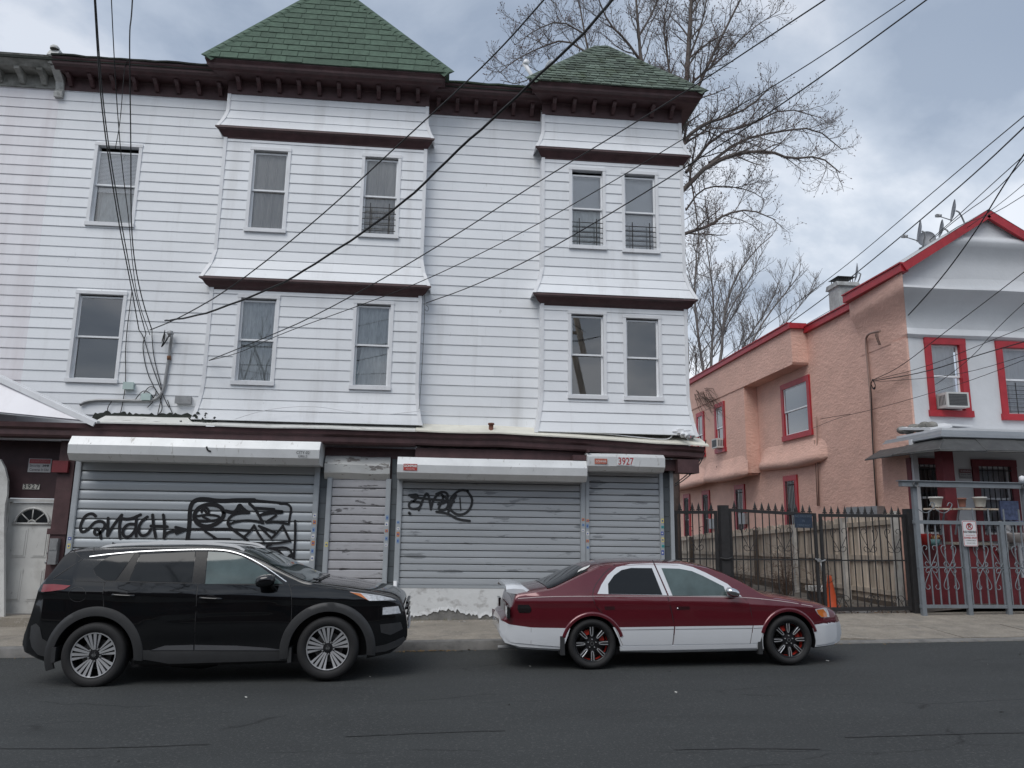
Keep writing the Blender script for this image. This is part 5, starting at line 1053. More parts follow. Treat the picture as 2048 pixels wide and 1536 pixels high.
for i in range(900):
    x = rnd.uniform(5.6,9.2); y = rnd.uniform(14.78,16.6) if rnd.random() < .8 else rnd.uniform(14.45,14.75); c = Vector((x,y,gz(x)+.19+rnd.uniform(0,.02))); u = Vector((rnd.gauss(0,1),rnd.gauss(0,1),rnd.gauss(0,.35))).normalized()*rnd.uniform(.015,.04); v = u.cross(Vector((.1,.2,1))).normalized()*.018; mb.add([c-u,c+v,c+u,c-v], [(0,1,2,3)])
o = mb.build('leaf_litter', mat('dead_leaf',(.13,.075,.04),.9), None, fix=False); tag(o, 'dead brown leaves scattered on the ground at the alley gate', 'leaf litter'); o['kind'] = 'stuff'
sc = [(1060,1333),(1180,1347),(1340,1343),(1018,1410),(1352,1385),(492,1395),(1975,1329),(2040,1309),(237,1523),(1655,1322),(2003,1425),(740,1354)]
lab = ['behind the red sedan','below the red sedan rear wheel','under the red sedan door','in the open road left of centre','in the open road right of centre','in the road in front of the black car','near the right kerb','farthest right near the kerb','at the bottom left of the road','ahead of the red sedan front wheel','right edge of the open road','behind the black car front wheel']
for (px,py),l_ in zip(sc,lab):
    c = gr(px,py)+Vector((0,0,.006)); mb = MB(); a = rnd.uniform(0,3); u = Vector((math.cos(a),math.sin(a)*.5,0))*rnd.uniform(.015,.035); v = Vector((-math.sin(a)*.5,math.cos(a)*.5,.3))*.02
    mb.add([c-u-v*.2,c+u*.3-v,c+u,c+v*.8,c-u*.4+v], [(0,1,2,3,4)]); tag(mb.build('litter_scrap', mat('paper_scrap',(.55,.54,.5),.8,var=.15), None, fix=False), 'scrap of white litter lying '+l_, 'litter', 'litter scraps on the road')
# ================================================================== parked cars
def interp(tab, x):
    if x <= tab[0][0]: return tab[0][1]
    for (a, va), (b, vb) in zip(tab, tab[1:]):
        if x <= b: return va+(vb-va)*(x-a)/max(1e-9, b-a)
    return tab[-1][1]
def smooth_tab(tab, k=3, rad=.05):
    xs_ = [t[0] for t in tab]; n = 400; a, b = xs_[0], xs_[-1]; out_ = []
    for i in range(n+1):
        x = a+(b-a)*i/n; r_ = min(rad, x-a, b-x); out_.append((x, sum(interp(tab, x+r_*j/k) for j in range(-k, k+1))/(2*k+1)))
    return out_
class Car:
    ridge = None
    """body lofted across the car; local x forward, y to the left (camera side is y<0), z up; near side plane y=-hw"""
    def __init__(s, name, label, px_rear, px_front, Yn, hw, group=None):
        pr, pf = pt(px_rear[0], px_rear[1], Yn), pt(px_front[0], px_front[1], Yn)
        s.Yn = Yn; s.hw = hw; s.ang = math.atan2(pf.z-pr.z, pf.x-pr.x); s.o = Vector((pr.x, Yn+hw, pr.z)); s.wb = (pf-pr).length
        s.root = thing(name, label, 'car', s.o, group); s.root.rotation_euler = (0, -s.ang, 0)
    def c2(s, px, py, dy=0.0):
        """photo pixel on the near side plane (dy metres further in) -> local x, z"""
        p = pt(px, py, s.Yn+dy); dx_, dz_ = p.x-s.o.x, p.z-s.o.z; c, q = math.cos(s.ang), math.sin(s.ang)
        return (dx_*c+dz_*q, -dx_*q+dz_*c)
    def part(s, mb, name, mats, parent=None, angle=35, fix=True):
        me = mb.mesh(name, mats, Vector((0,0,0)), angle, fix); o = bpy.data.objects.new(name, me); COL.objects.link(o); o.parent = parent or s.root; return o
    def shape(s, top, bot, belt, plan, tumble, tuck=.10, zm=.55, shoulder=.05, n=3.0, drop=None, tcurve=.0):
        s.top, s.bot, s.belt, s.plan, s.tumble, s.tuck, s.zm, s.shl, s.n, s.drop, s.tc = top, bot, belt, plan, tumble, tuck, zm, shoulder, n, drop, tcurve
    def w(s, x, z):
        W0 = s.hw*interp(s.plan, x); b = interp(s.belt, x)
        W0 += s.ridge(x, z) if s.ridge else 0
        if z <= b:
            lo = max(0, (s.zm-z)/s.zm); hi = max(0, (z-s.zm)/(b-s.zm)); return W0*(1-s.tuck*lo**2.2-s.shl*hi**2)
        d = z-b; return W0*(1-s.shl)-d*s.tumble-s.tc*d*d
    def ze(s, x): return interp(s.top, x)-interp(s.drop, x)
    def topz(s, x, f):
        """height of the upper surface at lateral fraction f of its half width"""
        t = interp(s.top, x); d = interp(s.drop, x); return t-d+d*max(0, 1-abs(f)**s.n)**(1/s.n)
    def topw(s, x): return s.w(x, s.ze(x))
    def section(s, x):
        t = interp(s.top, x); zb = interp(s.bot, x); ze = s.ze(x); p = [(0, zb+.02), (s.w(x, zb+.05)*.8, zb+.01), (s.w(x, zb+.02)*.96, zb)]
        b = min(interp(s.belt, x), ze-.012); b = max(b, zb+.03)
        for i in range(1, 27): z = zb+(b-zb)*i/26; p.append((s.w(x, z), z))
        for i in range(1, 6): z = b+(ze-b)*i/5; p.append((s.w(x, z), z))
        wt = s.topw(x)
        for i in range(1, 9):
            f = math.cos(math.pi/2*i/8)**(2/s.n); p.append((wt*f, s.topz(x, f)))
        return p
    def body(s, x0, x1, arches, paint, paint2=None, is2=None):
        xs_ = []; x = x0
        while x < x1:
            xs_.append(x); e_ = min(x-x0, x1-x); x += .008 if e_ < .06 else (.018 if e_ < .35 else .035)
        xs_.append(x1); mb = MB(); secs = [s.section(x) for x in xs_]; n = len(secs[0]); vs_ = []
        for x, p in zip(xs_, secs): vs_ += [(x, -y, z) for y, z in p]+[(x, y, z) for y, z in reversed(p[1:-1])]
        m = 2*n-2; fs = [(i*m+k, (i+1)*m+k, (i+1)*m+(k+1) % m, i*m+(k+1) % m) for i in range(len(xs_)-1) for k in range(m)]
        mb.add(vs_, fs, 0, True); mb.add(vs_, [tuple(range(m)), tuple(range(len(vs_)-1, len(vs_)-m-1, -1))], 0)
        me = mb.mesh('body', [paint, MBLACK], Vector((0,0,0)), None, True)
        tmp = bpy.data.objects.new('body', me); COL.objects.link(tmp)
        cut = MB()
        for cx, cz, r in arches:
            for sg in (-1, 1):
                cut.lathe([(0,0),(r,0),(r,.42),(0,.42)], (cx, sg*(s.hw+.08), cz), (0,-sg,0), 48, 1, False)
        cm = cut.mesh('cut', [paint, MBLACK], Vector((0,0,0)), None, True); co = bpy.data.objects.new('cut', cm); COL.objects.link(co)
        md = tmp.modifiers.new('b', 'BOOLEAN'); md.operation = 'DIFFERENCE'; md.solver = 'EXACT'; md.object = co
        dg = bpy.context.evaluated_depsgraph_get(); dg.update(); nm = bpy.data.meshes.new_from_object(tmp.evaluated_get(dg)); bpy.data.objects.remove(tmp); bpy.data.objects.remove(co)
        if paint2:
            nm.materials.append(paint2)
            for f_ in nm.polygons:
                if f_.material_index == 0 and is2(f_.center): f_.material_index = 2
        nm.name = 'body'; nm.polygons.foreach_set('use_smooth', [True]*len(nm.polygons)); nm.set_sharp_from_angle(angle=R(38)); 
        o = bpy.data.objects.new('body', nm); COL.objects.link(o); o.parent = s.root; s.bodyo = o; return o
    # -------- overlays that follow the side surface
    def tri(s, poly, step=.05):
        P = []; 
        for a, b in zip(poly, poly[1:]+poly[:1]):
            L_ = math.hypot(b[0]-a[0], b[1]-a[1]); k = max(1, int(L_/step))
            for i in range(k): P.append((a[0]+(b[0]-a[0])*i/k, a[1]+(b[1]-a[1])*i/k))
        nb = len(P); ed = [(i, (i+1) % nb) for i in range(nb)]
        mnx, mxx = min(p[0] for p in P), max(p[0] for p in P); mnz, mxz = min(p[1] for p in P), max(p[1] for p in P)
        def ins(x, z):
            c = False
            for i in range(nb):
                (xa, za), (xb, zb) = P[i], P[(i+1) % nb]
                if (za > z) != (zb > z) and x < (xb-xa)*(z-za)/(zb-za)+xa: c = not c
            return c
        G = []; x = mnx+step/2
        while x < mxx:
            z = mnz+step/2
            while z < mxz:
                if ins(x, z) and min(math.hypot(x-p[0], z-p[1]) for p in P) > step*.45: G.append((x, z))
                z += step
            x += step
        v, e_, f, *_ = delaunay_2d_cdt([Vector(p) for p in P+G], ed, [], 1, 1e-6)
        return [(q.x, q.y) for q in v], f, nb
    def panel(s, poly, off, name, m, parent=None, sides=(-1,), th=.012, step=.05, inset=0):
        v, f, nb = s.tri(poly, step); res = None
        for sg in sorted(sides, reverse=True):
            mb = MB()
            top = [(x, sg*(s.w(x, z)+off), z) for x, z in v]; lo = [(x, sg*(s.w(x, z)+off-th), z) for x, z in v[:nb]]
            mb.add(top, [tuple(t) if sg > 0 else tuple(reversed(t)) for t in f], 0, True)
            mb.add(top[:nb]+lo, [(i, (i+1) % nb, nb+(i+1) % nb, nb+i) for i in range(nb)], 0); res = s.part(mb, name, m, parent, 30)
        return res
    def line(s, pts, w_, off, name, m, parent=None, it=2, h=None):
        q = smooth_line([Vector((a, 0, b)) for a, b in pts], it); mb = MB(); k = len(q); vs_ = []
        for i, p in enumerate(q):
            d = (q[min(i+1, k-1)]-q[max(i-1, 0)]).normalized(); nrm = Vector((-d.z, 0, d.x))
            for e_, oo in ((-.5, off-.008), (-.4, off), (.4, off), (.5, off-.008)):
                a = p+nrm*(w_*e_); vs_.append((a.x, -(s.w(a.x, a.z)+oo), a.z))
        mb.add(vs_, [(i*4+j, i*4+4+j, i*4+5+j, i*4+j+1) for i in range(k-1) for j in range(3)], 0, True)
        return s.part(mb, name, m, parent, 40)
    def topsheet(s, x0, x1, f0, f1, off, name, m, parent=None, nx=16, nf=10, fx=None):
        mb = MB(); vs_ = []
        for i in range(nx+1):
            x = x0+(x1-x0)*i/nx; a, b = (f0, f1) if fx is None else fx(x)
            sl_ = (interp(s.top, x+.02)-interp(s.top, x-.02))/.04; nv = Vector((-sl_, 0, 1)).normalized()*off
            for k in range(nf+1):
                f = a+(b-a)*k/nf; vs_.append(Vector((x, f*s.topw(x), s.topz(x, f)))+nv)
        mb.add(vs_, [(i*(nf+1)+k, (i+1)*(nf+1)+k, (i+1)*(nf+1)+k+1, i*(nf+1)+k+1) for i in range(nx) for k in range(nf)], 0, True)
        return s.part(mb, name, m, parent, 40)
    def arch_trim(s, cx, cz, r0, r1, a0, a1, name, m, off=.012, sides=(-1, 1), th=.03):
        k = 36
        for sg in sides:
            vs_ = []; mb = MB()
            for i in range(k+1):
                a = R(a0+(a1-a0)*i/k)
                for r, oo in ((r0, off-th), (r0, off), ((r0+r1)/2, off+.008), (r1-.006, off), (r1, off-.012)):
                    x, z = cx+r*math.cos(a), cz+r*math.sin(a); vs_.append((x, sg*(s.w(x, max(z, .2))+oo), z))
            mb.add(vs_, [(i*5+j, i*5+5+j, i*5+6+j, i*5+j+1) for i in range(k) for j in range(4)], 0, True); o = s.part(mb, name, m, None, 50)
        return o
MTYRE = mat('tyre_rubber', (.014,.014,.015), .75, var=.12, vs_=10, bump=.08, bs=70)
MALLOY = mat('alloy_machined', (.60,.61,.63), .32, metal=.6, var=.05); MRIMB = mat('rim_black', (.012,.012,.014), .3, var=0, coat=.3); MDISC = mat('brake_disc', (.20,.20,.20), .45, metal=.8, var=.1)
MRIMR = mat('rim_red', (.60,.045,.03), .4, var=.08)
def wheel(car, x, z, r, rr, yo, style, sg=-1):
    """yo: local y of tyre's outer wall"""
    ax = (0, sg, 0); c = (x, yo-sg*.11, z); wd = .11
    mb = MB(); R_ = r
    prof = [(rr*.98,-wd*.7),(rr+.02,-wd*.95),(R_-.04,-wd),(R_-.012,-wd*.85),(R_,-wd*.6),(R_,wd*.6),(R_-.012,wd*.85),(R_-.04,wd),(rr+.03,wd*.98),(rr+.006,wd*.86),(rr*.985,wd*.7)]
    mb.lathe(prof, c, ax, 56)
    for gv in (-.35, 0, .35): mb.lathe([(R_+.0006,wd*gv-.006),(R_-.008,wd*gv),(R_+.0006,wd*gv+.006)], c, ax, 56)
    tw = car.part(mb, 'wheel', MTYRE, None, 40)
    ri = MB(); ri.lathe([(rr*.99,wd*.72),(rr*.965,wd*.80),(rr*.935,wd*.74),(rr*.91,wd*.3),(rr*.90,-wd*.6),(0,-wd*.62)], c, ax, 48); car.part(ri, 'rim_barrel', MRIMB if style != 'red' else MRIMB, tw, 40)
    d = MB(); d.lathe([(rr*.66,-wd*.25),(rr*.66,-wd*.1),(rr*.25,-wd*.1),(rr*.25,wd*.15),(0,wd*.15)], c, ax, 32); car.part(d, 'brake_disc', MDISC if style != 'red' else MRIMB, tw, 30)
    cv = Vector(c); yf = sg
    def pp(rad, a, h): return cv+Vector((rad*math.cos(a), yf*h, rad*math.sin(a)))
    def blade(a0, w0, a1, w1, r0, r1, h0, h1, m, nm, th=.016, par=None):
        mb = MB(); q = []
        for rad, a, w_, h in ((r0, a0, w0, h0), (r1, a1, w1, h1)):
            ct = pp(rad, a, h); tang = Vector((-math.sin(a), 0, math.cos(a))); q += [ct-tang*w_/2, ct+tang*w_/2]
        bk = Vector((0, -yf*th, 0)); v = [q[0], q[1], q[3], q[2]]; v += [t+bk for t in v]
        mb.add(v, [(0,1,2,3),(7,6,5,4),(0,4,5,1),(1,5,6,2),(2,6,7,3),(3,7,4,0)]); car.part(mb, nm, m, par or tw, 30)
    if style == 'suv':
        lip = MB(); lip.lathe([(rr*.985,wd*.78),(rr*.97,wd*.84),(rr*.935,wd*.82),(rr*.93,wd*.72)], c, ax, 48); car.part(lip, 'rim_lip', MALLOY, tw, 40)
        for k in range(5):
            a = 2*math.pi*k/5+math.pi/2+.12
            for j, da in ((-1,.17),(1,.17)):
                blade(a+j*.15, .017, a+j*.13, .036, rr*.20, rr*.94, wd*.55, wd*.80, MALLOY, 'spoke')
                blade(a+j*.40, .010, a+j*.36, .032, rr*.30, rr*.94, wd*.46, wd*.76, MALLOY, 'spoke')
            blade(a, .03, a, .05, rr*.2, rr*.93, wd*.40, wd*.60, MRIMB, 'spoke_recess')
            blade(a+.30, .05, a+.33, .035, rr*.16, rr*.93, wd*.38, wd*.62, MRIMB, 'spoke_back'); blade(a-.30, .05, a-.33, .035, rr*.16, rr*.93, wd*.38, wd*.62, MRIMB, 'spoke_back')
        hb_ = MB(); hb_.lathe([(rr*.24,wd*.40),(rr*.23,wd*.58),(rr*.14,wd*.62),(rr*.13,wd*.66),(0,wd*.67)], c, ax, 24); h_ = car.part(hb_, 'hub', MRIMB, tw, 30)
        e_ = MB(); e_.lathe([(rr*.085,wd*.675),(rr*.085,wd*.69),(rr*.065,wd*.69),(rr*.065,wd*.675)], c, ax, 20); e_.beam(pp(rr*.10,0,wd*.69), pp(rr*.10,math.pi,wd*.69), .004, .014); car.part(e_, 'hub_emblem', MCHROME, h_, 30)
        for k in range(5): a = 2*math.pi*k/5+math.pi/2+.75; nb_ = MB(); nb_.lathe([(.011,0),(.011,.02),(0,.021)], pp(rr*.27,a,wd*.45), ax, 8); car.part(nb_, 'lug_nut', MGREYM, h_, 30)
    else:
        lip = MB(); lip.lathe([(rr*.995,wd*.74),(rr*.975,wd*.80),(rr*.94,wd*.76),(rr*.935,wd*.6)], c, ax, 48); car.part(lip, 'rim_lip', MRIMB, tw, 40)
        # red ring deep in the barrel, seen through the spokes
        rd = MB(); n_ = 30
        for i in range(n_): 
            a0, a1 = 2*math.pi*i/n_, 2*math.pi*(i+1)/n_; rd.add([pp(rr*.905,a0,wd*.32),pp(rr*.905,a1,wd*.32),pp(rr*.895,a1,-wd*.35),pp(rr*.895,a0,-wd*.35)], [(0,1,2,3)], 0, True)
        car.part(rd, 'red_ring', MRIMR, tw, 40, fix=False)
        for a0 in (2.1, .4): 
            cl = MB(); cl.add([pp(rr*.78,a0+da,h) for h in (-.02,.02) for da in (-.35,0,.35)]+[pp(rr*.5,a0+da,h) for h in (-.02,.02) for da in (-.35,0,.35)], [(3,4,10,9),(4,5,11,10),(0,1,4,3),(1,2,5,4)]); car.part(cl, 'caliper', MRIMR, tw, 30, fix=False)
        for k in range(8):
            a = 2*math.pi*k/8+math.pi/2+.02
            blade(a, .055, a, .066, rr*.22, rr*.95, wd*.50, wd*.70, MRIMB, 'spoke')
            pts_ = [pp(rr*.92,a-.075,wd*.735),pp(rr*.62,a-.105,wd*.70),pp(rr*.46,a-.10,wd*.66),pp(rr*.40,a,wd*.645),pp(rr*.46,a+.10,wd*.66),pp(rr*.62,a+.105,wd*.70),pp(rr*.92,a+.075,wd*.735)]
            ol = MB(); ol.tube(smooth_line(pts_,1), .0062, 4); car.part(ol, 'spoke_edge', MALLOY, tw, 60)
        hb_ = MB(); hb_.lathe([(rr*.30,wd*.42),(rr*.28,wd*.56),(rr*.17,wd*.60),(rr*.16,wd*.66),(0,wd*.665)], c, ax, 24); h_ = car.part(hb_, 'hub', MRIMB, tw, 30)
        e_ = MB(); e_.lathe([(rr*.10,wd*.668),(rr*.10,wd*.675),(rr*.085,wd*.675),(rr*.085,wd*.668)], c, ax, 20); car.part(e_, 'hub_emblem', MGREYM, h_, 30)
        for k in range(5): a = 2*math.pi*k/5+.3; nb_ = MB(); nb_.lathe([(.008,0),(.008,.012),(0,.013)], pp(rr*.235,a,wd*.57), ax, 8); car.part(nb_, 'lug_nut', MALLOY, h_, 30)
    return tw
# ---------------------------------------------------------------- black SUV
MBLK = mat('paint_black', (.004,.0045,.0055), .12, var=0, coat=1.0, spec=.15); MPLAS = mat('plastic_grey', (.030,.031,.033), .55, var=.1, vs_=12, bump=.05, bs=200); MTINT = mat('tinted_glass', (.014,.016,.018), .04, var=0, spec=.32)
MFGL = mat('front_glass', (.07,.10,.10), .04, var=.35, vs_=2.2, spec=.6); MTAIL = mat('tail_red', (.22,.008,.014), .12, var=.2, vs_=6, coat=1); MLAMP = mat('lamp_clear', (.55,.57,.60), .12, var=.35, vs_=18, coat=1); MAMB = mat('lamp_amber', (.55,.16,.03), .15, var=.15, coat=1); MPIL = mat('pillar_black', (.007,.007,.008), .25, var=0, spec=.35)
MSATIN = mat('satin_trim', (.16,.165,.175), .38, metal=.7, var=.05)
sv = Car('suv', 'black SUV parked at the kerb in front of the graffiti shutter', (185,1378), (655,1362), 9.84, .92)
z5 = lambda x, y: (x/2.438, 1050+y/2.438)
def k5(x, y, d=0): return sv.c2(*z5(x, y), d)
HC = .55   # depth at which the upper silhouette is read
topx = [k5(108,575,.25),k5(113,505,.25),k5(148,482,.3),k5(152,440,.2),k5(170,350,.15),k5(181,295,.15),k5(236,238,.15),k5(318,134,.22),k5(332,121,.28),k5(420,109,.4),k5(520,100,HC),k5(700,94,HC),k5(900,92,HC),k5(1060,95,HC),k5(1160,104,HC),k5(1230,122,HC),k5(1320,163,HC),k5(1420,213,HC),k5(1500,250,HC),k5(1560,263,HC),k5(1700,279,HC),k5(1840,302,HC),k5(1920,328,.35),k5(1965,358,.3),k5(1980,420,.25),k5(1986,480,.25)]
for i in range(1, len(topx)):
    if topx[i][0] <= topx[i-1][0]: topx[i] = (topx[i-1][0]+.006, topx[i][1])
X0, X1 = topx[0][0], topx[-1][0]
top_t = smooth_tab(topx, 3, .035)
bot_t = [(X0,.50),(X0+.05,.40),(X0+.35,.30),(X0+.6,.26),(1.0,.24),(3.0,.22),(X1-.55,.22),(X1-.2,.27),(X1-.06,.36),(X1,.45)]
bl = [k5(180,270),k5(545,277),k5(940,287),k5(1390,298),k5(1560,300),k5(1985,330)]
plan = [(X0,.72),(X0+.08,.80),(X0+.25,.90),(X0+.6,.975),(X0+1.1,1.0),(X1-1.2,1.0),(X1-.7,.98),(X1-.35,.91),(X1-.14,.80),(X1,.66)]
dr = [(X0,.05),(k5(300,0)[0],.06),(k5(450,0)[0],.10),(k5(1100,0)[0],.09),(k5(1300,0)[0],.055),(k5(1520,0)[0],.05),(k5(1640,0)[0],.10),(X1-.2,.12),(X1,.06)]
sv.shape(top_t, bot_t, bl, plan, .30, tuck=.13, zm=.60, shoulder=.062, n=3.2, drop=dr, tcurve=.10)
rl = [k5(180,330),k5(500,338),k5(1000,352),k5(1450,362),k5(1800,372)]; sl_ = [k5(600,470),k5(760,440),k5(1000,408),k5(1420,400)]
def _ridge(x, z):
    d = z-interp(rl, x); r_ = .020*(math.exp(-(d/.07)**2) if d > 0 else math.exp(-(d/.035)**2)); t = max(0, min(1, (x-.45)/.3))*max(0, min(1, (2.25-x)/.3)); d2 = z-interp(sl_, x)
    return r_+t*(.010*math.exp(-(d2/.03)**2)-.022*math.exp(-((z-.47)/.10)**2))
sv.ridge = _ridge
rw, fw_ = k5(447,645), k5(1595,617); ra_, fa_ = (rw[0], rw[1]), (fw_[0], fw_[1])
sv.body(X0, X1, [(ra_[0], ra_[1], .475), (fa_[0], fa_[1], .475)], MBLK)
TR = .372
for cx, cz in (ra_, fa_):
    for sg in (-1, 1): wheel(sv, cx, TR, TR, .262, sg*.905, 'suv', sg)
for (cx, cz), (a0, a1) in ((ra_,(-6,196)),(fa_,(-8,188))): sv.arch_trim(cx, cz, .468, .575, a0, a1, 'wheel_arch_trim', MPLAS)
K = lambda L: [k5(*p) for p in L]
dk = dict(off=.004, th=.012)
d1 = sv.panel(K([(503,282),(955,292),(945,605),(760,608),(690,600),(672,555),(650,500),(610,440),(560,410),(505,405),(500,340)]), .004, 'rear_door', MBLK)
d2 = sv.panel(K([(963,292),(1402,302),(1418,340),(1416,480),(1404,606),(950,606)]), .004, 'front_door', MBLK)
sv.line(K([(500,280),(497,340),(503,410)]), .010, .002, 'door_seam', MBLACK); sv.line(K([(959,288),(952,450),(946,608)]), .011, .002, 'door_seam', MBLACK); sv.line(K([(1404,290),(1422,340),(1420,480),(1406,608)]), .010, .002, 'door_seam', MBLACK)
sv.line(K([(1415,305),(1440,290),(1540,308)]), .008, .003, 'bonnet_seam', MBLACK, it=1); sv.line(K([(235,268),(400,276),(505,281)]), .007, .003, 'tailgate_seam', MBLACK, it=1); sv.line(K([(318,128),(352,152),(372,170),(300,218),(236,262)]), .012, .004, 'tailgate_seam', MBLACK, it=0); sv.line(K([(322,122),(400,118),(424,114)]), .010, .004, 'spoiler_seam', MBLACK, it=0); sv.line(K([(422,112),(425,155)]), .008, .003, 'roof_seam', MBLACK, it=1)
q1 = sv.panel(K([(434,216),(470,180),(508,156),(600,143),(634,138),(585,220),(552,272),(500,272),(455,248)]), .005, 'quarter_window', MTINT, th=.008)
w1_ = sv.panel(K([(660,146),(930,132),(926,281),(624,276)]), .005, 'door_window', MTINT, d1, th=.008)
w2_ = sv.panel(K([(994,132),(1080,136),(1160,155),(1250,200),(1340,262),(1376,288),(995,289)]), .005, 'door_window', MFGL, d2, th=.008)
sv.panel(K([(636,138),(656,146),(620,276),(556,273)]), .004, 'pillar_cover', MPIL, th=.006); sv.panel(K([(934,132),(990,132),(991,289),(930,282)]), .0045, 'pillar_cover', MPIL, th=.006)
sv.line(K([(436,218),(455,250),(500,275),(550,276),(940,286),(1380,296)]), .010, .004, 'window_seal', MBLACK, it=1)
sv.line(K([(408,156),(500,144),(640,131),(800,124),(960,120),(1080,123),(1170,146),(1280,203),(1340,243),(1392,278)]), .013, .009, 'chrome_trim', MCHROME)
for d, (x0, yy) in ((d1,(598,343)),(d2,(1026,358))):
    cup = []
    for i in range(20): a = 2*math.pi*i/20; cup.append((x0+30*math.cos(a), yy+4+21*math.sin(a)))
    sv.panel(K(cup), .0055, 'handle_cup', MPIL, d, th=.004, step=.03)
    a, b = k5(x0-52,yy-2), k5(x0+54,yy+3); ya = -(sv.w(a[0],a[1])+.035); mb = MB(); mb.tube(smooth_line([(a[0],ya+.03,a[1]),(a[0]+.02,ya,a[1]),(b[0]-.02,ya,b[1]),(b[0],ya+.03,b[1])],2), .014, 8); sv.part(mb, 'door_handle', MBLK, d, 50)
fu = [(370+44*math.cos(2*math.pi*i/24)**1, 340+36*math.sin(2*math.pi*i/24)) for i in range(25)]; sv.line(K(fu), .006, .003, 'fuel_door', MBLACK, it=0)
t_ = sv.panel(K([(184,293),(240,291),(332,297),(300,316),(230,326),(176,330)]), .006, 'tail_light', MTAIL, sides=(-1,1)); sv.panel(K([(174,332),(230,328),(282,330),(240,340),(172,345)]), .005, 'lamp_lower', MPIL, t_)
h_ = sv.panel(K([(1700,326),(1760,334),(1850,347),(1905,362),(1930,374),(1850,372),(1800,372),(1760,352)]), .006, 'headlight', MLAMP, sides=(-1,1), step=.03); sv.panel(K([(1702,328),(1756,336),(1792,368),(1800,372),(1758,352)]), .009, 'indicator', MAMB, h_, step=.03)
sv.panel(K([(1864,407),(1938,404),(1950,440),(1862,443)]), .006, 'lower_headlight', MLAMP, sides=(-1,1), step=.03); sv.panel(K([(1856,398),(1945,396),(1962,450),(1852,450)]), .004, 'lamp_bezel', MPIL, sides=(-1,1))
# lower cladding
sv.panel(K([(655,612),(740,612),(1400,612),(1410,640),(1402,662),(1150,670),(820,680),(760,668),(650,650)]), .006, 'rocker_trim', MPLAS, sides=(-1,1)); 
sv.panel(K([(735,611),(800,590),(941,586),(941,611)]), .013, 'sill_strip', MSATIN, d1, th=.02); sv.panel(K([(947,586),(1150,590),(1300,600),(1395,612),(947,611)]), .013, 'sill_strip', MSATIN, d2, th=.02)
sv.panel(K([(112,560),(118,500),(150,486),(176,505),(190,560),(260,598),(262,650),(240,655),(165,640),(125,605)]), .006, 'rear_bumper_trim', MPLAS, sides=(-1,1)); sv.panel(K([(1785,606),(1880,590),(1965,560),(1975,575),(1950,600),(1880,625),(1790,632)]), .006, 'front_bumper_trim', MPLAS, sides=(-1,1))
sv.panel(K([(1850,490),(1950,485),(1960,520),(1900,545),(1855,530)]), .005, 'air_curtain', MPLAS, sides=(-1,1))
for x, y in ((262,600),(1415,600)):
    a, b = k5(x-14,y), k5(x+14,y+72); mb = MB(); mb.box(a[0], a[0]+.045, -.90, -.70, b[1], a[1]); sv.part(mb, 'mudflap', MPLAS)
# glazing and grille on the upper surfaces
wx0, wx1 = k5(1175,0)[0], k5(1535,0)[0]; sv.topsheet(wx0, wx1, -.9, .9, .006, 'windscreen', mat('windscreen_glass',(.03,.045,.042),.03,var=.3,vs_=2,spec=.9,coat=.6), fx=lambda x: (-.93,.93))
sv.topsheet(k5(236,0)[0], k5(312,0)[0], -.86, .86, .006, 'rear_window', MTINT, nx=8)
mb = MB(); wp = [(k5(1545,0)[0], y_, interp(top_t,k5(1545,0)[0])+.012) for y_ in (-.55,-.1,.4)]; mb.tube(wp, .010, 5); mb.tube([(wp[0][0]+.03,-.6,wp[0][2]-.01),(wp[0][0]-.05,-.72,wp[0][2]+.015)], .012, 5); sv.part(mb, 'wiper', MBLACK)
for sg in (-1, 1):
    mb = MB(); rp = [k5(480,104,.28),k5(535,91,.28),k5(700,84,.28),k5(900,82,.28),k5(1050,85,.28),k5(1150,97,.28),k5(1190,112,.28)]; L3 = [Vector((a, sg*.60, b)) for a, b in rp]; L3[0].z -= .02; L3[-1].z -= .02
    q = smooth_line(L3,2); vs_ = []
    for p in q: 
        zr = sv.topz(p.x, .60/sv.topw(p.x)); vs_ += [(p.x, p.y-.022, max(p.z-.030, zr)),(p.x, p.y-.020, p.z),(p.x, p.y+.020, p.z),(p.x, p.y+.022, max(p.z-.030, zr))]
    mb.add(vs_, [(i*4+j, i*4+4+j, i*4+4+(j+1)%4, i*4+(j+1)%4) for i in range(len(q)-1) for j in range(4)], 0, True); sv.part(mb, 'roof_rail', mat('rail_silver',(.78,.79,.80),.35,metal=.15,var=0), None, 40)
mb = MB(); c = k5(572,86,.9); mb.add([(c[0]-.08,-.02,c[1]-.07),(c[0]+.10,-.03,c[1]-.07),(c[0]+.10,.03,c[1]-.07),(c[0]-.08,.02,c[1]-.07),(c[0]-.07,0,c[1]+.01)], [(0,1,4),(1,2,4),(2,3,4),(3,0,4)]); sv.part(mb, 'antenna_fin', MBLK)
c = k5(1296,272,-.05); mb = MB(); mo = []
for i in range(9):
    t = -1+2*i/8; sc_ = (1-abs(t)**2.6)**.5
    for j in range(16):
        a = 2*math.pi*j/16; ex = lambda v, p_: math.copysign(abs(v)**p_, v); mo.append((c[0]+.125*t, -(sv.hw+.075)+.095*sc_*ex(math.cos(a),.7), c[1]+.075*sc_*ex(math.sin(a),.7)+.01*t))
mb.add(mo, [(i*16+j, i*16+16+j, i*16+16+(j+1)%16, i*16+(j+1)%16) for i in range(8) for j in range(16)], 0, True); mir = sv.part(mb, 'side_mirror', MBLK, None, 60)
a_ = k5(1330,312); mb = MB(); mb.tube(smooth_line([(c[0]+.06,-(sv.hw+.05),c[1]-.04),(a_[0]+.01,-(sv.hw-.01),a_[1]+.0),(a_[0]+.02,-(sv.hw-.10),a_[1]-.04)],1), .026, 8); sv.part(mb, 'mirror_stalk', MBLK, mir, 60)
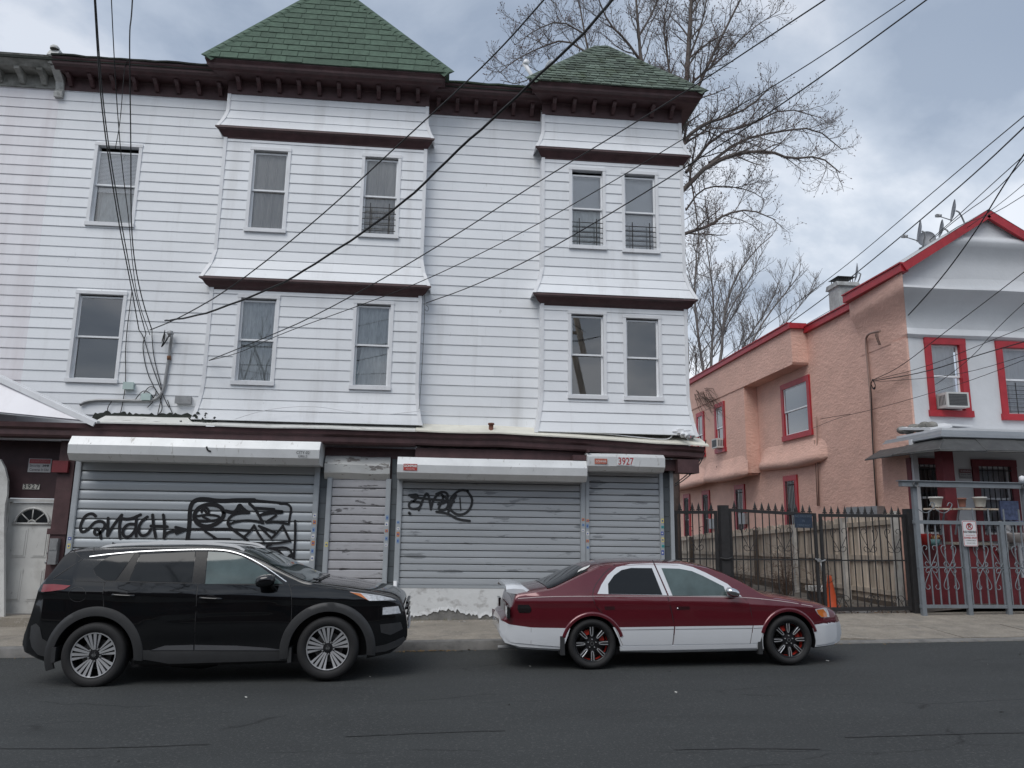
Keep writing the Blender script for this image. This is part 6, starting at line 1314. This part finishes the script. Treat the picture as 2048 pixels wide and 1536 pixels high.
mb = MB()
for k in range(5): 
    z = .55+.07*k; mb.box(X1-.03, X1+.004, -.42, .42, z, z+.028)
sv.part(mb, 'grille', MPIL); mb = MB(); mb.box(X1-.01, X1+.012, -.26, .26, .50, .62); sv.part(mb, 'number_plate', MS)
mb = MB(); mb.box(.35, 2.6, -.75, .75, .20, .30); mb.tube([(.75,-.5,.20),(1.1,-.55,.17),(1.3,-.5,.2)], .05, 8); sv.part(mb, 'underbody', MBLACK)
# ---------------------------------------------------------------- dark red and white sedan
MRDP = mat('paint_maroon', (.115,.011,.019), .2, metal=.3, var=.03, coat=1.0); MWHP = mat('paint_white', (.62,.64,.67), .25, var=.02, coat=.8)
se = Car('sedan', 'dark red sedan with white lower panels and black star wheels at the kerb', (1185,1340), (1580,1331), 10.30, .885)
z6 = lambda x, y: (980+x/2.7676, 1090+y/2.7676)
def k6(x, y, d=0): return se.c2(*z6(x, y), d)
K6 = lambda L: [k6(*p) for p in L]
HC = .6
topx = [k6(56,440,.2),k6(60,400,.2),k6(80,384,.25),k6(100,372,.4),k6(103,330,.5),k6(106,272,.6),k6(118,246,.6),k6(215,228,HC),k6(320,211,HC),k6(400,176,HC),k6(480,136,HC),k6(560,100,HC),k6(650,85,HC),k6(800,79,HC),k6(950,81,HC),k6(1080,91,HC),k6(1150,106,HC),k6(1240,140,HC),k6(1340,192,HC),k6(1415,236,HC),k6(1465,252,HC),k6(1600,270,HC),k6(1750,298,HC),k6(1840,330,.5),k6(1890,362,.4),k6(1915,388,.3),k6(1945,400,.25),k6(1957,425,.2),k6(1960,470,.2)]
for i in range(1, len(topx)):
    if topx[i][0] <= topx[i-1][0]: topx[i] = (topx[i-1][0]+.006, topx[i][1])
X0, X1 = topx[0][0], topx[-1][0]; top6 = smooth_tab(topx, 3, .045)
bot6 = [(X0,.42),(X0+.06,.33),(X0+.25,.27),(X0+.9,.23),(1.0,.19),(2.4,.19),(X1-.5,.20),(X1-.2,.22),(X1-.05,.26),(X1,.36)]
bl6 = [k6(60,280),k6(160,285),k6(580,281),k6(1000,282),k6(1400,290),k6(1700,318),k6(1960,350)]
plan6 = [(X0,.74),(X0+.05,.82),(X0+.18,.90),(X0+.5,.965),(X0+1.1,1.0),(X1-1.2,1.0),(X1-.7,.975),(X1-.35,.91),(X1-.14,.80),(X1,.66)]
dr6 = [(X0,.05),(k6(120,0)[0],.06),(k6(300,0)[0],.08),(k6(440,0)[0],.06),(k6(600,0)[0],.085),(k6(1050,0)[0],.08),(k6(1250,0)[0],.05),(k6(1400,0)[0],.05),(k6(1550,0)[0],.09),(X1-.2,.10),(X1,.06)]
se.shape(top6, bot6, bl6, plan6, .42, tuck=.10, zm=.52, shoulder=.04, n=3.0, drop=dr6, tcurve=.15)
r6 = [k6(160,322),k6(600,318),k6(1000,322),k6(1450,335),k6(1800,350)]
def _ridge6(x, z):
    d = z-interp(r6, x); return .013*(math.exp(-(d/.06)**2) if d > 0 else math.exp(-(d/.04)**2))
se.ridge = _ridge6
rw, fw6 = k6(570,562), k6(1665,535); TR = .322
se.body(X0, X1, [(rw[0], rw[1]+.01, .385), (fw6[0], fw6[1]+.01, .385)], MRDP, MWHP, lambda c: (c.x > X1-.5 and c.z < .525-.0*c.x) or (c.x < X0+.45 and c.z < .50) or c.z < .42)
for cx in (rw[0], fw6[0]):
    for sg in (-1, 1): wheel(se, cx, TR, TR, .232, sg*.87, 'red', sg)
for (cx, cz) in ((rw[0], rw[1]+.01), (fw6[0], fw6[1]+.01)): se.arch_trim(cx, cz, .378, .43, 16, 164, 'wheel_arch_lip', MRDP, off=.010)
rd_ = se.panel(K6([(578,300),(984,287),(1018,440),(1012,552),(735,556),(700,470),(660,420),(610,360),(582,330)]), .003, 'rear_door', MRDP)
fd_ = se.panel(K6([(994,287),(1405,292),(1432,312),(1455,420),(1442,545),(1016,551),(1024,440)]), .003, 'front_door', MRDP)
se.line(K6([(712,112),(640,165),(590,225),(570,270),(576,320),(610,365),(665,430),(690,460)]), .009, .002, 'door_seam', MBLACK); se.line(K6([(930,88),(960,190),(988,285),(1021,440),(1012,553)]), .010, .002, 'door_seam', MBLACK); se.line(K6([(1403,288),(1434,312),(1457,420),(1442,548)]), .009, .002, 'door_seam', MBLACK)
# white lower body
se.panel(K6([(692,456),(1018,451),(1010,552),(737,556),(712,500)]), .007, 'lower_panel', MWHP, rd_); se.panel(K6([(1025,451),(1453,446),(1440,545),(1017,551)]), .007, 'lower_panel', MWHP, fd_)
se.panel(K6([(1458,446),(1528,444),(1510,490),(1495,540),(1446,545)]), .007, 'fender_panel', MWHP); se.panel(K6([(680,455),(690,456),(710,500),(734,557),(724,560),(712,520)]), .007, 'rear_arch_panel', MWHP)
se.panel(K6([(720,562),(1010,557),(1480,548),(1480,570),(1100,580),(722,586)]), .010, 'side_skirt', MWHP, sides=(-1,1), th=.03)
se.panel(K6([(58,420),(110,445),(228,459),(444,461),(432,500),(410,566),(228,553),(118,545),(80,515),(60,480)]), .009, 'rear_bumper', MWHP, sides=(-1,1)); se.panel(K6([(1790,447),(1860,446),(1952,440),(1956,470),(1957,520),(1940,547),(1822,560),(1808,500)]), .009, 'front_bumper', MWHP, sides=(-1,1))
for L in ([(700,470),(1018,466)],[(1026,466),(1452,461)],[(1458,461),(1522,458)]): se.line(K6(L), .006, .009, 'panel_groove', MSATIN, it=0)
se.line(K6([(230,462),(229,552)]), .006, .011, 'bumper_seam', MGREYM, it=0)
se.line(K6([(160,300),(300,288),(580,284),(985,284),(1400,291),(1500,298),(1650,315),(1800,342)]), .008, .005, 'pinstripe', mat('stripe_pale',(.55,.45,.45),.35,var=0), it=1)
# window surrounds and glass
se.panel(K6([(598,272),(625,222),(665,170),(720,127),(800,109),(930,106),(985,280)]), .005, 'window_surround', MWHP, rd_, th=.012); se.panel(K6([(938,106),(1080,109),(1150,126),(1220,158),(1330,218),(1400,287),(994,281)]), .005, 'window_surround', MWHP, fd_, th=.012)
se.panel(K6([(659,271),(662,218),(700,172),(745,143),(800,131),(918,132),(958,276)]), .010, 'door_window', MTINT, rd_, th=.008); se.panel(K6([(972,132),(1070,135),(1140,148),(1200,175),(1306,232),(1318,281),(1014,281)]), .010, 'door_window', MFGL, fd_, th=.008)
MSAT = mat('sticker_white', (.66,.66,.66), .5, var=0)
for k_, (d, x, y, ww) in enumerate(((rd_,662,350,28),(fd_,1068,350,36))):
    hl = [(x-ww,y-9),(x+ww,y-10),(x+ww+3,y+8),(x-ww+4,y+10)]; se.panel(K6(hl), .006, 'door_handle', mat('handle_maroon',(.03,.006,.008),.35,var=0), d, step=.03)
a = k6(1040,352); mb = MB(); mb.ball((a[0],-(se.w(*a)+.008),a[1]), .012, .006, .012, 8, 6); se.part(mb, 'lock', MCHROME, fd_)
MLMP = mat('lamp_smoked', (.012,.010,.011), .15, var=.2, coat=1); se.panel(K6([(158,335),(218,334),(230,350),(232,366),(220,378),(164,378),(156,360)]), .006, 'tail_light', MLMP, sides=(-1,1), step=.03)
h6 = se.panel(K6([(1812,358),(1860,352),(1885,352),(1900,380),(1905,404),(1850,404),(1828,385)]), .006, 'headlight', MLAMP, sides=(-1,1), step=.03); se.panel(K6([(1820,362),(1862,358),(1884,380),(1888,402),(1850,402),(1830,384)]), .009, 'indicator', MAMB, h6, sides=(-1,1), step=.03)
se.line(K6([(1790,440),(1870,428),(1950,425)]), .03, .006, 'bumper_lip', MRDP, it=1)
for x, y, h in ((405,505,105),(1498,500,105)): a = k6(x,y); b = k6(x,y+h); mb = MB(); mb.box(a[0]-.04, a[0]+.02, -.88, -.68, b[1], a[1]); se.part(mb, 'mudflap', MPLAS)
# rear: glass, boot lid, spoiler, lamps, plate, exhaust
gx0, gx1 = k6(322,0)[0], k6(556,0)[0]; rg = se.topsheet(gx0, gx1, -.9, .9, .006, 'rear_window', MTINT, fx=lambda x: (-.92,.92))
gxd = k6(590,0)[0]
mb = MB()
for f0 in (0,.10):
    x0_ = k6(528,0)[0]-f0*.6; 
    for i in range(3):
        xa, xb = x0_+i*.022, x0_+i*.022+.013; ff = (-.80+i*.02+f0*.4, -.66+i*.02+f0*.4); mb.add([(xx, f_*se.topw(xx), se.topz(xx,f_)+.012) for xx, f_ in ((xa,ff[0]),(xb+.05,ff[0]),(xb+.05+.04,ff[1]),(xa+.04,ff[1]))], [(0,1,2,3)])
se.part(mb, 'decal', MSAT, rg, 30, fix=False)
wx0, wx1 = k6(1160,0)[0], k6(1405,0)[0]; se.topsheet(wx0, wx1, -.92, .92, .006, 'windscreen', mat('windscreen_glass',(.03,.045,.042),.03), fx=lambda x: (-.93,.93))
mb = MB(); xs6 = [k6(96,0)[0],k6(130,0)[0],k6(190,0)[0],k6(245,0)[0]]; zt = [k6(0,226,.3)[1],k6(0,222,.3)[1],k6(0,226,.3)[1],k6(0,262,.3)[1]]; zb = [k6(0,240,.3)[1],k6(0,248,.3)[1],k6(0,256,.3)[1],k6(0,268,.3)[1]]
sec = [(xs6[i], zt[i]) for i in range(4)]+[(xs6[i], zb[i]) for i in (3,2,1,0)]; n = 8; ys = [(-.72,-.04),(-.66,0),(-.4,.012),(0,.016),(.4,.012),(.66,0),(.72,-.04)]; vs_ = []
for y_, dz in ys: vs_ += [(a, y_, b+(dz if k < 3 else min(0,dz))) for k, (a, b) in enumerate(sec)]
mb.add(vs_, [(i*n+k, i*n+n+k, i*n+n+(k+1)%n, i*n+(k+1)%n) for i in range(len(ys)-1) for k in range(n)]+[tuple(range(n)), tuple(range(len(vs_)-1, len(vs_)-n-1, -1))], 0, True); se.part(mb, 'rear_spoiler', MWHP, None, 35)
xr = k6(103,0)[0]
for sg in (-1,1): mb = MB(); mb.box(xr-.02, xr+.02, sg*.70-.14, sg*.70+.10 if sg < 0 else sg*.70+.14, .66, .80); se.part(mb, 'rear_lamp', MLMP)
mb = MB(); mb.box(xr-.012, xr+.02, -.28, .28, .64, .80); se.part(mb, 'number_plate', MGREYM); mb = MB(); mb.tube([(X0-.01,-.45,.24),(X0+.35,-.45,.25)], .028, 10); se.part(mb, 'exhaust', MGREYM)
mb = MB(); mb.box(.35, 2.4, -.72, .72, .17, .27); se.part(mb, 'underbody', MBLACK)
c = k6(1348,262,-.06); mb = MB(); mo = []
for i in range(9):
    t = -1+2*i/8; sc_ = (1-abs(t)**2.4)**.5
    for j in range(14): a = 2*math.pi*j/14; mo.append((c[0]+.10*t, -(se.hw+.03)+.075*sc_*math.cos(a), c[1]+.058*sc_*math.sin(a)-.02*t))
mb.add(mo, [(i*14+j, i*14+14+j, i*14+14+(j+1)%14, i*14+(j+1)%14) for i in range(8) for j in range(14)], 0, True); mir = se.part(mb, 'side_mirror', MCHROME, None, 60); se.panel(K6([(1310,230),(1330,236),(1392,286),(1330,284),(1318,270)]), .011, 'mirror_base', MWHP, mir, step=.03)
# ================================================================== bare trees
MBARK = mat('bark', (.115,.097,.088), .95, var=.3, vs_=6, bump=.5, bs=25); MBUD = mat('bud', (.13,.085,.08), .9, var=.3, vs_=10); MBARK2 = mat('bark_pale', (.17,.155,.15), .95, var=.3, vs_=5, bump=.4, bs=25)
def grow(rg, wood, tw, buds, pts, r0, r1, lvl, P):
    """one branch along pts plus its recursively smaller side branches"""
    q = smooth_line(pts, 1) if len(pts) > 2 else [Vector(p) for p in pts]
    (wood if lvl <= 1 else tw).tube(q, r0, 7 if lvl == 0 else (5 if lvl == 1 else 3), r2=r1, cap=False)
    if lvl >= P['max']:
        if rg.random() < P['bud']:
            e_ = q[-1]; d = (q[-1]-q[-2]).normalized(); s_ = P['bs']*rg.uniform(.6,1.3); u = d.orthogonal().normalized()*s_*.38; v = d.cross(u).normalized()*s_*.38
            buds.add([e_-d*s_*.2, e_+u+d*s_*.4, e_+v+d*s_*.4, e_-u+d*s_*.4, e_-v+d*s_*.4, e_+d*s_*1.4], [(0,1,2),(0,2,3),(0,3,4),(0,4,1),(1,5,2),(2,5,3),(3,5,4),(4,5,1)])
        return
    seg = [(b-a).length for a, b in zip(q, q[1:])]; tot = sum(seg); sp = P['sp'][lvl]; s_ = tot*P['start'][lvl]+rg.uniform(0, sp); side = rg.random() < .5
    while s_ < tot:
        acc = 0
        for i, L_ in enumerate(seg):
            if acc+L_ >= s_: break
            acc += L_
        f = (s_-acc)/max(1e-6, seg[i]); o_ = q[i].lerp(q[i+1], f); d = (q[i+1]-q[i]).normalized(); fr = s_/tot
        ax_ = d.orthogonal().normalized(); ax_.rotate(Matrix.Rotation(rg.uniform(0, 6.283), 3, d)); ang = R(rg.uniform(28, 62)); nd = d*math.cos(ang)+ax_*math.sin(ang)
        nd = (nd+Vector((0,0,P['up'][lvl]))).normalized(); L2 = P['len'][lvl]*rg.uniform(.55,1.25)*(1.15-.6*fr)
        k = P['seg'][lvl]; pp_ = [o_]; cur = o_.copy(); dd = nd.copy()
        for j in range(k):
            dd = (dd+Vector((rg.gauss(0,P['wig']),rg.gauss(0,P['wig']),rg.gauss(0,P['wig'])+P['trop'][lvl]))).normalized(); cur = cur+dd*L2/k; pp_.append(cur.copy())
        rr = (r0+(r1-r0)*fr)*P['rr'][lvl]; rr = max(rr, P['rmin'][lvl]); grow(rg, wood, tw, buds, pp_, rr, max(rr*.35, P['rtip']), lvl+1, P)
        s_ += sp*rg.uniform(.6,1.4)
def tree(name, label, base, limbs, P, seed, mb_, group=None):
    rg = random.Random(seed); t = thing(name, label, 'tree', base, group); tr, wood, tw, buds = MB(), MB(), MB(), MB()
    for k, (pts, r0, r1) in enumerate(limbs):
        if k == 0: tr.tube(smooth_line(pts,1), r0, 10, r2=r1); continue
        grow(rg, wood, tw, buds, pts, r0*.85, r1, 0, P)
    tr.build('trunk', mb_, t, fix=False); wood.build('limbs', mb_, t, fix=False); o = tw.build('crown', mb_, t, fix=False); o['kind'] = 'stuff'
    if buds.v: b = buds.build('buds', MBUD, t, fix=False); b['kind'] = 'stuff'
    return t
TY = 27.0
def tp(L, y=TY, dy=0): 
    n = len(L); return [pt(a, b, y+dy*i/max(1,n-1)) for i, (a, b) in enumerate(L)]
tb = pt(1335,700,TY); base = Vector((tb.x, TY, gz(tb.x)))
P1 = dict(max=3, bud=.6, bs=.05, sp=(.32,.16,.09), start=(.10,.15,.15), len=(1.75,.75,.34), seg=(5,4,3), wig=.16, up=(.25,.15,.15), trop=(.05,.06,.10), rr=(.5,.5,.6), rmin=(.016,.008,.005), rtip=.0034)
limbs = [([base+Vector((0,0,-.2)), base+Vector((0,0,3)), tp([(1338,420)])[0]], .36, .24),
 (tp([(1338,430),(1352,300),(1372,190),(1377,90),(1383,0),(1390,-120),(1400,-220)],dy=-.5), .17, .03), (tp([(1360,270),(1385,200),(1420,120),(1450,60),(1490,-20),(1520,-90)],dy=-1.5), .10, .02), (tp([(1376,120),(1400,60),(1412,10),(1420,-60)],dy=1), .06, .015),
 (tp([(1345,330),(1372,275),(1410,246),(1450,236),(1500,214),(1545,170)],dy=-1), .11, .02), (tp([(1345,400),(1372,375),(1420,326),(1480,305),(1540,302),(1580,318),(1640,312),(1680,345)],dy=-1.5), .13, .018), (tp([(1420,326),(1480,280),(1560,262),(1630,255),(1685,300)],dy=.8), .08, .015), (tp([(1372,345),(1430,270),(1500,250),(1570,215),(1640,235)],dy=1.5), .08, .015),
 (tp([(1342,480),(1372,466),(1420,452),(1450,428),(1500,418),(1552,440)],dy=-.8), .10, .015), (tp([(1372,420),(1400,380),(1440,370),(1500,380),(1530,400)],dy=1.5), .05, .012), (tp([(1330,430),(1300,220),(1281,115),(1277,60),(1272,0),(1268,-90)],dy=-.6), .12, .025), (tp([(1279,70),(1302,32),(1322,-15),(1345,-80)],dy=.8), .06, .015), (tp([(1283,125),(1252,80),(1218,48),(1195,-5),(1180,-60)],dy=-1), .07, .015),
 (tp([(1320,420),(1220,180),(1178,110),(1168,60),(1160,15),(1150,-40)],dy=1), .08, .018), (tp([(1178,108),(1130,78),(1080,95),(1030,120),(1000,145)],dy=1), .055, .012), (tp([(1172,70),(1120,40),(1070,60),(1030,90)],dy=-1), .045, .012), (tp([(1210,170),(1140,150),(1090,135),(1040,170),(1000,160)],dy=.5), .05, .012), (tp([(1345,200),(1335,110),(1325,50),(1340,-20)],dy=1.2), .07, .015), (tp([(1390,160),(1440,120),(1500,60),(1560,20)],dy=1.5), .06, .012), (tp([(1372,300),(1392,420),(1400,500),(1390,560)],dy=-.6), .04, .01)]
tree('bare_tree', 'large bare tree rising behind the smaller green turret', base, limbs, P1, 11, MBARK)
P2 = dict(max=3, bud=.35, bs=.05, sp=(.42,.26,.20), start=(.25,.15,.2), len=(2.4,1.0,.45), seg=(4,3,2), wig=.10, up=(.75,.45,.3), trop=(.10,.08,.05), rr=(.5,.5,.6), rmin=(.024,.014,.010), rtip=.008)
BTY = 44.0
def gtp(L, y=BTY, dy=0): return tp(L, y, dy)
def gb_(px): p = pt(px, 900, BTY); return Vector((p.x, BTY, gz(p.x)))
b = gb_(1420); tree('bare_tree', 'slim multi-stemmed bare tree just right of the white house corner', b, [([b, b+Vector((0,0,2)), gtp([(1418,800)])[0]], .22, .18), (gtp([(1418,810),(1400,700),(1388,600),(1392,520),(1400,450)]), .12, .02), (gtp([(1418,805),(1424,700),(1428,600),(1418,520),(1405,440)],dy=2), .12, .02), (gtp([(1420,800),(1443,720),(1446,640),(1466,560),(1510,500),(1545,470)]), .14, .02), (gtp([(1446,650),(1470,600),(1500,560),(1520,510)],dy=-1), .07, .015), (gtp([(1425,700),(1460,640),(1490,590)],dy=2), .06, .015)], P2, 5, MBARK2)
b = gb_(1480); tree('bare_tree', 'low spreading bare tree beyond the pink house roof, beside its chimney', b, [([b, b+Vector((0,0,2)), gtp([(1472,800)])[0]], .18, .15), (gtp([(1472,800),(1500,690),(1535,630),(1580,575),(1605,540)]), .10, .015), (gtp([(1472,800),(1480,700),(1520,640),(1545,600),(1560,560)],dy=2), .08, .015), (gtp([(1500,690),(1560,660),(1600,610),(1625,580)],dy=1), .06, .012), (gtp([(1472,790),(1470,720),(1490,660)],dy=-1), .07, .015)], P2, 8, MBARK2)
b = gb_(1370); tree('bare_tree', 'dark tangled bare tree hugging the white house corner', b, [([b, b+Vector((0,0,2)), gtp([(1372,820)])[0]], .2, .16), (gtp([(1372,820),(1378,720),(1372,640),(1380,560)]), .1, .02), (gtp([(1375,800),(1396,740),(1388,690)]), .07, .015), (gtp([(1375,810),(1410,740),(1440,690),(1460,640)],dy=2), .07, .015)], P2, 21, MBARK)
# vine hanging over the pink wall's far corner
vn = thing('vine', 'bare vine trailing over the far eave of the pink wall', 'vine', (PB,33,8.0)); mb = MB(); rg = random.Random(3)
for i in range(26):
    a = sd(rg.uniform(1386,1420), rg.uniform(775,800), PB-.06); p = [a]; c = a.copy()
    for k in range(6): c = c+Vector((rg.uniform(-.03,.02), -rg.uniform(.1,.5), -rg.uniform(.0,.32))); p.append(c.copy())
    mb.tube(p, .012, 3, r2=.004)
mb.build('stems', MTWIG, vn, fix=False)
# ================================================================== overhead cables
def cable(label, L, r, Y0, Y1, cat='cable', pw=1.0, wob=0):
    n = len(L); p = [pt(a, b, Y0+(Y1-Y0)*(i/(n-1))**pw) for i, (a, b) in enumerate(L)]; q = smooth_line(p, 2)
    if wob: q = [v+Vector((0,0,wob*math.sin(i*2.1)+wob*.6*math.sin(i*5.3))) for i, v in enumerate(q)]
    o = MB().tube(q, r, 5).build('overhead_cable', MCABLE, None); return tag(o, label, cat, 'overhead cables')
cable('thick twisted black service cable crossing the bays to the left house wall', [(330,641),(370,637),(440,618),(560,570),(640,522),(740,455),(820,395),(905,310),(1000,225),(1100,130),(1180,55),(1240,-20)], .017, 14.5, 6.5, wob=.006)
cable('thin black cable just above the thick twisted service cable', [(300,660),(360,636),(470,572),(640,435),(780,305),(900,195),(1000,100),(1105,-20)], .010, 14.5, 7)
cable('cable running from the left bay corner up across the right turret', [(418,721),(520,680),(640,628),(850,510),(1090,355),(1250,258),(1400,165),(1520,85),(1680,-20)], .009, 14.35, 7)
cable('upper of two thin cables that start low on the left bay', [(418,721),(480,706),(560,668),(700,618),(850,562),(1060,458),(1245,352),(1420,245),(1590,148),(1840,-20)], .0065, 14.35, 7)
cable('lower thin cable climbing from the left bay edge past the right bay windows', [(852,606),(940,575),(1060,520),(1200,440),(1370,336),(1600,185),(1880,-20)], .009, 14.35, 7)
cable('leftmost cable of the bundle dropping in front of the left wall', [(188,-20),(196,120),(205,230),(222,350),(240,460),(262,570),(278,660)], .010, 9, 14.6)
cable('second cable of the left bundle, nearly touching the leftmost', [(190,-20),(199,120),(210,240),(228,360),(247,470),(268,580),(292,668)], .009, 9.2, 14.6)
cable('middle thin cable of the left bundle', [(222,-20),(228,110),(236,240),(246,350),(258,440),(264,520),(275,600),(300,670)], .007, 9.2, 14.6)
cable('kinked rightmost cable of the left bundle', [(266,-20),(263,35),(259,60),(260,160),(262,300),(262,440),(268,520),(284,600),(304,660)], .010, 9.4, 14.6)
RC = [('highest cable at the right, passing left of the satellite dishes', [(2060,222),(1960,305),(1850,398),(1760,475),(1690,533),(1590,608),(1480,690),(1395,760)], .012, 12, 31),
 ('second highest cable at the right, over the chimney', [(2060,243),(1960,338),(1860,424),(1760,508),(1660,588),(1560,660),(1470,716),(1395,765)], .016, 12, 31),
 ('third cable at the right, crossing the middle of the dishes', [(2060,300),(1980,372),(1890,455),(1800,530),(1720,588),(1640,632),(1540,692),(1440,742)], .010, 12, 31),
 ('wavy cable at the right, sagging below the dishes', [(2060,306),(1990,385),(1920,432),(1850,492),(1795,535),(1750,565),(1690,612),(1600,668),(1500,730)], .010, 12, 31),
 ('heavy cable dropping steeply over the gable to the conduit on the pink wall', [(2060,290),(2000,382),(1960,450),(1900,535),(1850,595),(1800,648),(1760,689)], .014, 12, 18.4),
 ('cable skimming the gable peak from the right edge', [(2060,358),(2010,400),(1950,445),(1880,492),(1830,530),(1720,600)], .007, 12, 22),
 ('thin cable leaving the right edge below the gable peak', [(2060,383),(1985,430),(1920,448),(1880,480),(1840,512)], .008, 13, 19),
 ('upper cable crossing the white front to the pink wall bundle', [(2060,535),(1960,612),(1880,672),(1800,735),(1746,760)], .009, 13, 18.2), ('steep cable crossing both upstairs windows of the white front', [(2060,595),(1990,660),(1940,720),(1850,785),(1780,815),(1640,838)], .007, 13, 20.5),
 ('first of three flat cables crossing the air conditioner window', [(2060,650),(1960,690),(1850,735),(1746,760)], .007, 13, 18.2), ('second of three flat cables crossing the air conditioner window', [(2060,680),(1950,712),(1850,745),(1746,762)], .011, 13, 18.2), ('third of three flat cables crossing the air conditioner window', [(2060,708),(1940,745),(1850,757),(1746,764)], .006, 13, 18.2), ('lowest thin cable crossing the pink wall to the blue-curtained window', [(2060,715),(1960,755),(1850,790),(1750,818),(1680,834),(1622,858)], .006, 13, 21)]
for l_, L, r_, a, b in RC: cable(l_, L, r_, a, b)
cable('frayed pale cord hanging from the left cornice over the window', [(258,118),(250,128),(246,170),(243,215),(238,260),(230,300)], .008, 14.15, 14.55)
# roof antennas behind the right turret
av = pt(1062,140,15.6); t = thing('roof_vent_pipe', 'white plastic vent pipe leaning behind the smaller turret', 'vent pipe', (av.x,15.6,10.8)); mb = MB(); mb.tube([pt(1068,172,15.6)+Vector((0,0,-.3)), pt(1062,148,15.6), pt(1048,126,15.6)], .05, 8); mb.tube([pt(1050,130,15.6),pt(1054,122,15.6)], .07, 8); mb.build('pipe', MTRIM, t)
av = pt(1100,140,15.8); t = thing('satellite_dish', 'edge-on satellite dish half hidden at the foot of the smaller turret', 'satellite dish', (av.x,15.8,10.8)); mb = MB(); mb.lathe([(0,.03),(.2,.02),(.26,0),(.2,-.01),(0,-.0)], pt(1098,142,15.8), (-.8,.35,.45), 18); mb.build('reflector', MTRIM, t); MB().tube([pt(1098,145,15.8), Vector((av.x+.1,15.9,10.75))], .025, 6).build('mast', MGREYM, t)
# ================================================================== across the street (seen only as reflections)
MBRICK = mat('far_brick', (.10,.06,.05), .9, var=.25, vs_=3, bump=.2, bs=20)
for k, (x0, x1, hh) in enumerate(((-34,-15,7.2),(-14.9,-1,7.8),(-.9,14,7.4),(14.1,34,7.0))):
    t = thing('opposite_house', ['brick terrace','taller brick terrace','flat-roofed brick terrace','low brick terrace'][k]+' across the street, mirrored in the window panes', 'house', ((x0+x1)/2,-9,gz(x0)))
    mb = MB(); mb.box(x0, x1, -17, -9, -1, hh); mb.box(x0-.1, x1+.1, -17, -8.75, hh+.002, hh+.25); mb.build('wall', MBRICK, t); x = x0+1.5
    while x < x1-1.5:
        for z in (1.2, 4.3): mb = MB(); mb.box(x, x+.95, -9.02, -8.95, z, z+1.7); mb.build('window', MTINT, t)
        x += 2.6
pv = pt(1172,760,31.5); up_p = thing('utility_pole', 'tall leaning wooden utility pole, seen mirrored in the lower right bay window', 'utility pole', (pv.x,-2.8,gz(pv.x)))
pu = pt(1146,640,31.5); dxz = (pu.x-pv.x)/(pu.z-pv.z); MB().tube([(pv.x-dxz*pv.z,-2.8,-.1),(pv.x+dxz*(12-pv.z),-2.8,12)], .17, 12, r2=.12).build('pole', MWOOD, up_p)
MB().box(pv.x+dxz*7-1.2, pv.x+dxz*7+1.2, -2.95, -2.83, 10.2, 10.32).build('crossarm', MWOOD, up_p); MB().lathe([(0,0),(.22,0),(.24,.1),(.24,.75),(.2,.85),(0,.86)], (pv.x+dxz*6+.45,-2.8,8.4), n=14).build('transformer', MGREYM, up_p)
P3 = dict(P2, sp=(.7,.5,.4), max=2)
for k, (x, lb) in enumerate(((-7.5,'left'),(15.5,'right'))):
    b = Vector((x,-4.2,gz(x)+.1)); tree('street_tree', 'bare street tree across the road, mirrored in the %s house windows' % lb, b, [([b, b+Vector((0,0,2)), b+Vector((.1,.1,3.2))], .2, .15)]+[([b+Vector((.1,.1,3)), b+Vector((math.cos(a)*.8,math.sin(a)*.8,5)), b+Vector((math.cos(a)*1.8,math.sin(a)*1.8,7.5)), b+Vector((math.cos(a+.4)*2.4,math.sin(a+.4)*2.4,9.5))], .1, .02) for a in (0,1.3,2.5,3.8,5.1)], P3, 31+k, MBARK)
# leaves and grit in the gutter
mb = MB(); rg = random.Random(9)
for i in range(420):
    x = rg.gauss(-.05,.25) if i < 90 else rg.uniform(-9,11); yy = KY-abs(rg.gauss(0,.06))-.01; c = Vector((x, yy, gz(x)+.008)); a = rg.uniform(0,6.28); s_ = rg.uniform(.006,.03)*(1.2 if i < 90 else .8)
    u = Vector((math.cos(a),math.sin(a),rg.uniform(-.2,.4)))*s_; v = Vector((-math.sin(a),math.cos(a),rg.uniform(0,.5)))*s_*.5; mb.add([c-u,c+v,c+u,c-v], [(0,1,2,3)])
o = mb.build('gutter_litter', mat('gutter_leaf',(.19,.125,.06),.9,var=.5,vs_=30), None, fix=False); tag(o, 'dry leaves and grit gathered along the kerb gutter', 'leaf litter'); o['kind'] = 'stuff'
mb = MB()
for i in range(260):
    x = rg.choice((rg.uniform(-.6,1.4), rg.uniform(4.6,6.2), rg.uniform(-7,-6))) ; yy = 14.56-abs(rg.gauss(0,.05)); c = Vector((x,yy,side_z(x,yy)+.004)); a = rg.uniform(0,6.28); h = rg.uniform(.02,.07); d = Vector((math.cos(a)*.02,math.sin(a)*.02,h)); w_ = Vector((-math.sin(a),math.cos(a),0))*.003; mb.add([c-w_,c+w_,c+d], [(0,1,2)])
o = mb.build('weeds', mat('dry_weed',(.16,.15,.06),.9,var=.4,vs_=30), None, fix=False); tag(o, 'sparse dry weeds along the foot of the building', 'weeds'); o['kind'] = 'stuff'
